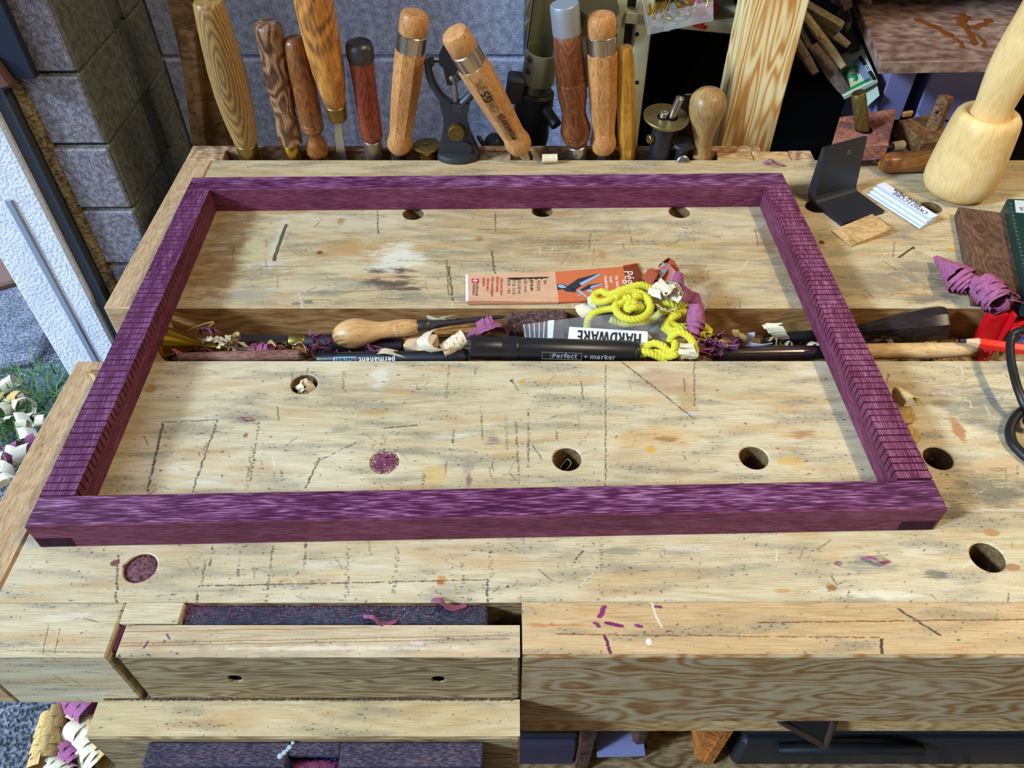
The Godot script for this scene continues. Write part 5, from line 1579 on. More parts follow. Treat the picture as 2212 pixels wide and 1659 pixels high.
# block with a given top face (4 corners in order) going down by depth vector
func hull_mesh(top: Array, down: Vector3, bv := 0.0) -> ArrayMesh:
	var t := Tri.new()
	var c := Vector3.ZERO
	for p in top:
		c += p
	c = c / top.size() + down * 0.5
	var bot := []
	for p in top:
		bot.append(p + down)
	var ctop: Vector3 = c - down * 0.5
	if bv > 0.0:
		var inn := []
		for p in top:
			inn.append(p + (ctop - p).normalized() * bv * 1.4)
		var low := []
		for p in top:
			low.append(p + down.normalized() * bv)
		for k in top.size():
			var j: int = (k + 1) % top.size()
			t.flat(ctop, inn[k], inn[j], c)
			t.quad(inn[k], inn[j], low[j], low[k], c)
			t.quad(low[k], low[j], bot[j], bot[k], c)
			t.flat(ctop + down, bot[k], bot[j], c)
	else:
		for k in top.size():
			var j: int = (k + 1) % top.size()
			t.flat(ctop, top[k], top[j], c)
			t.quad(top[k], top[j], bot[j], bot[k], c)
			t.flat(ctop + down, bot[k], bot[j], c)
	return t.done()
func local_pts(o: Node3D, pts: Array) -> Array:
	var inv := o.transform.affine_inverse()
	var out := []
	for p in pts:
		out.append(inv * p)
	return out
# shaving wound as a cone: helix round the line a..b
func helix(t: Tri, a: Vector3, b: Vector3, r0: float, r1: float, turns: float, width: float, phase := 0.0, squash := 1.0) -> void:
	var bs := along(b - a)
	var L := (b - a).length()
	var n := int(turns * 18) + 2
	var pts := []
	var half := []
	for k in n + 1:
		var f := float(k) / n
		var an := phase + f * turns * TAU
		var r := lerpf(r0, r1, f) * (1.0 + 0.06 * sin(k * 1.9))
		pts.append(a + bs * Vector3(cos(an) * r, f * L, sin(an) * r * squash))
		half.append(bs * Vector3(0.1 * cos(an), 1.0, 0.1 * sin(an)) * width * 0.5 * (0.55 + 0.45 * sin(PI * clampf(f * 1.1 + 0.05, 0.0, 1.0))))
	t.ribbon(pts, half, 0.00025, 0.02)
# loose curled ribbon through given points
func curl(t: Tri, pts: Array, width: float, lean := Vector3(0, 1, 0.3), n := 8, crimp := 0.0) -> void:
	var c := curve(pts, n)
	var half := []
	for k in c.size():
		var f := float(k) / (c.size() - 1)
		var wob := Vector3(sin(k * 1.3), cos(k * 1.7), sin(k * 0.9 + 1.0)) * crimp
		half.append((lean.normalized() + wob).normalized() * width * 0.5 * (0.35 + 0.65 * sin(PI * (0.12 + 0.76 * f))))
	t.ribbon(c, half, 0.00025, 0.02)

func make_right_side() -> void:
	# broad brown board lying on the tubs
	var yb := 0.09
	var bt := wood(512, 512, 241, [c8(92, 66, 56), c8(124, 98, 84), c8(150, 128, 112)], 2.0, 2.0, 0.1, 0.8, 0.1, c8(150, 100, 60))
	var bm := woodmat(bt, 4.0, 0.6, 0.35)
	var c0 := P(1905, 134, yb)
	var c1 := P(1846, -4, yb)
	var c2 := P(2300, -6, yb)
	var c3 := P(2300, 128, yb)
	var o := thing("board", "broad dusty brown board with orange varnish runs lying on the lavender plastic tubs", "board", c0)
	put(o, "panel", hull_mesh(local_pts(o, [c0, c1, c2, c3]), Vector3(0, -0.0115, 0), 0.001), bm)
	var runs := Tri.new()
	for q in [[1975, 40, 2060, 82, 7], [2060, 82, 2078, 104, 4], [2064, 36, 2080, 58, 8], [2080, 55, 2105, 100, 5], [2072, 30, 2085, 44, 8], [2098, 62, 2140, 40, 6], [2110, 75, 2126, 104, 3], [1938, 8, 1950, 14, 4]]:
		var a := P(q[0], q[1], yb)
		var b := P(q[2], q[3], yb)
		var r := px(a, q[4] * 1.7)
		runs.tube(local_pts(o, curve([a, a.lerp(b, 0.5) + Vector3(0.003, 0, 0.001), b], 5)), [r * 0.2, r, r * 0.8, r * 0.6, r * 1.0, r * 0.8, r * 0.5, r * 0.8, r * 1.1, r * 0.6, r * 0.1], 8)
	var run_part := put(o, "varnish_runs", runs.done(), flatmat(c8(116, 66, 28), 0.25, 0.0, 0.5))
	run_part.transform = Transform3D(Basis.from_scale(Vector3(1, 0.06, 1)), Vector3(0, 0.0002, 0))
	# tubs under it
	var lav := flatmat(c8(112, 112, 150), 0.45)
	for q in [[1930, 1984, "lavender plastic tub with a rounded lower corner under the brown board, beside the card packet"], [2019, 2230, "wide lavender plastic tub under the brown board, behind the mallet"]]:
		var a := Z(q[0], 150, -0.80)
		var b := Z(q[1], 150, -0.80)
		var tub := thing("storage_tub", q[2], "tub", Vector3(a.x, -0.09, -0.80), Basis(), "lavender tubs under the brown board")
		var w := b.x - a.x
		var poly := []
		for k in 7:
			var an := PI + k * PI / 12
			poly.append(Vector2(0.014 + cos(an) * 0.014, 0.094 + 0.014 + sin(an) * 0.014))
		poly.append_array([Vector2(w, 0.094), Vector2(w, 0.1675), Vector2(0.0, 0.1675)])
		put(tub, "front_wall", prism_mesh(poly, -0.004, 0.0), lav)
		put(tub, "body", span_mesh(Vector3(0.004, 0.0, -0.10), Vector3(w - 0.004, 0.160, -0.004), 0.003), lav)
		put(tub, "rim", span_mesh(Vector3(-0.002, 0.1600, -0.102), Vector3(w + 0.002, 0.1675, -0.0041), 0.002), lav)
	# bundle of old file handles and sticks
	var sm := woodmat(wood(256, 256, 243, [c8(84, 74, 56), c8(134, 120, 92), c8(164, 150, 118)], 3.0, 8.0, 0.2, 0.6), 1.0, 0.8, 0.15)
	var sd := woodmat(wood(256, 256, 244, [c8(60, 50, 42), c8(98, 84, 72), c8(128, 112, 100)], 3.0, 8.0, 0.2, 0.6), 1.0, 0.85, 0.15)
	var sticks := [
		[1730, 10, 1790, 52, 26, -0.90, -0.86, sd, 1, "reddish round-ended stick", "topmost in the sheaf beside the pine post"],
		[1800, -20, 1832, 12, 30, -0.90, -0.87, sd, 0, "stubby dark square stick", "at the top edge of the picture beside the brown board"],
		[1845, -20, 1880, 8, 12, -0.88, -0.86, sd, 0, "thin grey stick end", "lying above the corner of the brown board"],
		[1752, 22, 1818, 60, 24, -0.87, -0.845, sm, 0, "grey chamfered square stick", "upper right in the sheaf of handles"],
		[1734, 28, 1820, 142, 19, -0.86, -0.815, sm, 2, "long pale knotted stick with a flattened tip", "in the middle of the sheaf"],
		[1756, 40, 1830, 96, 19, -0.87, -0.84, sm, 2, "brown chisel-ended stick", "right of the long pale stick"],
		[1716, 84, 1760, 156, 21, -0.85, -0.82, sd, 2, "short brown flat-tipped handle", "lowest left in the sheaf, against the pine post"],
		[1726, 56, 1748, 104, 14, -0.88, -0.86, sd, 0, "dark shadowed stick", "tucked between the pine post and the long pale stick"],
		[1826, 40, 1846, 112, 24, -0.885, -0.86, flatmat(c8(50, 52, 46), 0.7), 1, "dark green-grey rounded bar", "hanging at the right side of the sheaf"],
		[1770, 118, 1828, 200, 26, -0.845, -0.805, sd, 3, "broad pinkish grey flat blade-shaped stick", "lying on the green and white packet"],
	]
	for q in sticks:
		var a := Z(q[0], q[1], q[5])
		var b := Z(q[2], q[3], q[6])
		a = b + (a - b) * 1.25
		var s := thing("stick", q[9] + " " + q[10], "stick", b, along(a - b, 0.3), "sheaf of old sticks and handles")
		var L := (a - b).length()
		var r := px(b, q[4]) * 0.5
		match q[8]:
			0:
				put(s, "shaft", lathe_mesh([Vector2(0, 0), Vector2(0, r * 0.9), Vector2(0.003, r * 1.1), Vector2(L, r * 1.15), Vector2(L, 0)], 4 if r > 0.004 else 8, true), q[7])
			1:
				put(s, "shaft", lathe_mesh([Vector2(0, 0), Vector2(0, r * 0.75), Vector2(0.002, r * 0.95), Vector2(0.008, r), Vector2(L, r), Vector2(L, 0)], 14), q[7])
			2:
				var tp := Tri.new()
				tp.lathe([Vector2(0.018, r * 1.05), Vector2(L, r), Vector2(L, 0)], 8, true)
				var i := tp.v.size()
				tp.lathe([Vector2(-0.002, 0), Vector2(-0.002, r * 0.75), Vector2(0.018, r * 1.05)], 8, true, 0.55)
				put(s, "shaft", tp.done(), q[7])
				if q[4] == 19 and q[0] == 1734:
					put(s, "knot", lathe_mesh([Vector2(-0.0012, 0), Vector2(0, 0.003), Vector2(0.0014, 0.002), Vector2(0.0016, 0)], 10), flatmat(c8(150, 110, 50), 0.7), Vector3(0, L * 0.42, r * 0.9), Basis(Vector3.RIGHT, PI / 2))
			3:
				put(s, "shaft", lathe_mesh([Vector2(0, 0), Vector2(0, r * 0.5), Vector2(0.004, r * 0.9), Vector2(0.025, r * 1.15), Vector2(L, r * 0.8), Vector2(L, 0)], 14, false, 0.3), q[7])
	# printed card packet below the sticks
	var k0 := Z(1822, 209, -0.80)
	var k1 := Z(1895, 172, -0.80)
	var k2 := Z(1860, 95, -0.87)
	var k3 := Z(1780, 140, -0.87)
	o = thing("card_packet", "white card packet with green curled lettering and a grey stripe under the sheaf of sticks", "packet", k0)
	var pk := local_pts(o, [k0, k1, k2, k3])
	var kn: Vector3 = (pk[1] - pk[0]).cross(pk[2] - pk[0]).normalized()
	if kn.y < 0:
		kn = -kn
	put(o, "card", hull_mesh(pk, -kn * 0.004), flatmat(c8(176, 184, 164), 0.6))
	var kx: Vector3 = (pk[1] - pk[0]).normalized()
	var ky: Vector3 = kn.cross(kx).normalized()
	var kb := Basis(kx, ky, kn)
	var green := flatmat(c8(24, 128, 56), 0.5)
	var kw: float = (pk[1] - pk[0]).length()
	var strip := func(n: String, x: float, y: float, w: float, h: float, m: Material, z := 0.0002) -> void:
		put(o, n, box_mesh(Vector3(w, h, 0.0002), 0.0), m, kb * Vector3(x, y, z), kb)
	strip.call("green_bar", kw * 0.52, 0.0065, kw * 0.7, 0.0045, green)
	strip.call("grey_stripe", kw * 0.80, 0.026, kw * 0.2, 0.046, flatmat(c8(112, 122, 140), 0.5))
	strip.call("black_edge", kw * 0.95, 0.026, kw * 0.1, 0.05, M.ink)
	for q in [[0.24, 0.020], [0.40, 0.034]]:
		var arc := []
		for k in 15:
			var an := -0.9 + k * (PI + 1.4) / 14
			arc.append(kb * Vector3(kw * (q[0] + 0.13) + cos(an) * 0.0062, q[1] + sin(an) * 0.0068, 0.0001))
		var at := Tri.new()
		at.tube(arc, 0.0021, 6)
		put(o, "green_letter", at.done(), green)
	strip.call("yellow_triangle", kw * 0.42, 0.0135, 0.007, 0.006, flatmat(c8(196, 180, 96), 0.5))
	words(o, "print", "HSSR", 0.004, M.white, kb * Vector3(kw * 0.95, 0.025, 0.0006), kb * Basis(Vector3.BACK, -PI / 2))
	var card2 := [Z(1862, 240, -0.79), Z(1900, 206, -0.79), Z(1893, 175, -0.81), Z(1858, 196, -0.81)]
	o = thing("envelope", "pale green paper sheet standing behind the textured brass tube", "paper", card2[0])
	put(o, "sheet", hull_mesh(local_pts(o, card2), Vector3(0, 0, -0.0015)), flatmat(c8(150, 168, 150), 0.7))
	# red-brown block gauge with a textured brass tube
	var gt := 0.030
	var q0 := P(1797, 315, gt)
	var q1 := P(1921, 311, gt)
	var q2 := P(1938, 233, gt)
	var q3 := P(1815, 251, gt)
	var gm := woodmat(wood(512, 256, 247, [c8(92, 50, 40), c8(138, 88, 74), c8(168, 122, 104)], 3.0, 8.0, 0.25, 0.6, 0.15), 8.0, 0.65, 0.3)
	o = thing("block_gauge", "flat red-brown wooden block with a patterned hollow brass tube standing through it", "gauge", Vector3(q0.x, 0.012, q0.z))
	put(o, "block", hull_mesh(local_pts(o, [q0, q1, q2, q3]), Vector3(0, -0.0165, 0.0), 0.0015), gm)
	var rb := P(1863, 279, gt)
	var rt := Z(1854, 200, rb.z - 0.002)
	var rl := along(rt - rb)
	var rL := (rt - rb).length()
	var rr := px(rt, 29) * 0.5
	var rod := Tri.new()
	rod.lathe([Vector2(-0.004, rr), Vector2(rL - 0.0006, rr), Vector2(rL, rr * 0.93), Vector2(rL, rr * 0.78), Vector2(rL - 0.008, rr * 0.72), Vector2(rL - 0.008, 0)], 28)
	for k in 18:
		var a := TAU * k / 18
		for s in [-1.0, 1.0]:
			var pts := []
			for j in 10:
				var an: float = a + s * 0.5 * sin(j * 0.75 + k)
				pts.append(Vector3(cos(an) * rr, 0.001 + (rL - 0.005) * j / 9.0, sin(an) * rr))
			rod.tube(pts, 0.00032, 4, false)
	put(o, "brass_tube", rod.done(), flatmat(c8(122, 106, 58), 0.45, 0.85), o.transform.affine_inverse() * rb, rl)
	put(o, "hole", lathe_mesh([Vector2(0, rr * 1.35), Vector2(0.0004, rr * 1.3), Vector2(0.0004, 0)], 24), M.void, o.transform.affine_inverse() * (rb + Vector3(0.001, -0.0001, 0.001)))
	# darker gauge with a square wooden stem
	gt = 0.022
	var h0 := P(1942, 258, gt)
	var h1 := P(2016, 244, gt)
	var h2 := P(2060, 300, gt)
	var h3 := P(1994, 308, gt)
	var dm := woodmat(wood(512, 256, 249, [c8(64, 40, 22), c8(104, 74, 46), c8(134, 102, 70)], 3.0, 8.0, 0.3, 0.6, 0.15), 8.0, 0.65, 0.3)
	o = thing("stem_gauge", "brown wooden gauge with a square end-grain stem, behind the mallet head", "gauge", Vector3(h0.x, 0.005, h0.z))
	put(o, "block", hull_mesh(local_pts(o, [h0, h1, h2, h3]), Vector3(0.0, -0.018, 0.0), 0.0015), dm)
	var sb := P(2017, 276, gt)
	var st := Z(2043, 212, sb.z - 0.004)
	var sw := px(st, 34)
	put(o, "stem", box_mesh(Vector3(sw * 0.75, (st - sb).length() + 0.004, sw * 0.75), 0.0008, Vector3(0, (st - sb).length() * 0.5, 0)), dm, o.transform.affine_inverse() * sb, along(st - sb, 0.6))
	put(o, "wedge", box_mesh(Vector3(0.012, 0.006, 0.004), 0.001), flatmat(c8(176, 132, 66), 0.6), o.transform.affine_inverse() * P(1960, 246, gt + 0.003), Basis(Vector3.UP, 0.3))
	put(o, "pin", lathe_mesh([Vector2(0, 0.002), Vector2(0.0008, 0.0018), Vector2(0.001, 0)], 12), M.iron, o.transform.affine_inverse() * Z(2024, 243, sb.z + 0.008), Basis(Vector3.RIGHT, PI / 2))
	# dark round handle lying behind the bracket
	var e0 := P(1906, 352, 0.0112)
	var e1 := P(2060, 344, 0.0112)
	o = thing("round_handle", "dark brown turned handle with ringed end lying between the bracket and the mallet", "handle", e0, along(e1 - e0))
	var hl := (e1 - e0).length()
	var hr := px(e0, 44) * 0.5
	put(o, "barrel", lathe_mesh([Vector2(0.0015, 0), Vector2(0.0015, hr * 0.25), Vector2(0.0, hr * 0.3), Vector2(0.0, hr * 0.45), Vector2(0.001, hr * 0.5), Vector2(-0.0005, hr * 0.6), Vector2(-0.0005, hr * 0.75), Vector2(0.002, hr * 0.92), Vector2(0.006, hr), Vector2(hl, hr * 1.05), Vector2(hl, 0)], 32), M.brown)
	var wp := P(1926, 318, 0.006)
	o = thing("threaded_plug", "small pale wooden plug with a threaded end beside the red-brown block", "plug", wp, Basis(Vector3.UP, 0.25))
	put(o, "plug_head", lathe_mesh([Vector2(0, 0), Vector2(0, 0.0052), Vector2(0.013, 0.0056), Vector2(0.0145, 0.0046), Vector2(0.0145, 0)], 20), flatmat(c8(190, 178, 150), 0.6), Vector3.ZERO, Basis(Vector3.BACK, -PI / 2))
	put(o, "threaded_end", lathe_mesh([Vector2(-0.016, 0), Vector2(-0.016, 0.003), Vector2(-0.014, 0.0036), Vector2(-0.012, 0.003), Vector2(-0.010, 0.0036), Vector2(-0.008, 0.003), Vector2(-0.006, 0.0036), Vector2(-0.004, 0.003), Vector2(-0.002, 0.0036), Vector2(0.0, 0.003)], 16), M.dark_steel, Vector3.ZERO, Basis(Vector3.BACK, -PI / 2))
	# carver's mallet
	var B := P(2060, 414, 0.0)
	var T := Vector3(B.x - 0.004, 0.24, B.z)
	o = thing("mallet", "pale round carving mallet standing upright on its broad head at the right", "mallet", B)
	var mt := wood(512, 512, 251, [c8(196, 152, 84), c8(222, 186, 122), c8(236, 208, 156)], 1.6, 10.0, 0.15, 0.25, 0.12, c8(180, 140, 80))
	M.mallet = texmat(mt, 0.5, 0.35)
	put(o, "head", lathe_mesh([Vector2(0, 0), Vector2(0.0003, 0.020), Vector2(0.002, 0.0255), Vector2(0.0055, 0.0295), Vector2(0.011, 0.0322), Vector2(0.02, 0.0328), Vector2(0.04, 0.0318), Vector2(0.06, 0.0302), Vector2(0.072, 0.0291), Vector2(0.078, 0.0278), Vector2(0.0815, 0.0252), Vector2(0.0825, 0.0222), Vector2(0.0815, 0.0195), Vector2(0.0795, 0.0178), Vector2(0.0795, 0)], 56), M.mallet)
	put(o, "handle", lathe_mesh([Vector2(0.0795, 0.0165), Vector2(0.09, 0.0162), Vector2(0.105, 0.0176), Vector2(0.12, 0.0187), Vector2(0.135, 0.0185), Vector2(0.15, 0.0172), Vector2(0.165, 0.0155), Vector2(0.18, 0.0142), Vector2(0.192, 0.0142), Vector2(0.205, 0.0165), Vector2(0.213, 0.0170), Vector2(0.220, 0.0150), Vector2(0.223, 0.009), Vector2(0.2235, 0)], 48), M.mallet)
	# black steel angle bracket
	var ha := P(1761, 437, 0.0035)
	var hb := P(1850, 411, 0.0035)
	var hd := hb - ha
	hd.y = 0
	var bb := lying(hd)
	var Lh := hd.length()
	var fa := P(1796, 490, 0.0035) - ha
	var depth := absf(fa.dot(bb.z))
	var hgt := Z(1811, 328, ha.z).y * 0.97
	o = thing("angle_bracket", "black steel angle bracket with one screw hole, standing beside the frame corner", "bracket", ha - Vector3(0, 0.0035, 0), bb)
	# bent from one strip: foot, rounded heel, upright
	var prof := [Vector2(depth, 0.0035), Vector2(0.004, 0.0035)]
	var outl := []
	outl.append_array([Vector2(depth, 0.0), Vector2(depth, 0.0035), Vector2(0.002, 0.0035), Vector2(-0.0005, 0.005), Vector2(-0.002, 0.008), Vector2(-0.009, hgt), Vector2(-0.0125, hgt)])
	for k in 7:
		var an := PI + k * PI / 12
		outl.append(Vector2(-0.0065 + cos(an) * 0.009 + 0.009 * 0.3, 0.012 + sin(an) * 0.012))
	var pr := Tri.new()
	for k in outl.size():
		outl[k] = Vector2(-outl[k].x, outl[k].y)
	pr.prism(PackedVector2Array(outl), 0.0, Lh)
	pr.move(0, Transform3D(Basis(Vector3(0, 0, -1), Vector3(0, 1, 0), Vector3(1, 0, 0)), Vector3.ZERO))
	put(o, "plate", pr.done(), M.black_paint)
	put(o, "screw_hole", lathe_mesh([Vector2(0, 0.0028), Vector2(0.0005, 0.0026), Vector2(0.0003, 0.0012), Vector2(0.0003, 0)], 16), flatmat(c8(70, 66, 60), 0.8), Vector3(Lh * 0.62, hgt * 0.82, -0.0022 - 0.0065 * 0.80), Basis(Vector3.RIGHT, PI / 2 - 0.09))
	# thin oak wedge
	var w0 := P(1796, 498, 0.0012)
	var w1 := P(1884, 462, 0.006)
	var w2 := P(1926, 494, 0.007)
	var w3 := P(1839, 531, 0.0015)
	o = thing("wedge", "thin pale oak wedge lying in front of the black bracket", "wedge", Vector3(w3.x, 0.0, w3.z))
	var wt := Tri.new()
	var lp := local_pts(o, [w0, w1, w2, w3])
	var wc := Vector3.ZERO
	for p in lp:
		wc += p * 0.25
	wc.y *= 0.5
	wt.quad(lp[0], lp[1], lp[2], lp[3], wc)
	for k in 4:
		var j := (k + 1) % 4
		wt.quad(lp[k], lp[j], Vector3(lp[j].x, 0.0002, lp[j].z), Vector3(lp[k].x, 0.0002, lp[k].z), wc)
	put(o, "wedge_body", wt.done(), woodmat(wood(256, 256, 255, [c8(150, 112, 66), c8(192, 156, 104), c8(214, 184, 136)], 2.0, 10.0, 0.3, 0.5, 0.3, c8(150, 104, 60)), 14.0, 0.65, 0.25))
	# folded leaflet: one long sheet folded to and fro
	var la := P(1872, 420, 0.001)
	var lb := P(1986, 494, 0.001)
	var lx := lb - la
	var lbz := lying(lx)
	var ll := lx.length()
	o = thing("leaflet", "white printed instruction sheet folded into a narrow stack between the bracket and the walnut board", "leaflet", la, lbz)
	var fold := [Vector2(0.0, 0.0), Vector2(-0.018, 0.0003), Vector2(-0.0186, 0.0012), Vector2(-0.018, 0.0020), Vector2(-0.0035, 0.0012), Vector2(-0.003, 0.0018), Vector2(-0.0035, 0.0024), Vector2(-0.019, 0.0030), Vector2(-0.0196, 0.0038), Vector2(-0.019, 0.0044), Vector2(-0.007, 0.0038), Vector2(-0.0062, 0.0045), Vector2(-0.007, 0.0054), Vector2(-0.0205, 0.0058), Vector2(-0.0212, 0.0067), Vector2(-0.0205, 0.0075), Vector2(-0.0095, 0.0076)]
	var fp := []
	var fh := []
	for q in fold:
		fp.append(Vector3(ll * 0.5, q.y, q.x))
		fh.append(Vector3(ll * 0.5, 0, 0))
	var ft := Tri.new()
	ft.ribbon(fp, fh, 0.0002)
	put(o, "sheet", ft.done(), flatmat(c8(214, 220, 236), 0.6))
	var upside := Basis(Vector3(-1, 0, 0), Vector3(0, 0, 1), Vector3(0, 1, 0))
	words(o, "print", "Router Plane", 0.0040, M.ink, Vector3(ll * 0.47, 0.0079, -0.0185), upside, "Droid Sans", true)
	words(o, "print", "CKH21CCBE", 0.0050, M.ink, Vector3(ll * 0.58, 0.0079, -0.0138), upside, "Droid Sans", false, 1.15)
	# walnut offcut board
	var ny := 0.011
	var n0 := P(2071, 446, ny)
	var n1 := P(2180, 460, ny)
	var n2 := P(2232, 650, ny)
	var n3 := P(2108, 640, ny)
	o = thing("walnut_board", "short dark walnut board lying flat at the right, its lower end under the purple shaving", "board", Vector3(n0.x, 0, n0.z))
	var nm := wood(512, 256, 257, [c8(66, 46, 36), c8(98, 72, 56), c8(128, 98, 76)], 2.0, 7.0, 0.35, 0.5, 0.25, c8(50, 34, 28))
	var walm := texmat(nm, 0.6, 0.3)
	var wb := hull_mesh(local_pts(o, [n0, n1, n2, n3]), Vector3(0, -0.0105, 0), 0.0008)
	var wa := wb.surface_get_arrays(0)
	var wu: PackedVector2Array = wa[Mesh.ARRAY_TEX_UV]
	for k in wu.size():
		wu[k] = Vector2(wu[k].y * 8.0, wu[k].x * 12.0)
	wa[Mesh.ARRAY_TEX_UV] = wu
	var wm2 := ArrayMesh.new()
	wm2.add_surface_from_arrays(Mesh.PRIMITIVE_TRIANGLES, wa)
	put(o, "board_body", wm2, walm)
	# green case at the right edge
	var gy := 0.022
	o = thing("green_case", "dark green stitched case with a white label at the right edge of the picture", "case", P(2176, 428, 0.0))
	put(o, "case_body", hull_mesh(local_pts(o, [P(2178, 426, gy), P(2320, 430, gy), P(2360, 640, gy), P(2226, 640, gy)]), Vector3(0, -0.0215, 0), 0.002), flatmat(c8(22, 52, 46), 0.4))
	put(o, "label_card", hull_mesh(local_pts(o, [P(2192, 432, gy + 0.0005), P(2300, 438, gy + 0.0005), P(2306, 466, gy + 0.0005), P(2195, 458, gy + 0.0005)]), Vector3(0, -0.0006, 0)), flatmat(c8(196, 204, 206), 0.6))
	words(o, "print", "FL", 0.0055, M.ink, o.transform.affine_inverse() * P(2212, 452, gy + 0.0007), Basis(Vector3.RIGHT, -PI / 2))
	var sti := Tri.new()
	for k in 22:
		var p := o.transform.affine_inverse() * P(lerpf(2183, 2222, k / 21.0), lerpf(440, 620, k / 21.0), gy)
		sti.tube([p + Vector3(-0.001, 0.0001, 0), p + Vector3(0.0008, 0.0001, 0.0008)], 0.0004, 5)
	put(o, "stitching", sti.done(), flatmat(c8(60, 110, 96), 0.6))
	# big purple shaving curls
	o = thing("purple_shaving", "large purple curled shaving rolled in two cones over the walnut board", "shaving", P(2030, 600, 0.0))
	var s := Tri.new()
	var L := func(u: float, v: float, y: float) -> Vector3:
		return o.transform.affine_inverse() * P(u, v, y)
	helix(s, L.call(2024, 560, 0.006), L.call(2050, 582, 0.010), 0.003, 0.0058, 4.0, 0.006)
	helix(s, L.call(2050, 582, 0.011), L.call(2078, 606, 0.015), 0.007, 0.0125, 3.0, 0.011)
	helix(s, L.call(2074, 602, 0.015), L.call(2096, 622, 0.013), 0.0125, 0.005, 4.0, 0.006, 1.0)
	helix(s, L.call(2102, 606, 0.018), L.call(2122, 622, 0.020), 0.005, 0.006, 2.0, 0.010)
	helix(s, L.call(2128, 622, 0.016), L.call(2158, 654, 0.015), 0.0125, 0.0095, 4.0, 0.016)
	helix(s, L.call(2158, 652, 0.014), L.call(2170, 662, 0.008), 0.007, 0.0035, 3.0, 0.007)
	put(o, "curl_roll", s.done(), M.shaving_purple)
	s = Tri.new()
	curl(s, [L.call(2155, 632, 0.018), L.call(2172, 628, 0.020), L.call(2188, 634, 0.019), L.call(2196, 642, 0.016)], 0.012, Vector3(0.3, 0.4, 1))
	curl(s, [L.call(2164, 646, 0.015), L.call(2182, 646, 0.017), L.call(2206, 652, 0.014), L.call(2216, 658, 0.012)], 0.012, Vector3(0.1, 0.5, 1))
	put(o, "loose_leaf", s.done(), M.shaving_purple)
	s = Tri.new()
	s.tube(curve([L.call(2170, 662, 0.006), L.call(2182, 668, 0.004), L.call(2186, 684, -0.004), L.call(2180, 694, -0.01)], 5), 0.0004, 5)
	put(o, "thread", s.done(), M.shaving_purple)

# ---------------------------------------------------------------- the tray
func yarn_mesh(runs: Array, r: float) -> ArrayMesh:
	var t := Tri.new()
	for run in runs:
		var c := curve(run, 14)
		var m := c.size()
		var acc := 0.0
		var len_ := [0.0]
		for i in m - 1:
			acc += (c[i + 1] - c[i]).length()
			len_.append(acc)
		var ply := [[], [], []]
		var x := Vector3(0.3, 0.9, 0.1)
		for i in m:
			var tg: Vector3 = (c[mini(i + 1, m - 1)] - c[maxi(i - 1, 0)]).normalized()
			x = (x - tg * x.dot(tg)).normalized()
			var z := tg.cross(x)
			for k in 3:
				var a: float = len_[i] / 0.0085 * TAU + k * TAU / 3
				ply[k].append(c[i] + (x * cos(a) + z * sin(a)) * r * 0.46)
		for k in 3:
			t.tube(ply[k], r * 0.58, 7)
	return t.done()

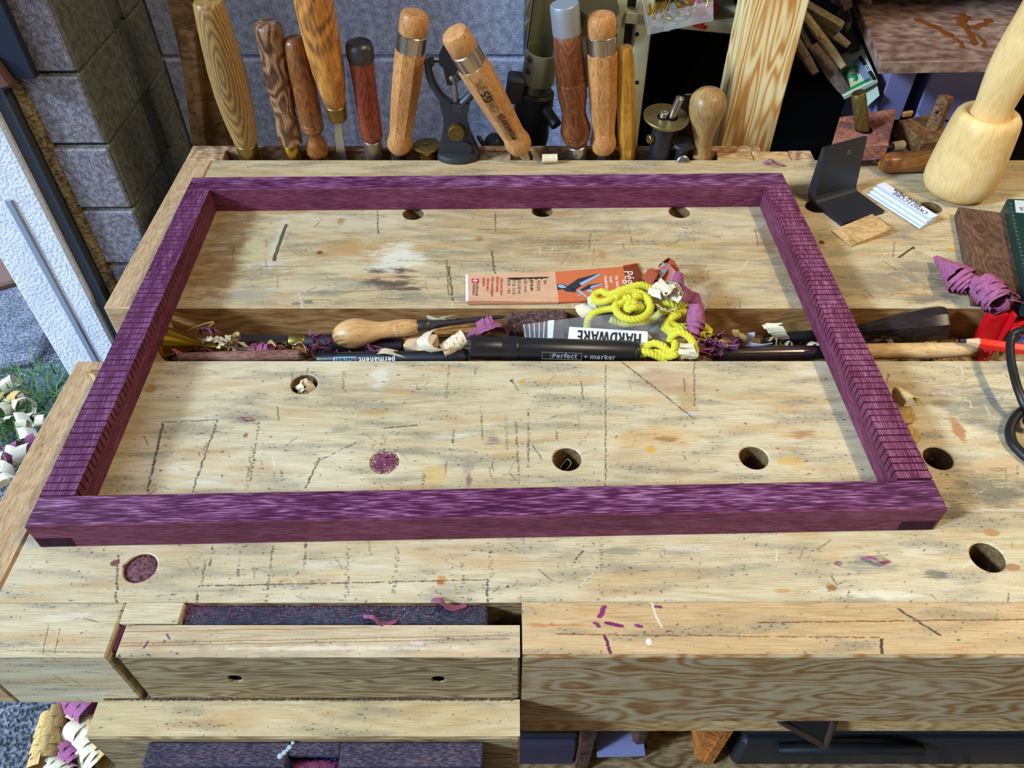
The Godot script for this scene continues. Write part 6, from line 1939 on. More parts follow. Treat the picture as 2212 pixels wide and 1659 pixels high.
func make_tray() -> void:
	var TF := -0.033
	# brass-headed centre punch
	var A := P(355, 738, -0.017)
	var C := P(542, 757, -0.023)
	var o := standing("countersink", "polished brass cone on a slim steel shank lying at the left end of the tray", "tool", A, C)
	turned(o, "brass_cone", A, C, [[0.0, 60], [0.015, 65], [0.05, 66], [0.06, 64], [0.38, 24], [0.42, 19], [0.6, 18], [0.73, 17]], flatmat(c8(186, 146, 44), 0.2, 0.95), 40)
	turned(o, "shank", A, C, [[0.73, 14], [0.98, 13], [1.0, 10]], M.steel, 20)
	# old flat file with ferrule
	A = P(522, 733, -0.020)
	C = P(870, 747, -0.020)
	o = thing("old_file", "dark flat steel file with a dull brass ferrule and black handle beneath the burin", "file", A, lying(C - A))
	var L := (C - A).length()
	put(o, "blade", span_mesh(Vector3(0, -0.0035, -0.004), Vector3(L * 0.31, 0.0035, 0.0045), 0.0008), flatmat(c8(66, 66, 66), 0.55, 0.6))
	put(o, "ferrule", lathe_mesh([Vector2(0, 0), Vector2(0, 0.0062), Vector2(0.001, 0.0066), Vector2(L * 0.095, 0.0066), Vector2(L * 0.1, 0.006)], 24), M.brass_old, Vector3(L * 0.305, 0, 0), Basis(Vector3.BACK, -PI / 2))
	put(o, "handle", lathe_mesh([Vector2(0, 0.0062), Vector2(L * 0.15, 0.0074), Vector2(L * 0.5, 0.0085), Vector2(L * 0.6, 0.006), Vector2(L * 0.6, 0)], 24), M.black_paint, Vector3(L * 0.40, 0, 0), Basis(Vector3.BACK, -PI / 2))
	# pinkish dowel along the front
	A = Z(384, 772, -0.437)
	C = Z(650, 767, -0.437)
	o = standing("dowel", "pinkish brown hardwood dowel lying along the tray's front side at the left", "dowel", A, C)
	turned(o, "rod", A, C, [[0.0, 14], [0.03, 20], [0.5, 24], [0.98, 26], [1.0, 24]], texmat(wood(512, 128, 261, [c8(90, 58, 50), c8(136, 96, 84), c8(166, 128, 116)], 3.0, 6.0, 0.2, 0.7, 0.2), 0.6, 0.3), 20)
	# bulb-handled burin
	A = Z(718, 726, -0.462)
	C = Z(1093, 683, -0.470)
	o = standing("burin", "pale bulb-handled burin with a long steel shaft lying across the tray", "tool", A, C)
	turned(o, "handle", A, C, [[0.0, 6], [0.01, 24], [0.03, 41], [0.06, 55], [0.1, 64], [0.135, 66], [0.17, 62], [0.22, 50], [0.275, 39], [0.31, 37], [0.355, 38.5], [0.36, 37], [0.368, 39], [0.385, 39.5], [0.39, 38], [0.398, 39], [0.44, 36], [0.495, 30]], texmat(wood(512, 256, 263, [c8(166, 118, 66), c8(204, 158, 100), c8(222, 186, 134)], 1.6, 9.0, 0.2, 0.35, 0.25, c8(70, 50, 34)), 0.38, 0.45), 40)
	turned(o, "ferrule", A, C, [[0.49, 27], [0.5, 28], [0.55, 27], [0.565, 24], [0.575, 18]], M.dark_steel)
	turned(o, "shaft", A, C, [[0.56, 22], [0.62, 17], [0.68, 13], [0.9, 10], [0.97, 8], [1.0, 3]], M.dark_steel, 16)
	# beech cube offcut
	o = thing("offcut", "small pale beech block half covered by cream curls, below the burin's ferrule", "offcut", P(912, 752, -0.020), Basis(Vector3.UP, -0.42) * Basis(Vector3.RIGHT, 0.12))
	put(o, "block", box_mesh(Vector3(0.022, 0.020, 0.020), 0.0005), woodmat(wood(256, 256, 265, [c8(188, 150, 104), c8(218, 186, 142), c8(230, 204, 166)], 2.0, 8.0, 0.25, 0.4, 0.2, c8(170, 130, 90)), 20.0, 0.6, 0.25))
	# slim slats behind it
	for q in [[935, 712, 1034, 700, "upper thin brown slat of a pair lying under the burin shaft"], [938, 722, 1036, 714, "lower thin brown slat of a pair lying under the burin shaft"]]:
		var a := P(q[0], q[1], -0.022)
		var b := P(q[2], q[3], -0.022)
		solo("slat", q[4], "slat", box_mesh(Vector3((b - a).length(), 0.004, 0.0055), 0.0004, Vector3((b - a).length() / 2, 0, 0)), M.pine, a, lying(b - a))
	# sanding block
	o = thing("sanding_block", "dark grit-covered rubber sanding block dusted pink, in the middle of the tray", "sanding block", P(1162, 705, -0.012), Basis(Vector3.UP, 0.10))
	var sbm := gritmat(512, 267, [c8(30, 26, 26), c8(62, 52, 52), c8(176, 134, 134)], 70.0, 22.0, 1.2, 1.0)
	put(o, "block", box_mesh(Vector3(0.049, 0.018, 0.024), 0.003), sbm)
	# big black marker in front
	A = Z(1014, 750, -0.4395)
	C = Z(1380, 761, -0.4395)
	o = standing("marker_pen", "thick black marker pen lying along the tray's front edge below the hardware label", "marker", A, C)
	turned(o, "barrel", A, C, [[0.28, 50], [0.95, 50], [0.955, 47], [0.965, 47], [0.97, 44], [0.975, 46], [0.99, 46], [1.0, 43]], M.black_plastic, 36)
	turned(o, "cap", A, C, [[0.0, 49], [0.01, 53], [0.185, 53.5], [0.19, 51.5], [0.2, 53.5], [0.21, 51.5], [0.22, 53.5], [0.235, 51.5], [0.245, 53.5], [0.26, 51.5], [0.27, 53.5], [0.29, 52]], M.black_plastic, 36)
	var mr := px(A, 50) * 0.5
	var pm := flatmat(c8(150, 150, 154), 0.5)
	L = (C - A).length()
	# printed on the side that faces forwards: local y runs along the pen
	var mb := Basis(Vector3(0, 1, 0), Vector3(-1, 0, 0), Vector3(0, 0, 1))
	var print_at := func(s: String, f: float, h: float, bold: bool) -> void:
		var an := -0.22
		var rot := Basis(Vector3.UP, an)
		words(o, "print", s, h, pm, rot * Vector3(0, L * f, mr + 0.0001), rot * mb, "Droid Sans", bold)
	print_at.call("Perfect", 0.555, 0.0042, true)
	print_at.call("+ marker", 0.76, 0.0042, true)
	var fo := Tri.new()
	var fr := Basis(Vector3.UP, -0.22)
	for q in [[0.425, 0.655, 0.003], [0.425, 0.655, -0.003]]:
		fo.box(Vector3(q[2] - 0.00012, L * q[0], mr), Vector3(q[2] + 0.00012, L * q[1], mr + 0.0002), 0.0)
	for f in [0.425, 0.475, 0.655]:
		fo.box(Vector3(-0.003, L * f - 0.00012, mr), Vector3(0.003, L * f + 0.00012, mr + 0.0002), 0.0)
	put(o, "printed_frame", fo.done(), pm, Vector3.ZERO, fr)
	# lower marker, mostly hidden
	A = Z(683, 776, -0.4365)
	C = Z(1012, 771, -0.4365)
	o = standing("marker_pen", "thin black permanent marker with a pale blue label, low along the tray's front edge", "marker", A, C)
	turned(o, "barrel", A, C, [[0.0, 22], [0.03, 30], [0.8, 31], [0.82, 34], [0.97, 34], [1.0, 28]], M.black_plastic, 28)
	L = (C - A).length()
	mr = px(A, 31) * 0.5
	var lb := flatmat(c8(150, 196, 226), 0.5)
	var back := Basis(Vector3.UP, 0.0) * Basis(Vector3(0, -1, 0), Vector3(1, 0, 0), Vector3(0, 0, 1))
	var pt := func(s: String, f: float, h: float, m: Material) -> void:
		var rot := Basis(Vector3.RIGHT, 0.0) * Basis(Vector3.UP, -0.62)
		words(o, "print", s, h, m, rot * Vector3(0, L * f, mr + 0.0003), rot * back, "Droid Sans", true)
	var lab := Tri.new()
	lab.box(Vector3(-0.0023, L * 0.125, mr - 0.0004), Vector3(0.0023, L * 0.275, mr + 0.0001), 0.0003)
	put(o, "label_patch", lab.done(), lb, Vector3.ZERO, Basis(Vector3.UP, -0.62) * Basis())
	pt.call("marker", 0.20, 0.0036, M.ink)
	pt.call("permanent", 0.41, 0.0040, M.white)
	# zip bag with the hardware label
	var bz := [P(1128, 702, 0.004), P(1243, 686, 0.006), P(1330, 678, 0.010), P(1438, 672, 0.012), P(1440, 742, -0.006), P(1330, 746, -0.006), P(1230, 742, -0.006), P(1134, 738, -0.008)]
	o = thing("zip_bag", "clear zip bag with a white HARDWARE label, lying behind the thick marker", "bag", P(1285, 715, -0.01))
	var bl := local_pts(o, bz)
	var bt := Tri.new()
	var far := Vector3(0, -1, 0)
	for k in 3:
		bt.quad(bl[k], bl[k + 1], bl[6 - k], bl[7 - k], far)
	for k in bt.n.size():
		pass
	put(o, "film", bt.done(), M.clear)
	var zs := Tri.new()
	for k in 5:
		var f := 0.02 + k * 0.06
		var a: Vector3 = bl[0].lerp(bl[1], f * 1.6) + Vector3(0, 0.0004, 0)
		var b: Vector3 = bl[7].lerp(bl[6], f * 1.6) + Vector3(0, 0.0004, 0)
		zs.tube([a, b], 0.0004, 6)
	put(o, "zip_ribs", zs.done(), flatmat(Color(0.85, 0.88, 0.92), 0.2))
	put(o, "seal_strip", hull_mesh([bl[0].lerp(bl[1], 0.48), bl[0].lerp(bl[1], 0.60), bl[7].lerp(bl[6], 0.62), bl[7].lerp(bl[6], 0.5)], Vector3(0, 0.0008, 0)), flatmat(c8(224, 228, 232), 0.25))
	var lw := [P(1230, 706, 0.0065), P(1399, 716, 0.0065), P(1399, 756, -0.0035), P(1225, 747, -0.0035)]
	var ll := local_pts(o, lw)
	put(o, "label_sticker", hull_mesh(ll, Vector3(0, -0.0006, 0)), M.white)
	var lx: Vector3 = (ll[0] - ll[1]).normalized()
	var ln: Vector3 = (ll[1] - ll[0]).cross(ll[3] - ll[0]).normalized()
	if ln.y < 0:
		ln = -ln
	var ly := ln.cross(lx).normalized()
	words(o, "print", "HARDWARE", 0.0100, M.ink, (ll[0] + ll[1]) * 0.5 + ly * 0.0068 + ln * 0.0003 - lx * 0.001, Basis(lx, ly, ln), "Droid Sans", true, 0.70)
	# bolt in the bag
	A = P(1398, 728, -0.006)
	C = P(1430, 700, -0.002)
	o = standing("bolt", "grey threaded bolt inside the clear zip bag, right of the label", "bolt", A, C)
	L = (C - A).length()
	var th := []
	for k in 15:
		th.append(Vector2(L * k / 14.0, 0.0046 if k % 2 else 0.0039))
	th.push_front(Vector2(0, 0))
	th.push_back(Vector2(L, 0))
	put(o, "threaded_shank", lathe_mesh(th, 18), M.dark_steel)
	put(o, "bolt_head", lathe_mesh([Vector2(-0.009, 0), Vector2(-0.009, 0.007), Vector2(-0.007, 0.0085), Vector2(-0.001, 0.0085), Vector2(0, 0.007), Vector2(0, 0)], 6, true), M.steel)
	# yellow yarn
	var Y := func(u: float, v: float, y: float) -> Vector3:
		return P(u, v, y)
	var runs := []
	# big round coil
	var coil := []
	for k in 22:
		var a := -2.6 + k * TAU / 15.0
		var rr := 1.0 - 0.010 * k
		coil.append(Y.call(1366 + cos(a) * 42 * rr, 662 + sin(a) * 32 * rr, 0.022 - 0.0003 * k))
	runs.append(coil)
	runs.append([Y.call(1408, 624, 0.018), Y.call(1372, 622, 0.022), Y.call(1340, 634, 0.022), Y.call(1315, 648, 0.02), Y.call(1292, 652, 0.014), Y.call(1283, 640, 0.012), Y.call(1300, 630, 0.014), Y.call(1318, 636, 0.018), Y.call(1345, 626, 0.022), Y.call(1385, 616, 0.024), Y.call(1412, 628, 0.02)])
	runs.append([Y.call(1410, 650, 0.012), Y.call(1380, 642, 0.02), Y.call(1350, 648, 0.02), Y.call(1330, 664, 0.016), Y.call(1310, 668, 0.01), Y.call(1284, 676, 0.006), Y.call(1270, 692, 0.0), Y.call(1268, 708, -0.006)])
	runs.append([Y.call(1398, 668, 0.012), Y.call(1370, 664, 0.02), Y.call(1352, 672, 0.016), Y.call(1362, 650, 0.02), Y.call(1378, 640, 0.022), Y.call(1398, 650, 0.014), Y.call(1392, 676, 0.008), Y.call(1368, 688, 0.004)])
	runs.append([Y.call(1334, 668, 0.012), Y.call(1342, 650, 0.018), Y.call(1356, 644, 0.022), Y.call(1368, 652, 0.02), Y.call(1376, 668, 0.016), Y.call(1402, 664, 0.012)])
	runs.append([Y.call(1320, 690, 0.002), Y.call(1350, 700, 0.0), Y.call(1384, 696, 0.002), Y.call(1410, 690, 0.004), Y.call(1436, 664, 0.012), Y.call(1455, 652, 0.014), Y.call(1446, 668, 0.012), Y.call(1428, 676, 0.010)])
	runs.append([Y.call(1420, 660, 0.012), Y.call(1444, 656, 0.016), Y.call(1462, 662, 0.014), Y.call(1482, 658, 0.012), Y.call(1486, 668, 0.008), Y.call(1462, 676, 0.010), Y.call(1448, 690, 0.008), Y.call(1458, 704, 0.004), Y.call(1482, 706, 0.004)])
	runs.append([Y.call(1482, 678, 0.008), Y.call(1456, 684, 0.01), Y.call(1440, 700, 0.006), Y.call(1450, 714, 0.004), Y.call(1474, 712, 0.006), Y.call(1500, 716, 0.004), Y.call(1524, 724, 0.002), Y.call(1532, 716, 0.004), Y.call(1518, 704, 0.006)])
	runs.append([Y.call(1432, 706, 0.002), Y.call(1450, 722, 0.002), Y.call(1446, 740, 0.0), Y.call(1452, 726, 0.006), Y.call(1470, 718, 0.010), Y.call(1490, 730, 0.008), Y.call(1500, 750, 0.004), Y.call(1502, 766, 0.0), Y.call(1490, 770, -0.002)])
	runs.append([Y.call(1348, 775, -0.004), Y.call(1370, 765, -0.002), Y.call(1392, 752, 0.0), Y.call(1412, 742, 0.003), Y.call(1432, 748, 0.004), Y.call(1444, 760, 0.002), Y.call(1456, 756, 0.004), Y.call(1458, 740, 0.004)])
	runs.append([Y.call(1350, 777, -0.006), Y.call(1385, 766, -0.003), Y.call(1420, 762, 0.0), Y.call(1444, 770, 0.0), Y.call(1462, 764, 0.002), Y.call(1476, 756, 0.002), Y.call(1470, 742, 0.0)])
	runs.append([Y.call(1384, 757, 0.0), Y.call(1402, 762, 0.001), Y.call(1426, 772, -0.002), Y.call(1440, 778, -0.004)])
	solo("yarn", "tangled hank of bright yellow twisted yarn spilling over the tray", "yarn", yarn_mesh(runs, 0.0031), flatmat(c8(206, 200, 66), 0.9, 0.0, 0.15))
	# black handled socket and its blade
	A = Z(1852, 716, -0.478)
	C = Z(2041, 697, -0.474)
	o = standing("black_chisel", "black octagonal-handled chisel lying in the tray to the right of the frame", "chisel", A, C)
	turned(o, "handle", A, C, [[0.0, 30], [0.12, 33], [0.3, 46], [0.5, 62], [0.65, 70], [0.8, 75], [0.96, 76], [0.99, 73], [1.0, 66]], texmat(wood(256, 128, 271, [c8(18, 12, 12), c8(32, 22, 22), c8(50, 36, 34)], 3.0, 8.0, 0.2, 0.6), 0.32, 0.5), 10, true, 0.3)
	turned(o, "blade", A, C, [[-1.1, 20], [-0.8, 28], [0.02, 24]], flatmat(c8(40, 36, 34), 0.5, 0.6), 6, true)
	# long gouge: bright blade to the left, pale handle to the right
	A = Z(1538, 766, -0.4435)
	C = Z(2112, 755, -0.4455)
	o = standing("long_gouge", "long gouge with polished steel blade and pale wooden handle in the tray's right half", "gouge", A, C)
	turned(o, "blade", A, C, [[0.0, 30], [0.01, 33], [0.1, 34], [0.3, 33], [0.45, 30]], flatmat(c8(120, 108, 104), 0.16, 0.95), 28)
	turned(o, "handle", A, C, [[0.44, 30], [0.5, 33], [0.6, 35], [0.8, 35], [0.9, 33], [0.96, 28], [0.99, 18], [1.0, 8]], texmat(wood(512, 128, 273, [c8(176, 132, 80), c8(212, 176, 124), c8(228, 200, 156)], 2.0, 7.0, 0.2, 0.5, 0.2), 0.5, 0.35), 30)
	# red plastic clamp
	var rp := P(2140, 728, -0.02)
	o = thing("spring_clamp", "bright red plastic clamp standing in the tray behind the red pencil", "clamp", rp, Basis(Vector3.UP, 0.12))
	put(o, "jaw", hull_mesh([Vector3(-0.008, 0.022, -0.010), Vector3(0.007, 0.025, -0.010), Vector3(0.007, 0.024, -0.002), Vector3(-0.008, 0.021, -0.002)], Vector3(-0.001, -0.034, 0.003), 0.0015), M.red)
	put(o, "rib", span_mesh(Vector3(0.0072, -0.012, -0.010), Vector3(0.0095, 0.026, 0.004), 0.001), M.red)
	put(o, "lever", box_mesh(Vector3(0.03, 0.006, 0.010), 0.002), M.red, Vector3(0.022, 0.012, -0.004), Basis(Vector3.BACK, 0.35))
	put(o, "lever", box_mesh(Vector3(0.034, 0.006, 0.010), 0.002), M.red, Vector3(0.026, 0.006, 0.004), Basis(Vector3.BACK, -0.3))
	put(o, "pad", box_mesh(Vector3(0.010, 0.016, 0.008), 0.002), M.red, Vector3(-0.008, -0.008, 0.012), Basis(Vector3.UP, 0.3))
	put(o, "blue_wire", tube_mesh(curve([Vector3(0.012, -0.008, 0.008), Vector3(0.016, 0.002, 0.012), Vector3(0.026, 0.012, 0.004), Vector3(0.032, 0.002, 0.008)], 5), 0.0008, 6), flatmat(c8(30, 50, 170), 0.4))
	# red pencil
	A = P(2074, 735, 0.004)
	C = P(2290, 765, 0.004)
	o = standing("pencil", "sharpened red pencil resting across the tray at the right edge, point to the left", "pencil", A, C)
	turned(o, "graphite", A, C, [[0.0, 5], [0.02, 8], [0.06, 10]], M.dark_steel, 12)
	turned(o, "sharpened_wood", A, C, [[0.055, 10], [0.19, 23]], flatmat(c8(206, 168, 124), 0.7), 6, true)
	turned(o, "shaft", A, C, [[0.185, 23], [0.2, 24.5], [1.0, 24.5]], flatmat(c8(212, 40, 22), 0.35), 6, true)
	# black cable
	var cb := curve([Vector3(0.74, 0.004, -0.40), Vector3(0.60, 0.004, -0.47), P(2330, 775, 0.018), P(2250, 722, 0.035), P(2208, 714, 0.035), P(2186, 728, 0.03), P(2182, 760, 0.026), P(2188, 800, 0.022), P(2202, 848, 0.018), P(2225, 888, 0.012), P(2300, 930, 0.006), Vector3(0.62, 0.0035, -0.34), Vector3(0.75, 0.0035, -0.30)], 8)
	solo("cable", "black electric cable looping down over the bench at the right edge beside the pencil", "cable", tube_mesh(cb, 0.0030, 10), M.cable)
	cb = curve([Vector3(0.74, 0.0035, -0.37), Vector3(0.58, 0.0035, -0.40), P(2300, 850, 0.0095), P(2240, 872, 0.008), P(2205, 890, 0.008), P(2184, 920, 0.006), P(2184, 948, 0.004), P(2200, 972, 0.0035), P(2240, 1000, 0.0035), P(2330, 1020, 0.0035), Vector3(0.60, 0.0035, -0.26), Vector3(0.74, 0.0035, -0.24)], 8)
	solo("cable", "second black cable loop, lower down at the right edge of the picture", "cable", tube_mesh(cb, 0.0034, 10), M.cable)
	make_litter(TF)

# curls, chips and crumbs in the tray
func make_litter(TF: float) -> void:
	var bed := Tri.new()
	var r := RandomNumberGenerator.new()
	r.seed = 91
	var crumbs := Tri.new()
	var crumbs2 := Tri.new()
	for k in 2600:
		var u := r.randf_range(350, 2150)
		var v := r.randf_range(735, 776)
		if u > 1600 and r.randf() < 0.75:
			continue
		var p := P(u, v, TF + 0.008 * r.randf())
		if p.z > -0.4290 or p.z < -0.4885:
			continue
		var b := Basis(Vector3(r.randf_range(-1, 1), r.randf_range(-1, 1), r.randf_range(-1, 1)).normalized(), r.randf() * TAU)
		var s := r.randf_range(0.0006, 0.0022)
		var t := crumbs if k % 2 else crumbs2
		var q := [p + b * Vector3(s, 0, 0), p + b * Vector3(-s, s * 0.4, 0), p + b * Vector3(-s * 0.3, -s * 0.4, s * 0.6), p + b * Vector3(0, 0, -s * 0.6)]
		t.flat(q[0], q[1], q[2], p)
		t.flat(q[0], q[2], q[3], p)
		t.flat(q[0], q[3], q[1], p)
		t.flat(q[1], q[2], q[3], p)
	stuff(solo("purple_crumbs", "purple sawdust crumbs scattered along the bottom of the tray", "sawdust", crumbs.done(), M.shaving_purple))
	stuff(solo("pale_crumbs", "pale wood crumbs scattered along the bottom of the tray", "sawdust", crumbs2.done(), M.dust_cream))
	# loose small curls lying all along the tray bottom
	var lt := [Tri.new(), Tri.new(), Tri.new()]
	for k in 150:
		var u := r.randf_range(360, 1600) if k % 6 else r.randf_range(1600, 2140)
		var v := r.randf_range(742, 774)
		var p := P(u, v, -0.026)
		if p.z > -0.432 or p.z < -0.486:
			continue
		var d := Vector3(r.randf_range(-1, 1), 0, r.randf_range(-0.4, 0.4)).normalized() * r.randf_range(0.003, 0.008)
		curl(lt[0 if k % 2 else (1 if k % 4 else 2)], [p - d, p - d * 0.3 + Vector3(0, r.randf_range(0.003, 0.010), 0), p + d * 0.5 + Vector3(0, r.randf_range(0.002, 0.008), 0), p + d], r.randf_range(0.003, 0.008), Vector3(r.randf_range(-0.4, 0.4), 0.5, 0.8), 4, 0.15)
	stuff(solo("shaving_litter", "litter of small purple curls along the bottom of the tray", "shavings", lt[0].done(), M.shaving_purple))
	stuff(solo("shaving_litter", "litter of small cream curls along the bottom of the tray", "shavings", lt[1].done(), M.shaving_cream))
	stuff(solo("shaving_litter", "litter of small tan curls along the bottom of the tray", "shavings", lt[2].done(), M.shaving_tan))
	# individual curls: [label, material, list of ribbons]
	var put_curl := func(n: String, label: String, mat: Material, at: Vector3, t: Tri) -> void:
		for k in t.v.size():
			t.v[k] -= at
		solo(n, label, "shaving", t.done(), mat, at)
	var t := Tri.new()
	curl(t, [P(405, 716, 0.0), P(428, 706, 0.006), P(462, 696, 0.012), P(450, 708, 0.006)], 0.007, Vector3(0.2, 0.8, 0.6))
	put_curl.call("shaving", "tan sliver of shaving sticking up above the brass cone", M.shaving_tan, P(430, 710, 0.0), t)
	t = Tri.new()
	curl(t, [P(428, 720, -0.004), P(440, 712, 0.002), P(452, 714, 0.004), P(458, 724, 0.0)], 0.012, Vector3(0.3, 0.8, 0.5), 8, 0.2)
	curl(t, [P(452, 718, -0.004), P(464, 712, 0.002), P(474, 720, 0.0)], 0.010, Vector3(-0.2, 0.8, 0.5), 8, 0.2)
	put_curl.call("purple_curl", "small bright purple curl behind the brass cone", M.shaving_purple, P(450, 718, -0.004), t)
	t = Tri.new()
	curl(t, [P(438, 738, -0.004), P(452, 730, 0.002), P(474, 734, 0.004), P(496, 730, 0.003), P(480, 742, 0.001), P(468, 752, -0.004)], 0.016, Vector3(0.3, 0.5, 0.9), 8, 0.15)
	put_curl.call("shaving", "broad crumpled cream shaving draped over the brass shank", M.shaving_cream, P(465, 742, -0.004), t)
	t = Tri.new()
	curl(t, [P(500, 728, -0.006), P(510, 722, 0.0), P(518, 724, 0.002), P(514, 734, -0.004)], 0.008, Vector3(0.2, 0.9, 0.3))
	curl(t, [P(578, 742, -0.006), P(586, 738, 0.0), P(596, 748, -0.002)], 0.006, Vector3(0.2, 0.9, 0.3))
	put_curl.call("shaving", "two tiny tan curls against the old flat file", M.shaving_tan, P(510, 730, -0.006), t)
	t = Tri.new()
	helix(t, P(545, 755, -0.012), P(585, 752, -0.010), 0.005, 0.004, 3.0, 0.006)
	put_curl.call("purple_curl", "dark purple curl between the dowel and the old file", M.shaving_purple, P(565, 755, -0.012), t)
	t = Tri.new()
	curl(t, [P(632, 752, -0.008), P(640, 742, 0.0), P(650, 740, 0.003), P(660, 752, -0.003), P(662, 758, -0.006)], 0.010, Vector3(0.2, 0.7, 0.7), 8, 0.2)
	put_curl.call("shaving", "white-cream folded curl beside the dull ferrule", M.shaving_cream, P(645, 750, -0.006), t)
	t = Tri.new()
	var rr := RandomNumberGenerator.new()
	rr.seed = 97
	for k in 10:
		var c := Vector2(rr.randf_range(660, 708), rr.randf_range(732, 770))
		curl(t, [P(c.x, c.y, -0.01), P(c.x + rr.randf_range(-14, 14), c.y - rr.randf_range(4, 16), 0.002), P(c.x + rr.randf_range(-20, 20), c.y - rr.randf_range(8, 26), 0.010)], rr.randf_range(0.003, 0.007), Vector3(rr.randf_range(-1, 1), 0.6, 0.5), 6, 0.2)
	put_curl.call("purple_curl", "spiky tuft of purple shavings left of the burin's bulb", M.shaving_purple, P(685, 750, -0.012), t)
	t = Tri.new()
	for k in 6:
		var c := Vector2(rr.randf_range(790, 830), rr.randf_range(752, 768))
		curl(t, [P(c.x, c.y, -0.012), P(c.x + rr.randf_range(-10, 14), c.y - 8, -0.003), P(c.x + rr.randf_range(0, 26), c.y - 2, -0.006)], 0.007, Vector3(rr.randf_range(-1, 1), 0.7, 0.5), 6, 0.2)
	put_curl.call("purple_curl", "purple curls in front of the burin's bulb", M.shaving_purple, P(810, 762, -0.012), t)
	t = Tri.new()
	curl(t, [P(800, 764, -0.006), P(830, 758, -0.001), P(862, 764, -0.002), P(890, 771, -0.006)], 0.011, Vector3(0.1, 0.4, 1.0))
	put_curl.call("shaving", "flat cream shaving lying on the thin permanent marker", M.shaving_cream, P(840, 764, -0.006), t)
	t = Tri.new()
	curl(t, [P(940, 712, 0.002), P(926, 718, 0.008), P(912, 736, 0.010), P(924, 752, 0.006), P(950, 758, 0.004), P(966, 750, 0.006)], 0.014, Vector3(0.7, 0.6, 0.4), 9, 0.05)
	put_curl.call("shaving", "wide cream crescent curl over the small beech block", M.shaving_cream, P(930, 740, 0.002), t)
	t = Tri.new()
	helix(t, P(958, 758, 0.0), P(1000, 732, 0.004), 0.0058, 0.0066, 4.5, 0.007, 0.5)
	put_curl.call("shaving", "ribbed cream roll of shaving right of the crescent curl", M.shaving_cream, P(975, 748, -0.004), t)
	t = Tri.new()
	curl(t, [P(922, 684, 0.006), P(945, 692, 0.004), P(975, 686, 0.008), P(995, 688, 0.004)], 0.008, Vector3(0.1, 1, 0.4), 8, 0.1)
	put_curl.call("shaving", "ragged cream strip behind the burin's ferrule", M.shaving_cream, P(950, 692, 0.0), t)
	t = Tri.new()
	curl(t, [P(1005, 728, -0.006), P(1030, 716, 0.004), P(1060, 704, 0.010), P(1082, 700, 0.010)], 0.016, Vector3(0.3, 0.5, 1.0), 8, 0.05)
	helix(t, P(1038, 708, 0.0), P(1062, 694, 0.004), 0.006, 0.005, 2.5, 0.008)
	for k in 5:
		curl(t, [P(1060 + k * 6, 716, -0.006), P(1066 + k * 5, 708, 0.002), P(1072 + k * 5, 704 + k * 4, -0.002)], 0.005, Vector3(rr.randf_range(-1, 1), 0.7, 0.5), 6, 0.2)
	put_curl.call("purple_curl", "mauve shavings bundled between the slats and the sanding block", M.shaving_purple, P(1045, 718, -0.008), t)
	t = Tri.new()
	for k in 7:
		var c := Vector2(900 + k * 14, 772)
		curl(t, [Z(c.x, c.y, -0.44), Z(c.x + 8, c.y - 9, -0.442), Z(c.x + 18, c.y - 4, -0.44)], 0.006, Vector3(rr.randf_range(-0.5, 0.5), 0.7, 0.6), 6, 0.2)
	put_curl.call("purple_curl", "row of magenta flakes on the thin permanent marker below the beech block", M.shaving_purple, Z(950, 774, -0.44), t)
	# long twisted purple shaving over the yarn
	t = Tri.new()
	helix(t, P(1466, 596, 0.022), P(1462, 622, 0.022), 0.0035, 0.006, 2.5, 0.008)
	curl(t, [P(1462, 618, 0.024), P(1474, 632, 0.026), P(1488, 642, 0.024), P(1500, 642, 0.020)], 0.013, Vector3(0.7, 0.3, -0.8), 8, 0.05)
	helix(t, P(1500, 642, 0.014), P(1502, 672, 0.012), 0.0045, 0.006, 2.0, 0.009)
	helix(t, P(1504, 668, 0.018), P(1502, 700, 0.012), 0.006, 0.0075, 2.6, 0.008)
	helix(t, P(1502, 698, 0.012), P(1496, 732, 0.004), 0.0072, 0.0025, 3.0, 0.008)
	put_curl.call("purple_shaving", "long twisted mauve shaving hanging from the bench edge across the yellow yarn", M.shaving_purple, P(1495, 680, 0.0), t)
	t = Tri.new()
	for k in 16:
		var c := Vector2(rr.randf_range(1515, 1592), rr.randf_range(732, 774))
		curl(t, [P(c.x, c.y, -0.014), P(c.x + rr.randf_range(-12, 12), c.y - 10, 0.0), P(c.x + rr.randf_range(-16, 16), c.y - 14, 0.004), P(c.x + rr.randf_range(-16, 16), c.y - 4, -0.004)], rr.randf_range(0.005, 0.010), Vector3(rr.randf_range(-1, 1), 0.7, 0.5), 6, 0.2)
	put_curl.call("purple_curl", "heap of dark purple curls left of the polished gouge blade", M.shaving_purple, P(1550, 755, -0.016), t)
	t = Tri.new()
	curl(t, [P(1606, 748, -0.012), P(1592, 722, 0.010), P(1588, 712, 0.016)], 0.006, Vector3(1, 0.2, 0.2))
	curl(t, [P(1604, 748, -0.012), P(1606, 730, 0.006), P(1600, 720, 0.012)], 0.005, Vector3(1, 0.2, 0.4))
	put_curl.call("shaving", "upright straw-coloured splinters right of the purple heap", M.shaving_tan, P(1602, 748, -0.012), t)
	t = Tri.new()
	curl(t, [P(1612, 746, -0.008), P(1616, 732, 0.002), P(1624, 718, 0.010)], 0.008, Vector3(1, 0.3, 0.2))
	curl(t, [P(1612, 740, -0.004), P(1640, 746, -0.004), P(1668, 742, -0.002)], 0.004, Vector3(0.1, 1, 0.4))
	put_curl.call("shaving", "bluish white paper-thin sliver beside the straw-coloured splinters", flatmat(c8(196, 206, 226), 0.5), P(1620, 742, -0.008), t)
	t = Tri.new()
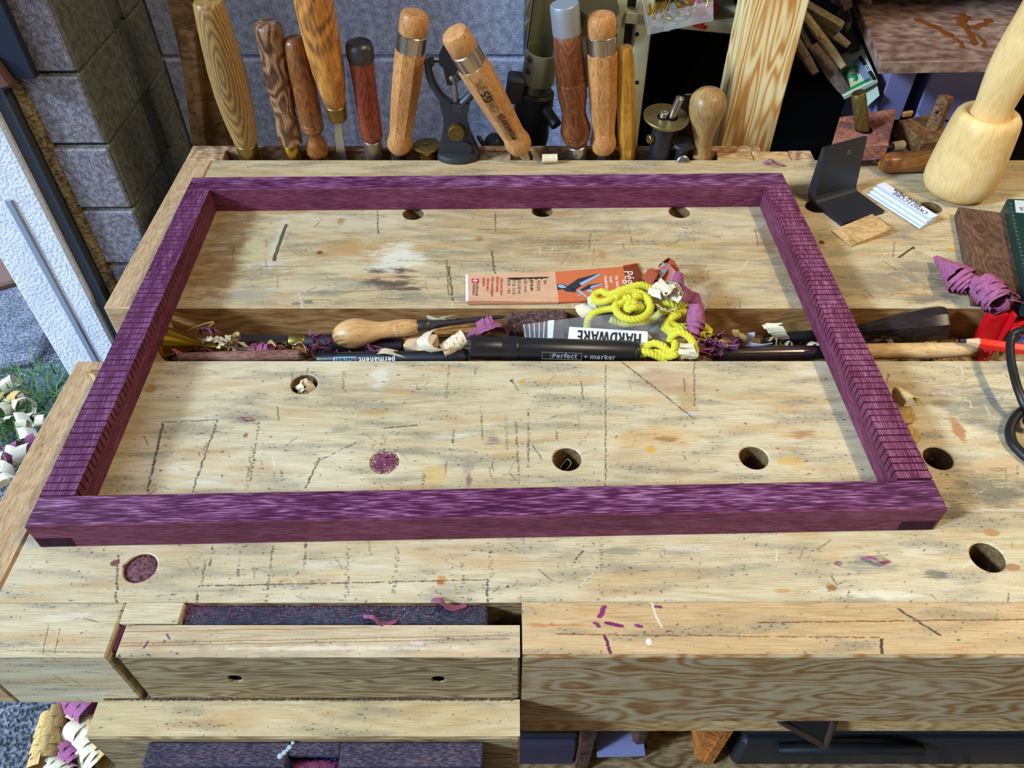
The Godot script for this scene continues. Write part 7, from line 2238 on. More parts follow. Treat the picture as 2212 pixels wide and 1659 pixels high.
	curl(t, [P(1694, 732, -0.006), P(1682, 722, 0.004), P(1674, 710, 0.010), P(1664, 702, 0.012), P(1680, 698, 0.014)], 0.014, Vector3(1, 0.3, 0.3), 8, 0.1)
	put_curl.call("shaving", "torn cream flake standing up left of the frame's right rail", M.shaving_cream, P(1682, 728, -0.006), t)
	# cream crumples round the yarn
	t = Tri.new()
	curl(t, [P(1412, 640, 0.024), P(1426, 626, 0.032), P(1444, 616, 0.034), P(1458, 632, 0.028), P(1454, 650, 0.024)], 0.022, Vector3(0.5, 0.4, 0.8), 8, 0.35)
	curl(t, [P(1416, 656, 0.022), P(1426, 664, 0.02), P(1444, 672, 0.02), P(1460, 666, 0.02)], 0.006, Vector3(0.2, 0.6, 0.8), 8, 0.3)
	put_curl.call("shaving", "crumpled cream shaving perched on top of the yellow yarn", M.shaving_cream, P(1436, 645, 0.02), t)
	t = Tri.new()
	curl(t, [P(1482, 742, 0.006), P(1484, 756, 0.008), P(1490, 768, 0.004), P(1482, 774, 0.0)], 0.014, Vector3(1, 0.2, 0.2), 8, 0.25)
	put_curl.call("shaving", "little cream crumple on the yarn near the tray's front edge", M.shaving_cream, P(1486, 760, 0.0), t)
	t = Tri.new()
	curl(t, [P(1252, 658, 0.004), P(1262, 672, 0.004), P(1268, 684, 0.0)], 0.012, Vector3(1, 0.3, 0.0), 6, 0.05)
	curl(t, [P(1274, 640, 0.012), P(1278, 656, 0.01), P(1286, 672, 0.004)], 0.006, Vector3(1, 0.3, 0.0), 6, 0.3)
	put_curl.call("shaving", "white curved chip standing left of the yellow coil", M.shaving_cream, P(1265, 678, 0.0), t)

# flat printed shape: polygon given by pixel corners, lying at height y, with a hair of thickness
func print_poly(o: Node3D, n: String, pts: Array, y: float, mat: Material) -> void:
	var q := []
	var inv := o.transform.affine_inverse()
	for p in pts:
		q.append(inv * P(p[0], p[1], y))
	var flat := PackedVector2Array()
	for p in q:
		flat.append(Vector2(p.x, p.z))
	var t := Tri.new()
	var ids := Geometry2D.triangulate_polygon(flat)
	for k in range(0, ids.size(), 3):
		t.flat(q[ids[k]], q[ids[k + 1]], q[ids[k + 2]], q[ids[k]] + Vector3(0, -1, 0))
	for k in q.size():
		var j := (k + 1) % q.size()
		t.quad(q[k], q[j], q[j] + Vector3(0, -0.0001, 0), q[k] + Vector3(0, -0.0001, 0), q[k].lerp(q[j], 0.5) + Vector3(0, -0.1, 0))
	put(o, n, t.done(), mat)

func make_bench_top_bits() -> void:
	var y := 0.0015
	var o := thing("blade_packet", "flat printed scroll saw blade sachet, half tan and half orange, on the back slab", "packet", P(1190, 615, 0.0))
	var seg := func(n: String, pts: Array, m: Material) -> void:
		var w := []
		for p in pts:
			w.append(P(p[0], p[1], y))
		put(o, n, hull_mesh(local_pts(o, w), Vector3(0, -0.0012, 0)), m)
	var cx := func(x: float, yy: float) -> Array:
		return [1000 + x / 5.53, 560 + yy / 5.53]
	var tanm := woodmat(wood(256, 256, 281, [c8(196, 150, 114), c8(212, 168, 132), c8(222, 182, 148)], 1.5, 16.0, 0.25, 0.2), 14.0, 0.3, 0.4)
	seg.call("tan_panel", [cx.call(60, 182), cx.call(1100, 150), cx.call(1145, 512), cx.call(62, 500)], tanm)
	seg.call("orange_panel", [cx.call(1100, 150), cx.call(1912, 88), cx.call(1990, 470), cx.call(1145, 512)], flatmat(c8(204, 108, 62), 0.3))
	seg.call("brown_panel", [cx.call(1912, 88), cx.call(2085, 50), cx.call(2110, 110), cx.call(2150, 190), cx.call(2120, 440), cx.call(1990, 470)], flatmat(c8(122, 52, 26), 0.35))
	seg.call("white_edge", [cx.call(30, 182), cx.call(60, 182), cx.call(62, 492), cx.call(32, 490)], M.white)
	seg.call("fin", [cx.call(62, 498), cx.call(1145, 510), cx.call(1140, 524), cx.call(70, 536)], flatmat(c8(170, 116, 84), 0.5))
	seg.call("fin", [cx.call(1145, 506), cx.call(1990, 466), cx.call(1990, 478), cx.call(1145, 518)], flatmat(c8(170, 80, 40), 0.5))
	seg.call("fin", [cx.call(1912, 70), cx.call(2085, 42), cx.call(2085, 56), cx.call(1912, 92)], flatmat(c8(206, 92, 40), 0.4))
	var wb := Basis(Vector3(0, 0, 1), Vector3(1, 0, 0), Vector3(0, 1, 0))
	var inv := o.transform.affine_inverse()
	var line := func(s: String, x: float, y0: float, y1: float, h: float, m: Material, bold := false) -> void:
		var a := P(cx.call(x, y0)[0], cx.call(x, y0)[1], y + 0.0001)
		var b := P(cx.call(x, y1)[0], cx.call(x, y1)[1], y + 0.0001)
		var want := (b - a).length()
		var est := s.length() * h * 0.74
		words(o, "print", s, h, m, inv * a.lerp(b, 0.5), wb, "Droid Sans", bold, clampf(want / est, 0.5, 1.5))
	var redm := flatmat(c8(170, 44, 32), 0.5)
	line.call("Scies pour bois", 462, 230, 418, 0.0019, redm, true)
	line.call("Wood saws", 412, 230, 365, 0.0019, redm, true)
	line.call("Holz Laubsägen", 352, 230, 422, 0.0019, redm, true)
	line.call("Sierras para", 298, 235, 368, 0.0019, redm, true)
	line.call("madera", 250, 235, 308, 0.0019, redm, true)
	line.call("Manufactured", 170, 285, 402, 0.0014, M.ink)
	line.call("in Switzerland", 132, 285, 405, 0.0014, M.ink)
	line.call("Skip", 982, 240, 308, 0.0024, M.ink)
	line.call("N°2/0 (2/0)", 902, 245, 388, 0.0026, M.ink)
	line.call("REF 90.480", 820, 250, 370, 0.0020, M.ink, true)
	line.call("0.61 mm", 745, 250, 370, 0.0016, M.ink)
	line.call("0.022 x 0.025 inch", 672, 252, 398, 0.0016, M.ink)
	line.call("11.1 Tpi - 21.2 Tpi", 608, 254, 412, 0.0016, M.ink)
	line.call("1.30 mm - 1 mm", 548, 252, 380, 0.0016, M.ink)
	line.call("The Swiss", 1842, 180, 360, 0.0026, M.white)
	line.call("Scroll", 1768, 190, 290, 0.0026, M.white)
	line.call("Sawblades", 1712, 195, 370, 0.0026, M.white)
	line.call("Pégas", 1990, 130, 400, 0.0075, M.white)
	print_poly(o, "flag", [cx.call(104, 232), cx.call(188, 232), cx.call(189, 276), cx.call(106, 276)], y + 0.0002, flatmat(c8(206, 30, 36), 0.5))
	print_poly(o, "cross", [cx.call(118, 249), cx.call(176, 249), cx.call(176, 259), cx.call(118, 259)], y + 0.0003, M.white)
	print_poly(o, "cross", [cx.call(139, 237), cx.call(155, 237), cx.call(156, 271), cx.call(140, 271)], y + 0.0003, M.white)
	print_poly(o, "printed_blade", [cx.call(528, 222), cx.call(1020, 210), cx.call(1020, 222), cx.call(960, 226), cx.call(940, 238), cx.call(915, 226), cx.call(870, 240), cx.call(850, 228), cx.call(800, 240), cx.call(770, 228), cx.call(700, 232), cx.call(650, 244), cx.call(630, 232), cx.call(600, 244), cx.call(580, 232), cx.call(550, 240)], y + 0.0002, M.ink)
	var bd := flatmat(c8(44, 50, 58), 0.4)
	var bl := flatmat(c8(150, 176, 206), 0.4)
	print_poly(o, "printed_wing", [cx.call(1245, 322), cx.call(1375, 232), cx.call(1622, 168), cx.call(1645, 186), cx.call(1400, 325), cx.call(1330, 372)], y + 0.0002, bd)
	print_poly(o, "printed_wing", [cx.call(1390, 285), cx.call(1622, 172), cx.call(1645, 186), cx.call(1420, 315)], y + 0.0003, bl)
	print_poly(o, "printed_wing", [cx.call(1390, 372), cx.call(1500, 302), cx.call(1665, 286), cx.call(1660, 306), cx.call(1510, 352), cx.call(1420, 382)], y + 0.0002, bd)
	print_poly(o, "printed_wing", [cx.call(1530, 318), cx.call(1665, 288), cx.call(1660, 306), cx.call(1520, 348)], y + 0.0003, bl)
	print_poly(o, "printed_body", [cx.call(1124, 296), cx.call(1212, 300), cx.call(1260, 326), cx.call(1350, 360), cx.call(1345, 395), cx.call(1240, 385), cx.call(1190, 358), cx.call(1128, 365)], y + 0.0002, bd)
	print_poly(o, "printed_body", [cx.call(1140, 300), cx.call(1200, 306), cx.call(1240, 335), cx.call(1185, 345), cx.call(1135, 330)], y + 0.0003, bl)
	print_poly(o, "printed_leg", [cx.call(1360, 370), cx.call(1400, 366), cx.call(1480, 440), cx.call(1470, 460), cx.call(1430, 418), cx.call(1375, 442), cx.call(1370, 430), cx.call(1410, 410)], y + 0.0002, bl)
	print_poly(o, "printed_leg", [cx.call(1470, 358), cx.call(1540, 362), cx.call(1576, 410), cx.call(1500, 390)], y + 0.0002, bl)
	# torn-off top of the sachet, folded on itself
	o = thing("torn_sachet_top", "torn rust-coloured foil sachet top folded and standing behind the yellow yarn", "packet", P(1430, 625, 0.0))
	inv = o.transform.affine_inverse()
	var rust := flatmat(c8(156, 70, 34), 0.45)
	var t := Tri.new()
	var L := func(u: float, v: float, yy: float) -> Vector3:
		return inv * P(u, v, yy)
	var strip := [L.call(1396, 612, 0.004), L.call(1412, 606, 0.010), L.call(1428, 602, 0.012), L.call(1446, 600, 0.014), L.call(1458, 612, 0.012)]
	var hv := []
	for k in strip.size():
		hv.append(Vector3(0.001, 0.008, -0.0085 + 0.001 * k))
	t.ribbon(strip, hv, 0.0005)
	put(o, "foil", t.done(), rust)
	t = Tri.new()
	t.ribbon([L.call(1396, 610, 0.006), L.call(1410, 590, 0.016), L.call(1424, 584, 0.018), L.call(1428, 600, 0.010)], [Vector3(0.003, 0, 0.007), Vector3(0.002, 0.001, 0.007), Vector3(-0.001, 0.002, 0.006), Vector3(-0.002, 0.002, 0.005)], 0.0005)
	t.ribbon([L.call(1424, 575, 0.010), L.call(1436, 562, 0.014), L.call(1446, 566, 0.016), L.call(1452, 590, 0.016), L.call(1456, 610, 0.010)], [Vector3(0.002, 0.006, 0.002), Vector3(0.002, 0.005, 0.003), Vector3(0.004, 0.002, 0.001), Vector3(0.0065, 0.001, 0), Vector3(0.006, 0.001, 0)], 0.0005)
	put(o, "foil", t.done(), rust)
	t = Tri.new()
	t.ribbon([L.call(1420, 604, 0.014), L.call(1432, 588, 0.018), L.call(1442, 570, 0.020), L.call(1432, 568, 0.020)], [Vector3(0.002, 0.001, 0.001), Vector3(0.0026, 0.001, 0.001), Vector3(0.002, 0.001, 0.002), Vector3(0.001, 0.001, 0.002)], 0.0005)
	put(o, "silver_lining", t.done(), flatmat(c8(214, 214, 218), 0.2, 0.8))
	# clear film corner beside it
	t = Tri.new()
	var g := []
	for j in 5:
		var row := []
		for k in 5:
			var f := k / 4.0
			var e := j / 4.0
			row.append(P(lerpf(lerpf(1466, 1538, f), lerpf(1505, 1516, f), e), lerpf(lerpf(600, 626, f), lerpf(690, 682, f), e), 0.012 - 0.014 * e + 0.002 * sin(k * 2.0 + j * 1.3)))
		g.append(row)
	for j in 4:
		for k in 4:
			t.flat(g[j][k], g[j][k + 1], g[j + 1][k + 1], Vector3(0, -3, 0))
			t.flat(g[j][k], g[j + 1][k + 1], g[j + 1][k], Vector3(0, -3, 0))
	var base := P(1500, 640, 0.0)
	for k in t.v.size():
		t.v[k] -= base
	o = thing("clear_sleeve", "empty clear plastic sleeve beside the mauve shaving at the edge of the back slab", "sleeve", base)
	put(o, "film", t.done(), M.clear)
	put(o, "welded_edge", tube_mesh([g[0][4] - base, g[1][4] - base, g[2][4] - base, g[3][4] - base, g[4][4] - base], 0.0005, 6), flatmat(Color(0.8, 0.83, 0.85), 0.2))
	# dog hole fillings
	var pp := P(831, 997)
	var plug := func(at: Vector3, r: float, depth: float, label: String, m1: Material, m2: Material, sd: int) -> void:
		var n := thing("sawdust_plug", label, "sawdust", at + Vector3(0, -depth, 0))
		stuff(put(n, "packed_dust", pile(r * 2.0, r * 2.0, 0.002, 900, 0.0009, sd, true), m1))
		stuff(put(n, "chips", pile(r * 1.9, r * 1.9, 0.0026, 330, 0.0011, sd + 1, true), m2))
		put(n, "bed", lathe_mesh([Vector2(-0.03, r * 0.99), Vector2(0.0, r * 0.99), Vector2(0.0, 0)], 24), m1)
		stuff(n)
	plug.call(pp, 0.0106, 0.002, "pale and purple sawdust packed level in the dog hole left of centre", M.dust_cream, M.dust_purple, 401)
	pp = P(303, 1226)
	plug.call(pp, 0.0106, 0.003, "dark purple sawdust filling the dog hole at the lower left", flatmat(c8(96, 48, 66), 0.95), flatmat(c8(124, 84, 96), 0.95), 403)
	pp = P(2012, 447)
	# a plank of dark dust and fluff in the hole at the upper left of the front slab
	pp = P(657, 829)
	t = Tri.new()
	for k in 8:
		var an := k * 0.9
		curl(t, [Vector3(cos(an) * 0.008, -0.012, sin(an) * 0.008), Vector3(cos(an) * 0.004, -0.004, sin(an) * 0.005), Vector3(cos(an + 1.5) * 0.005, -0.002, sin(an + 1.5) * 0.004), Vector3(cos(an + 2.5) * 0.008, -0.008, sin(an + 2.5) * 0.008)], 0.006, Vector3(sin(an), 0.5, cos(an)), 6, 0.2)
	var so := solo("shaving", "wad of cream shavings stuffed in the front slab's upper left dog hole", "shaving", t.done(), M.shaving_cream, pp)
	# fluff lying in the middle hole
	pp = P(1225, 991)
	t = Tri.new()
	t.tube(curve([Vector3(-0.006, -0.012, 0.002), Vector3(0.0, -0.006, -0.004), Vector3(0.003, -0.005, 0.0), Vector3(0.0, -0.008, 0.003)], 6), 0.00016, 4)
	solo("splinter", "tiny pale curled splinter caught in the open dog hole at the centre", "splinter", t.done(), M.shaving_cream, pp)
	# wire nail, brass tack
	var n0 := P(1941, 556, 0.001)
	var n1 := P(1972, 534, 0.001)
	solo("wire_nail", "thin bent wire nail lying on the bench left of the walnut board", "nail", tube_mesh([n0 - n0, n1 - n0, P(1975, 537, 0.001) - n0], 0.0006, 6), M.dark_steel, n0)
	solo("brass_tack", "small brass tack head driven into the bench right of the frame's back corner", "tack", lathe_mesh([Vector2(0, 0.0028), Vector2(0.0004, 0.0026), Vector2(0.0007, 0.0014), Vector2(0.0008, 0)], 16), M.brass_old, P(1775, 524, 0.0))
	# tan shaving right of the frame
	t = Tri.new()
	curl(t, [P(1938, 872, 0.006), P(1948, 850, 0.016), P(1968, 850, 0.018), P(1988, 872, 0.010)], 0.018, Vector3(0.3, 0.4, 1), 8, 0.05)
	curl(t, [P(1956, 878, 0.010), P(1958, 900, 0.006), P(1952, 915, 0.003), P(1972, 902, 0.003)], 0.012, Vector3(1, 0.3, 0.2), 8, 0.1)
	curl(t, [P(1962, 920, 0.003), P(1970, 936, 0.003), P(1975, 956, 0.001)], 0.010, Vector3(1, 0.2, 0.2), 6, 0.1)
	base = P(1955, 890, 0.0)
	for k in t.v.size():
		t.v[k] -= base
	solo("shaving", "papery tan shaving hanging against the outer side of the frame's right rail", "shaving", t.done(), M.shaving_tan, base)
	# bits of purple shaving
	var bits := [[1675, 358, "small magenta curl lying on the rack lip behind the frame's right corner", 0.010], [530, 908, "tiny magenta fleck lying inside the frame near its left rail", 0.006], [820, 1343, "short pink shaving lying on the iron vise jaw", 0.010], [965, 1308, "pink forked sliver lying at the back of the iron vise jaw", 0.012], [1892, 1213, "thin red hooked thread of shaving on the front slab, right", 0.008]]
	for q in bits:
		var yy := -0.0034 if q[1] > 1290 else 0.0004
		var b0 := P(q[0], q[1], yy)
		var s: float = q[3]
		t = Tri.new()
		curl(t, [Vector3(-s, 0.0005, -s * 0.3), Vector3(-s * 0.3, s * 0.5, 0.0), Vector3(s * 0.2, s * 0.3, s * 0.3), Vector3(s, 0.0005, 0.0)], s * 0.4, Vector3(0.2, 0.4, 1), 6, 0.1)
		if q[1] < 400:
			curl(t, [Vector3(-s, 0.0005, -s * 0.6), Vector3(-s * 0.5, s * 0.6, -s * 0.2), Vector3(0, 0.001, 0)], s * 0.5, Vector3(0.5, 0.4, 1), 6, 0.2)
		solo("purple_fleck", q[2], "shaving", t.done(), M.shaving_purple, b0)
	t = Tri.new()
	curl(t, [P(192, 806, 0.002) - P(195, 815), P(200, 812, 0.004) - P(195, 815), P(204, 822, 0.001) - P(195, 815)], 0.004, Vector3(1, 0.3, 0.2), 6, 0.1)
	curl(t, [P(186, 799, 0.002) - P(195, 815), P(196, 800, 0.003) - P(195, 815), P(205, 803, 0.001) - P(195, 815)], 0.003, Vector3(0.2, 0.3, 1), 6, 0.1)
	solo("splinter", "small straw splinter on the end cap outside the frame's left rail", "splinter", t.done(), M.shaving_tan, P(195, 815))
	# fine dust over the bench
	var r := RandomNumberGenerator.new()
	r.seed = 55
	var pale := Tri.new()
	var purp := Tri.new()
	for k in 5200:
		var u := r.randf_range(100, 2210)
		var v := r.randf_range(350, 1412)
		var on := 0.0
		if v > 655 and v < 785:
			continue
		var p := P(u, v, 0.0)
		if p.x < -0.335 or (p.z > -0.2243 and p.x < 0.006 and p.x > -0.228):
			continue
		# nothing hides inside the frame's rails
		var s := r.randf_range(0.0002, 0.0007) if k % 12 else r.randf_range(0.0008, 0.0016)
		p.y = s * 0.4
		var b := Basis(Vector3(r.randf_range(-1, 1), r.randf_range(-1, 1), r.randf_range(-1, 1)).normalized(), r.randf() * TAU)
		var tt := purp if (k % 4 == 0) else pale
		tt.flat(p + b * Vector3(s, 0, 0), p + b * Vector3(-s, s * 0.3, 0), p + b * Vector3(0, 0, s * 0.5), p - Vector3(0, 1, 0))
	stuff(solo("pale_dust", "fine pale chips of sawdust sprinkled over the whole bench top", "sawdust", pale.done(), M.dust_cream))
	stuff(solo("purple_dust", "fine purple chips of sawdust sprinkled over the whole bench top", "sawdust", purp.done(), M.dust_purple))
	# purple dust lying thick on the iron jaw and in the cheek's gap
	var jaw := Tri.new()
	for k in 2600:
		var f := pow(r.randf(), 2.0)
		var p := P(lerpf(400, 1052, f if k % 3 else r.randf()), 1302 + 40 * pow(r.randf(), 2.2), -0.0033)
		var s := r.randf_range(0.0003, 0.0008)
		var b := Basis(Vector3(r.randf_range(-1, 1), r.randf_range(-1, 1), r.randf_range(-1, 1)).normalized(), r.randf() * TAU)
		jaw.flat(p + b * Vector3(s, 0, 0), p + b * Vector3(-s, s * 0.3, 0), p + b * Vector3(0, 0, s * 0.6), p - Vector3(0, 1, 0))
	stuff(solo("jaw_dust", "pinkish purple sawdust lying thickest at the left end of the iron vise jaw", "sawdust", jaw.done(), M.shaving_purple))
	var seam := Tri.new()
	for k in 1500:
		var p := P(r.randf_range(225, 1112), r.randf_range(1507, 1513), -0.0588)
		var s := r.randf_range(0.0004, 0.001)
		var b := Basis(Vector3(r.randf_range(-1, 1), r.randf_range(-1, 1), r.randf_range(-1, 1)).normalized(), r.randf() * TAU)
		seam.flat(p + b * Vector3(s, 0, 0), p + b * Vector3(-s, s * 0.3, 0), p + b * Vector3(0, 0, s * 0.6), p - Vector3(0, 1, 0))
		seam.flat(p + b * Vector3(0, s, 0), p + b * Vector3(-s, -s * 0.3, 0), p + b * Vector3(0, 0, -s * 0.6), p - Vector3(0, 1, 0))
	stuff(solo("seam_dust", "brown crumbs collected along the seam between the two wooden vise cheeks", "sawdust", seam.done(), flatmat(c8(120, 98, 70), 0.9)))

# ---------------------------------------------------------------- below the bench
func make_under_bench() -> void:
	put(bench, "shelf", span_mesh(Vector3(-0.24, -0.335, -0.66), Vector3(RE, -0.32, -0.215), 0.001), M.pine_dull)
	var SF := -0.3198
	var zf := -0.235
	var X := func(u: float) -> float:
		return Z(u, 1630, zf).x
	var Yv := func(v: float) -> float:
		return Z(1500, v, zf).y
	var dk := flatmat(c8(46, 42, 66), 0.5)
	var o := thing("purple_case", "dark violet plastic case with a black dusty lid under the bench, beside the vise", "case", Vector3(X.call(1090), SF, zf))
	var w: float = X.call(1249) - X.call(1090)
	put(o, "case_body", span_mesh(Vector3(0, 0, -0.16), Vector3(w, Yv.call(1608) - SF, 0), 0.004), dk)
	put(o, "lid", span_mesh(Vector3(0, Yv.call(1607) - SF, -0.16), Vector3(w - 0.001, Yv.call(1600) - SF, -0.004), 0.002), M.black_paint)
	o = thing("wooden_plane", "old brown wooden bodied plane on end, right of the violet case", "plane", Vector3(X.call(1250), SF, zf))
	var bw := woodmat(wood(256, 256, 291, [c8(50, 34, 28), c8(84, 60, 50), c8(110, 84, 70)], 2.0, 6.0, 0.3, 0.5), 8.0, 0.6, 0.3)
	put(o, "side", hull_mesh([Vector3(0.002, 0.118, -0.10), Vector3(0.013, 0.118, -0.10), Vector3(0.011, 0.116, 0.004), Vector3(0.0, 0.116, 0.004)], Vector3(-0.002, -0.116, 0.0), 0.001), bw)
	put(o, "sole", span_mesh(Vector3(0.012, 0, -0.09), Vector3(0.027, 0.10, -0.02), 0.001), bw)
	put(o, "cheek", span_mesh(Vector3(0.046, 0, -0.09), Vector3(0.058, 0.103, -0.004), 0.003), bw)
	o = thing("spring_coil", "stack of ribbed pale rope-like coils between the wooden plane cheeks", "coil", Vector3(X.call(1347), SF + 0.0, zf - 0.03))
	for k in 6:
		var c := []
		for j in 17:
			var a := TAU * j / 16
			c.append(Vector3(cos(a) * 0.0075, 0.055 + k * 0.0075, sin(a) * 0.012))
		put(o, "turn", tube_mesh(c, 0.0034, 8), flatmat(c8(108, 100, 72), 0.8))
	put(o, "core", tube_mesh([Vector3(0, 0, 0), Vector3(0, 0.1, 0)], 0.006, 10), bw)
	o = thing("blue_card", "shiny lavender plastic card lying across the wooden plane under the bench", "card", Vector3(X.call(1287), Yv.call(1620), zf + 0.001))
	put(o, "sheet", hull_mesh([Vector3(0.0, 0.004, -0.05), Vector3(0.0395, 0.006, -0.05), Vector3(0.041, 0.001, 0.004), Vector3(0.0, -0.002, 0.004)], Vector3(0, -0.0015, 0)), flatmat(c8(128, 132, 170), 0.25))
	o = thing("oak_board", "orange-brown grained board on edge with a notch, leaning left of the black toolbox", "board", Vector3(X.call(1540), SF, zf))
	var om := woodmat(wood(256, 256, 293, [c8(120, 64, 24), c8(168, 102, 46), c8(196, 136, 76)], 2.0, 12.0, 0.5, 0.4), 10.0, 0.55, 0.3)
	put(o, "board_face", hull_mesh([Vector3(-0.020, 0.14, -0.08), Vector3(0.002, 0.14, -0.08), Vector3(0.0, 0.138, 0.0), Vector3(-0.014, 0.138, -0.005)], Vector3(0.004, -0.136, 0.0), 0.001), om)
	put(o, "board_edge", hull_mesh([Vector3(0.002, 0.132, -0.05), Vector3(0.010, 0.132, -0.05), Vector3(0.008, 0.130, 0.0), Vector3(0.0, 0.130, 0.0)], Vector3(-0.004, -0.128, 0.0), 0.001), om)
	o = thing("black_toolbox", "large black plastic toolbox with a stepped lid under the bench at the right", "toolbox", Vector3(X.call(1592), SF, zf))
	var tb := flatmat(c8(26, 28, 34), 0.45)
	put(o, "box_body", span_mesh(Vector3(0, 0, -0.20), Vector3(0.30, Yv.call(1606) - SF, 0), 0.004), tb)
	put(o, "lid", span_mesh(Vector3(-0.004, Yv.call(1605) - SF, -0.20), Vector3(0.302, Yv.call(1597) - SF, -0.006), 0.003), flatmat(c8(16, 16, 18), 0.6))
	var hd := curve([Vector3(0.03, 0.052, 0.004), Vector3(0.07, 0.066, 0.008), Vector3(0.11, 0.066, 0.008), Vector3(0.15, 0.052, 0.004)], 8)
	put(o, "handle", tube_mesh(hd, 0.005, 10), M.black_plastic)
	o = thing("steel_corner", "dark steel triangular corner plate hooked under the bench apron at the right", "bracket", Vector3(Z(1740, 1558, -0.192).x, -0.0965, -0.197))
	var p0 := Z(1684, 1556, -0.195)
	var p1 := Z(1802, 1556, -0.195)
	var p2 := Z(1783, 1612, -0.188)
	var inv := o.transform.affine_inverse()
	put(o, "plate", hull_mesh([inv * p0 + Vector3(0, 0, 0), inv * p1, inv * p2], Vector3(0, -0.0025, -0.001)), M.iron)
	for q in [[p0, p2], [p2, p1]]:
		put(o, "rolled_edge", tube_mesh([inv * q[0], inv * q[1]], 0.0024, 8), flatmat(c8(70, 56, 48), 0.6, 0.5))
	# heap of curls on the floor by the doorway, seen under the left end of the bench
	var mats := [M.shaving_cream, M.shaving_tan, M.shaving_purple]
	var r := RandomNumberGenerator.new()
	r.seed = 77
	var curls := [[120, 1545, 100, 1650, 0.022, 0.024, 6.0, 0.030, 1, "big tan spiral shaving standing at the left edge of the floor heap"],
		[150, 1520, 205, 1548, 0.018, 0.022, 3.0, 0.026, 2, "bright purple curl at the top of the floor heap beside the vise"],
		[160, 1572, 210, 1600, 0.024, 0.020, 3.0, 0.030, 0, "cream curl in the middle of the floor heap"],
		[150, 1625, 175, 1655, 0.020, 0.018, 3.0, 0.026, 2, "purple curl low in the floor heap at the bottom edge of the picture"],
		[190, 1610, 230, 1655, 0.026, 0.024, 4.0, 0.034, 0, "cream ribbed curl at the right foot of the floor heap"],
		[118, 1660, 150, 1690, 0.020, 0.022, 3.0, 0.028, 0, "white curl cut off by the bottom edge of the picture"],
		[200, 1560, 240, 1640, 0.022, 0.020, 4.0, 0.030, 1, "tan curl against the vise jaw on the floor heap"]]
	for q in curls:
		var yy := FLOOR + 0.035
		var a := P(q[0], q[1], yy)
		var b := P(q[2], q[3], yy + r.randf_range(-0.008, 0.02))
		var t := Tri.new()
		helix(t, Vector3.ZERO, b - a, q[4], q[5], q[6], q[7], r.randf() * TAU)
		solo("floor_shaving", q[9], "shaving", t.done(), mats[q[8]], a)

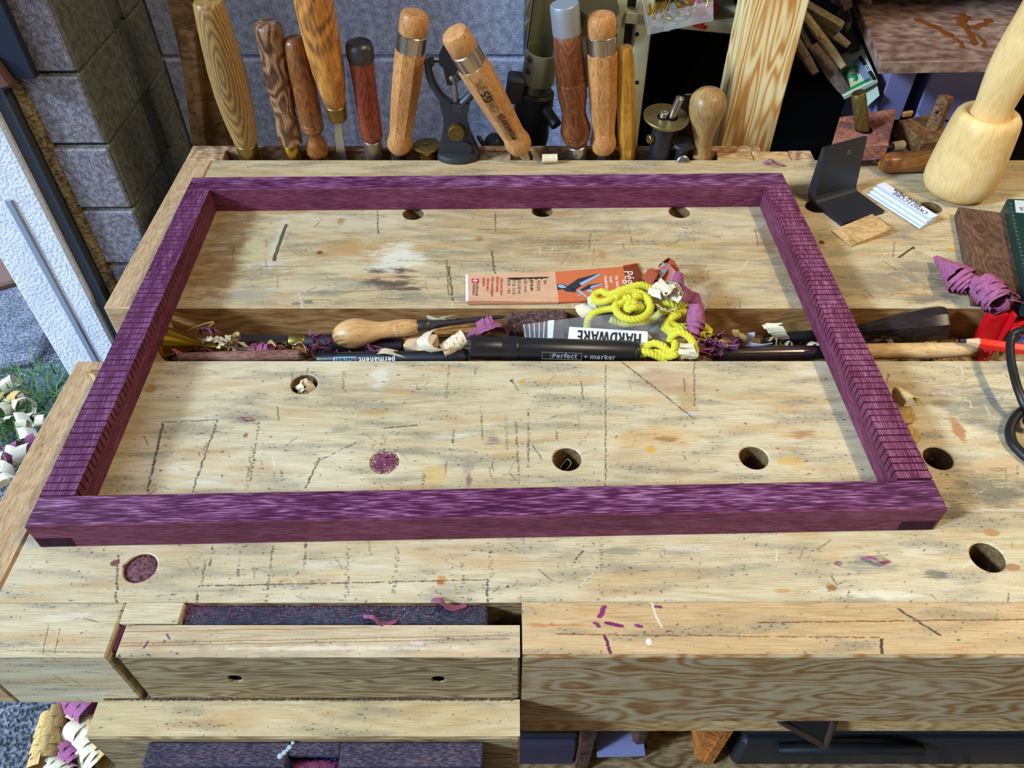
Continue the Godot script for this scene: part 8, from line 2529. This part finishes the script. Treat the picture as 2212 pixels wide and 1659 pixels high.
func make_outside() -> void:
	# white door frame beside the pier
	var d := Node3D.new()
	d.name = "door_1"
	d.set_meta("kind", "structure")
	add_child(d)
	var wm := gritmat(512, 301, [c8(198, 205, 214), c8(226, 230, 236), c8(238, 240, 244)], 40.0, 5.0, 0.4, 0.12, 0.6)
	put(d, "frame_post", span_mesh(Vector3(-0.600, FLOOR, -0.80), Vector3(-0.517, 1.1, -0.735), 0.003), wm)
	put(d, "draught_strip", span_mesh(Vector3(-0.556, FLOOR, -0.7351), Vector3(-0.5475, -0.055, -0.7325), 0.001), flatmat(c8(140, 150, 166), 0.6))
	put(d, "dark_rebate", span_mesh(Vector3(-0.5168, FLOOR, -0.80), Vector3(-0.5035, 1.1, -0.742), 0.001), flatmat(c8(54, 62, 72), 0.7))
	put(d, "weathered_batten", span_mesh(Vector3(-0.5033, FLOOR, -0.80), Vector3(-0.490, 0.072, -0.752), 0.002), woodmat(wood(256, 256, 303, [c8(70, 54, 32), c8(126, 104, 66), c8(160, 138, 94)], 3.0, 6.0, 0.3, 0.8), 6.0, 0.9, 0.1))
	put(d, "hinge_bar", span_mesh(Vector3(-0.500, 0.076, -0.7515), Vector3(-0.466, 1.1, -0.742), 0.001), flatmat(c8(34, 44, 58), 0.4, 0.3))
	put(d, "rusty_hinge", box_mesh(Vector3(0.016, 0.03, 0.012), 0.003), flatmat(c8(96, 60, 50), 0.8), Vector3(-0.497, 0.085, -0.738), Basis(Vector3.BACK, 0.25))
	# ground outside
	var gm := gritmat(512, 305, [c8(56, 60, 66), c8(104, 108, 114), c8(150, 154, 160)], 50.0, 2.2, 1.6, 0.5)
	struct("ground_outside", span_mesh(Vector3(-4.5, FLOOR - 0.15, -4.0), Vector3(-0.621, FLOOR - 0.004, 3.0), 0.002), gm)
	var stone := gritmat(512, 306, [c8(62, 82, 80), c8(104, 128, 124), c8(136, 154, 150)], 40.0, 3.0, 1.0, 0.3)
	var grey := gritmat(512, 307, [c8(74, 76, 84), c8(122, 126, 134), c8(158, 160, 166)], 40.0, 3.0, 1.2, 0.35)
	var slabs := [[[[66, 790], [128, 780], [150, 800], [60, 905], [24, 870]], stone, "large grey-green paving slab outside, nearest the white door frame"],
		[[[62, 912], [152, 806], [190, 830], [110, 1000]], stone, "second grey-green slab outside, along the bench's left end"],
		[[[-60, 640], [60, 610], [110, 700], [70, 780], [-40, 800]], grey, "blue-grey slab outside at the left edge, above the grass"],
		[[[-80, 560], [20, 530], [52, 600], [-60, 632]], flatmat(c8(120, 92, 74), 0.9), "brownish slab outside at the left edge, highest up"],
		[[[-60, 480], [10, 460], [20, 524], [-80, 552]], grey, "grey slab outside furthest back beside the white post"]]
	for q in slabs:
		var pts := []
		for p in q[0]:
			pts.append(P(p[0], p[1], FLOOR + 0.014))
		var o := solo("paving_slab", q[2], "slab", hull_mesh(local_zero(pts), Vector3(0, -0.02, 0), 0.006), q[1], pts[0])
	# grass tuft with curls blown into it
	var r := RandomNumberGenerator.new()
	r.seed = 311
	var t := Tri.new()
	var c := P(35, 905, FLOOR)
	for k in 320:
		var a := r.randf() * TAU
		var q := Vector3(cos(a), 0, sin(a)) * r.randf() * 0.15
		var tip := Vector3(r.randf_range(-0.05, 0.05), r.randf_range(0.03, 0.09), r.randf_range(-0.05, 0.05))
		var h := Vector3(r.randf_range(-1, 1), 0, r.randf_range(-1, 1)).normalized() * 0.0022
		t.ribbon([q, q + tip * 0.6 + Vector3(0, 0.008, 0), q + tip + Vector3(tip.x, -0.01, tip.z) * 0.4], [h, h * 0.7, h * 0.1], 0.0004)
	stuff(solo("grass", "tuft of green and yellow grass outside the doorway at the left edge", "grass", t.done(), flatmat(c8(92, 128, 66), 0.7), c))
	var spots := [[8, 840, 0, "white curl outside on the grass, topmost at the left edge"], [20, 862, 1, "tan curl in the grass just below the topmost white curl"], [40, 874, 0, "white curl at the right of the grass tuft"], [12, 885, 0, "cream curl low in the middle of the grass tuft"], [62, 910, 0, "white curl against the slab right of the grass"], [60, 935, 0, "small pale curl below the grass, next to the bench's end"], [30, 975, 2, "purple curl below the grass tuft by the bench's left end"], [20, 1000, 0, "white curl under the purple one at the left edge"], [4, 1030, 0, "bright white curl lowest at the left edge beside the bench"], [45, 980, 0, "slim white curl touching the bench's left edge in the picture"]]
	var mats := [M.shaving_cream, M.shaving_tan, M.shaving_purple]
	for q in spots:
		var a := P(q[0], q[1], FLOOR + 0.05)
		t = Tri.new()
		var dir := Vector3(r.randf_range(-1, 1), r.randf_range(-0.2, 0.2), r.randf_range(-1, 1)).normalized() * 0.04
		helix(t, -dir, dir, 0.014, 0.018, 2.0, 0.026, r.randf() * TAU)
		solo("outdoor_shaving", q[3], "shaving", t.done(), mats[q[2]], a)

func local_zero(pts: Array) -> Array:
	var out := []
	for p in pts:
		out.append(p - pts[0])
	return out
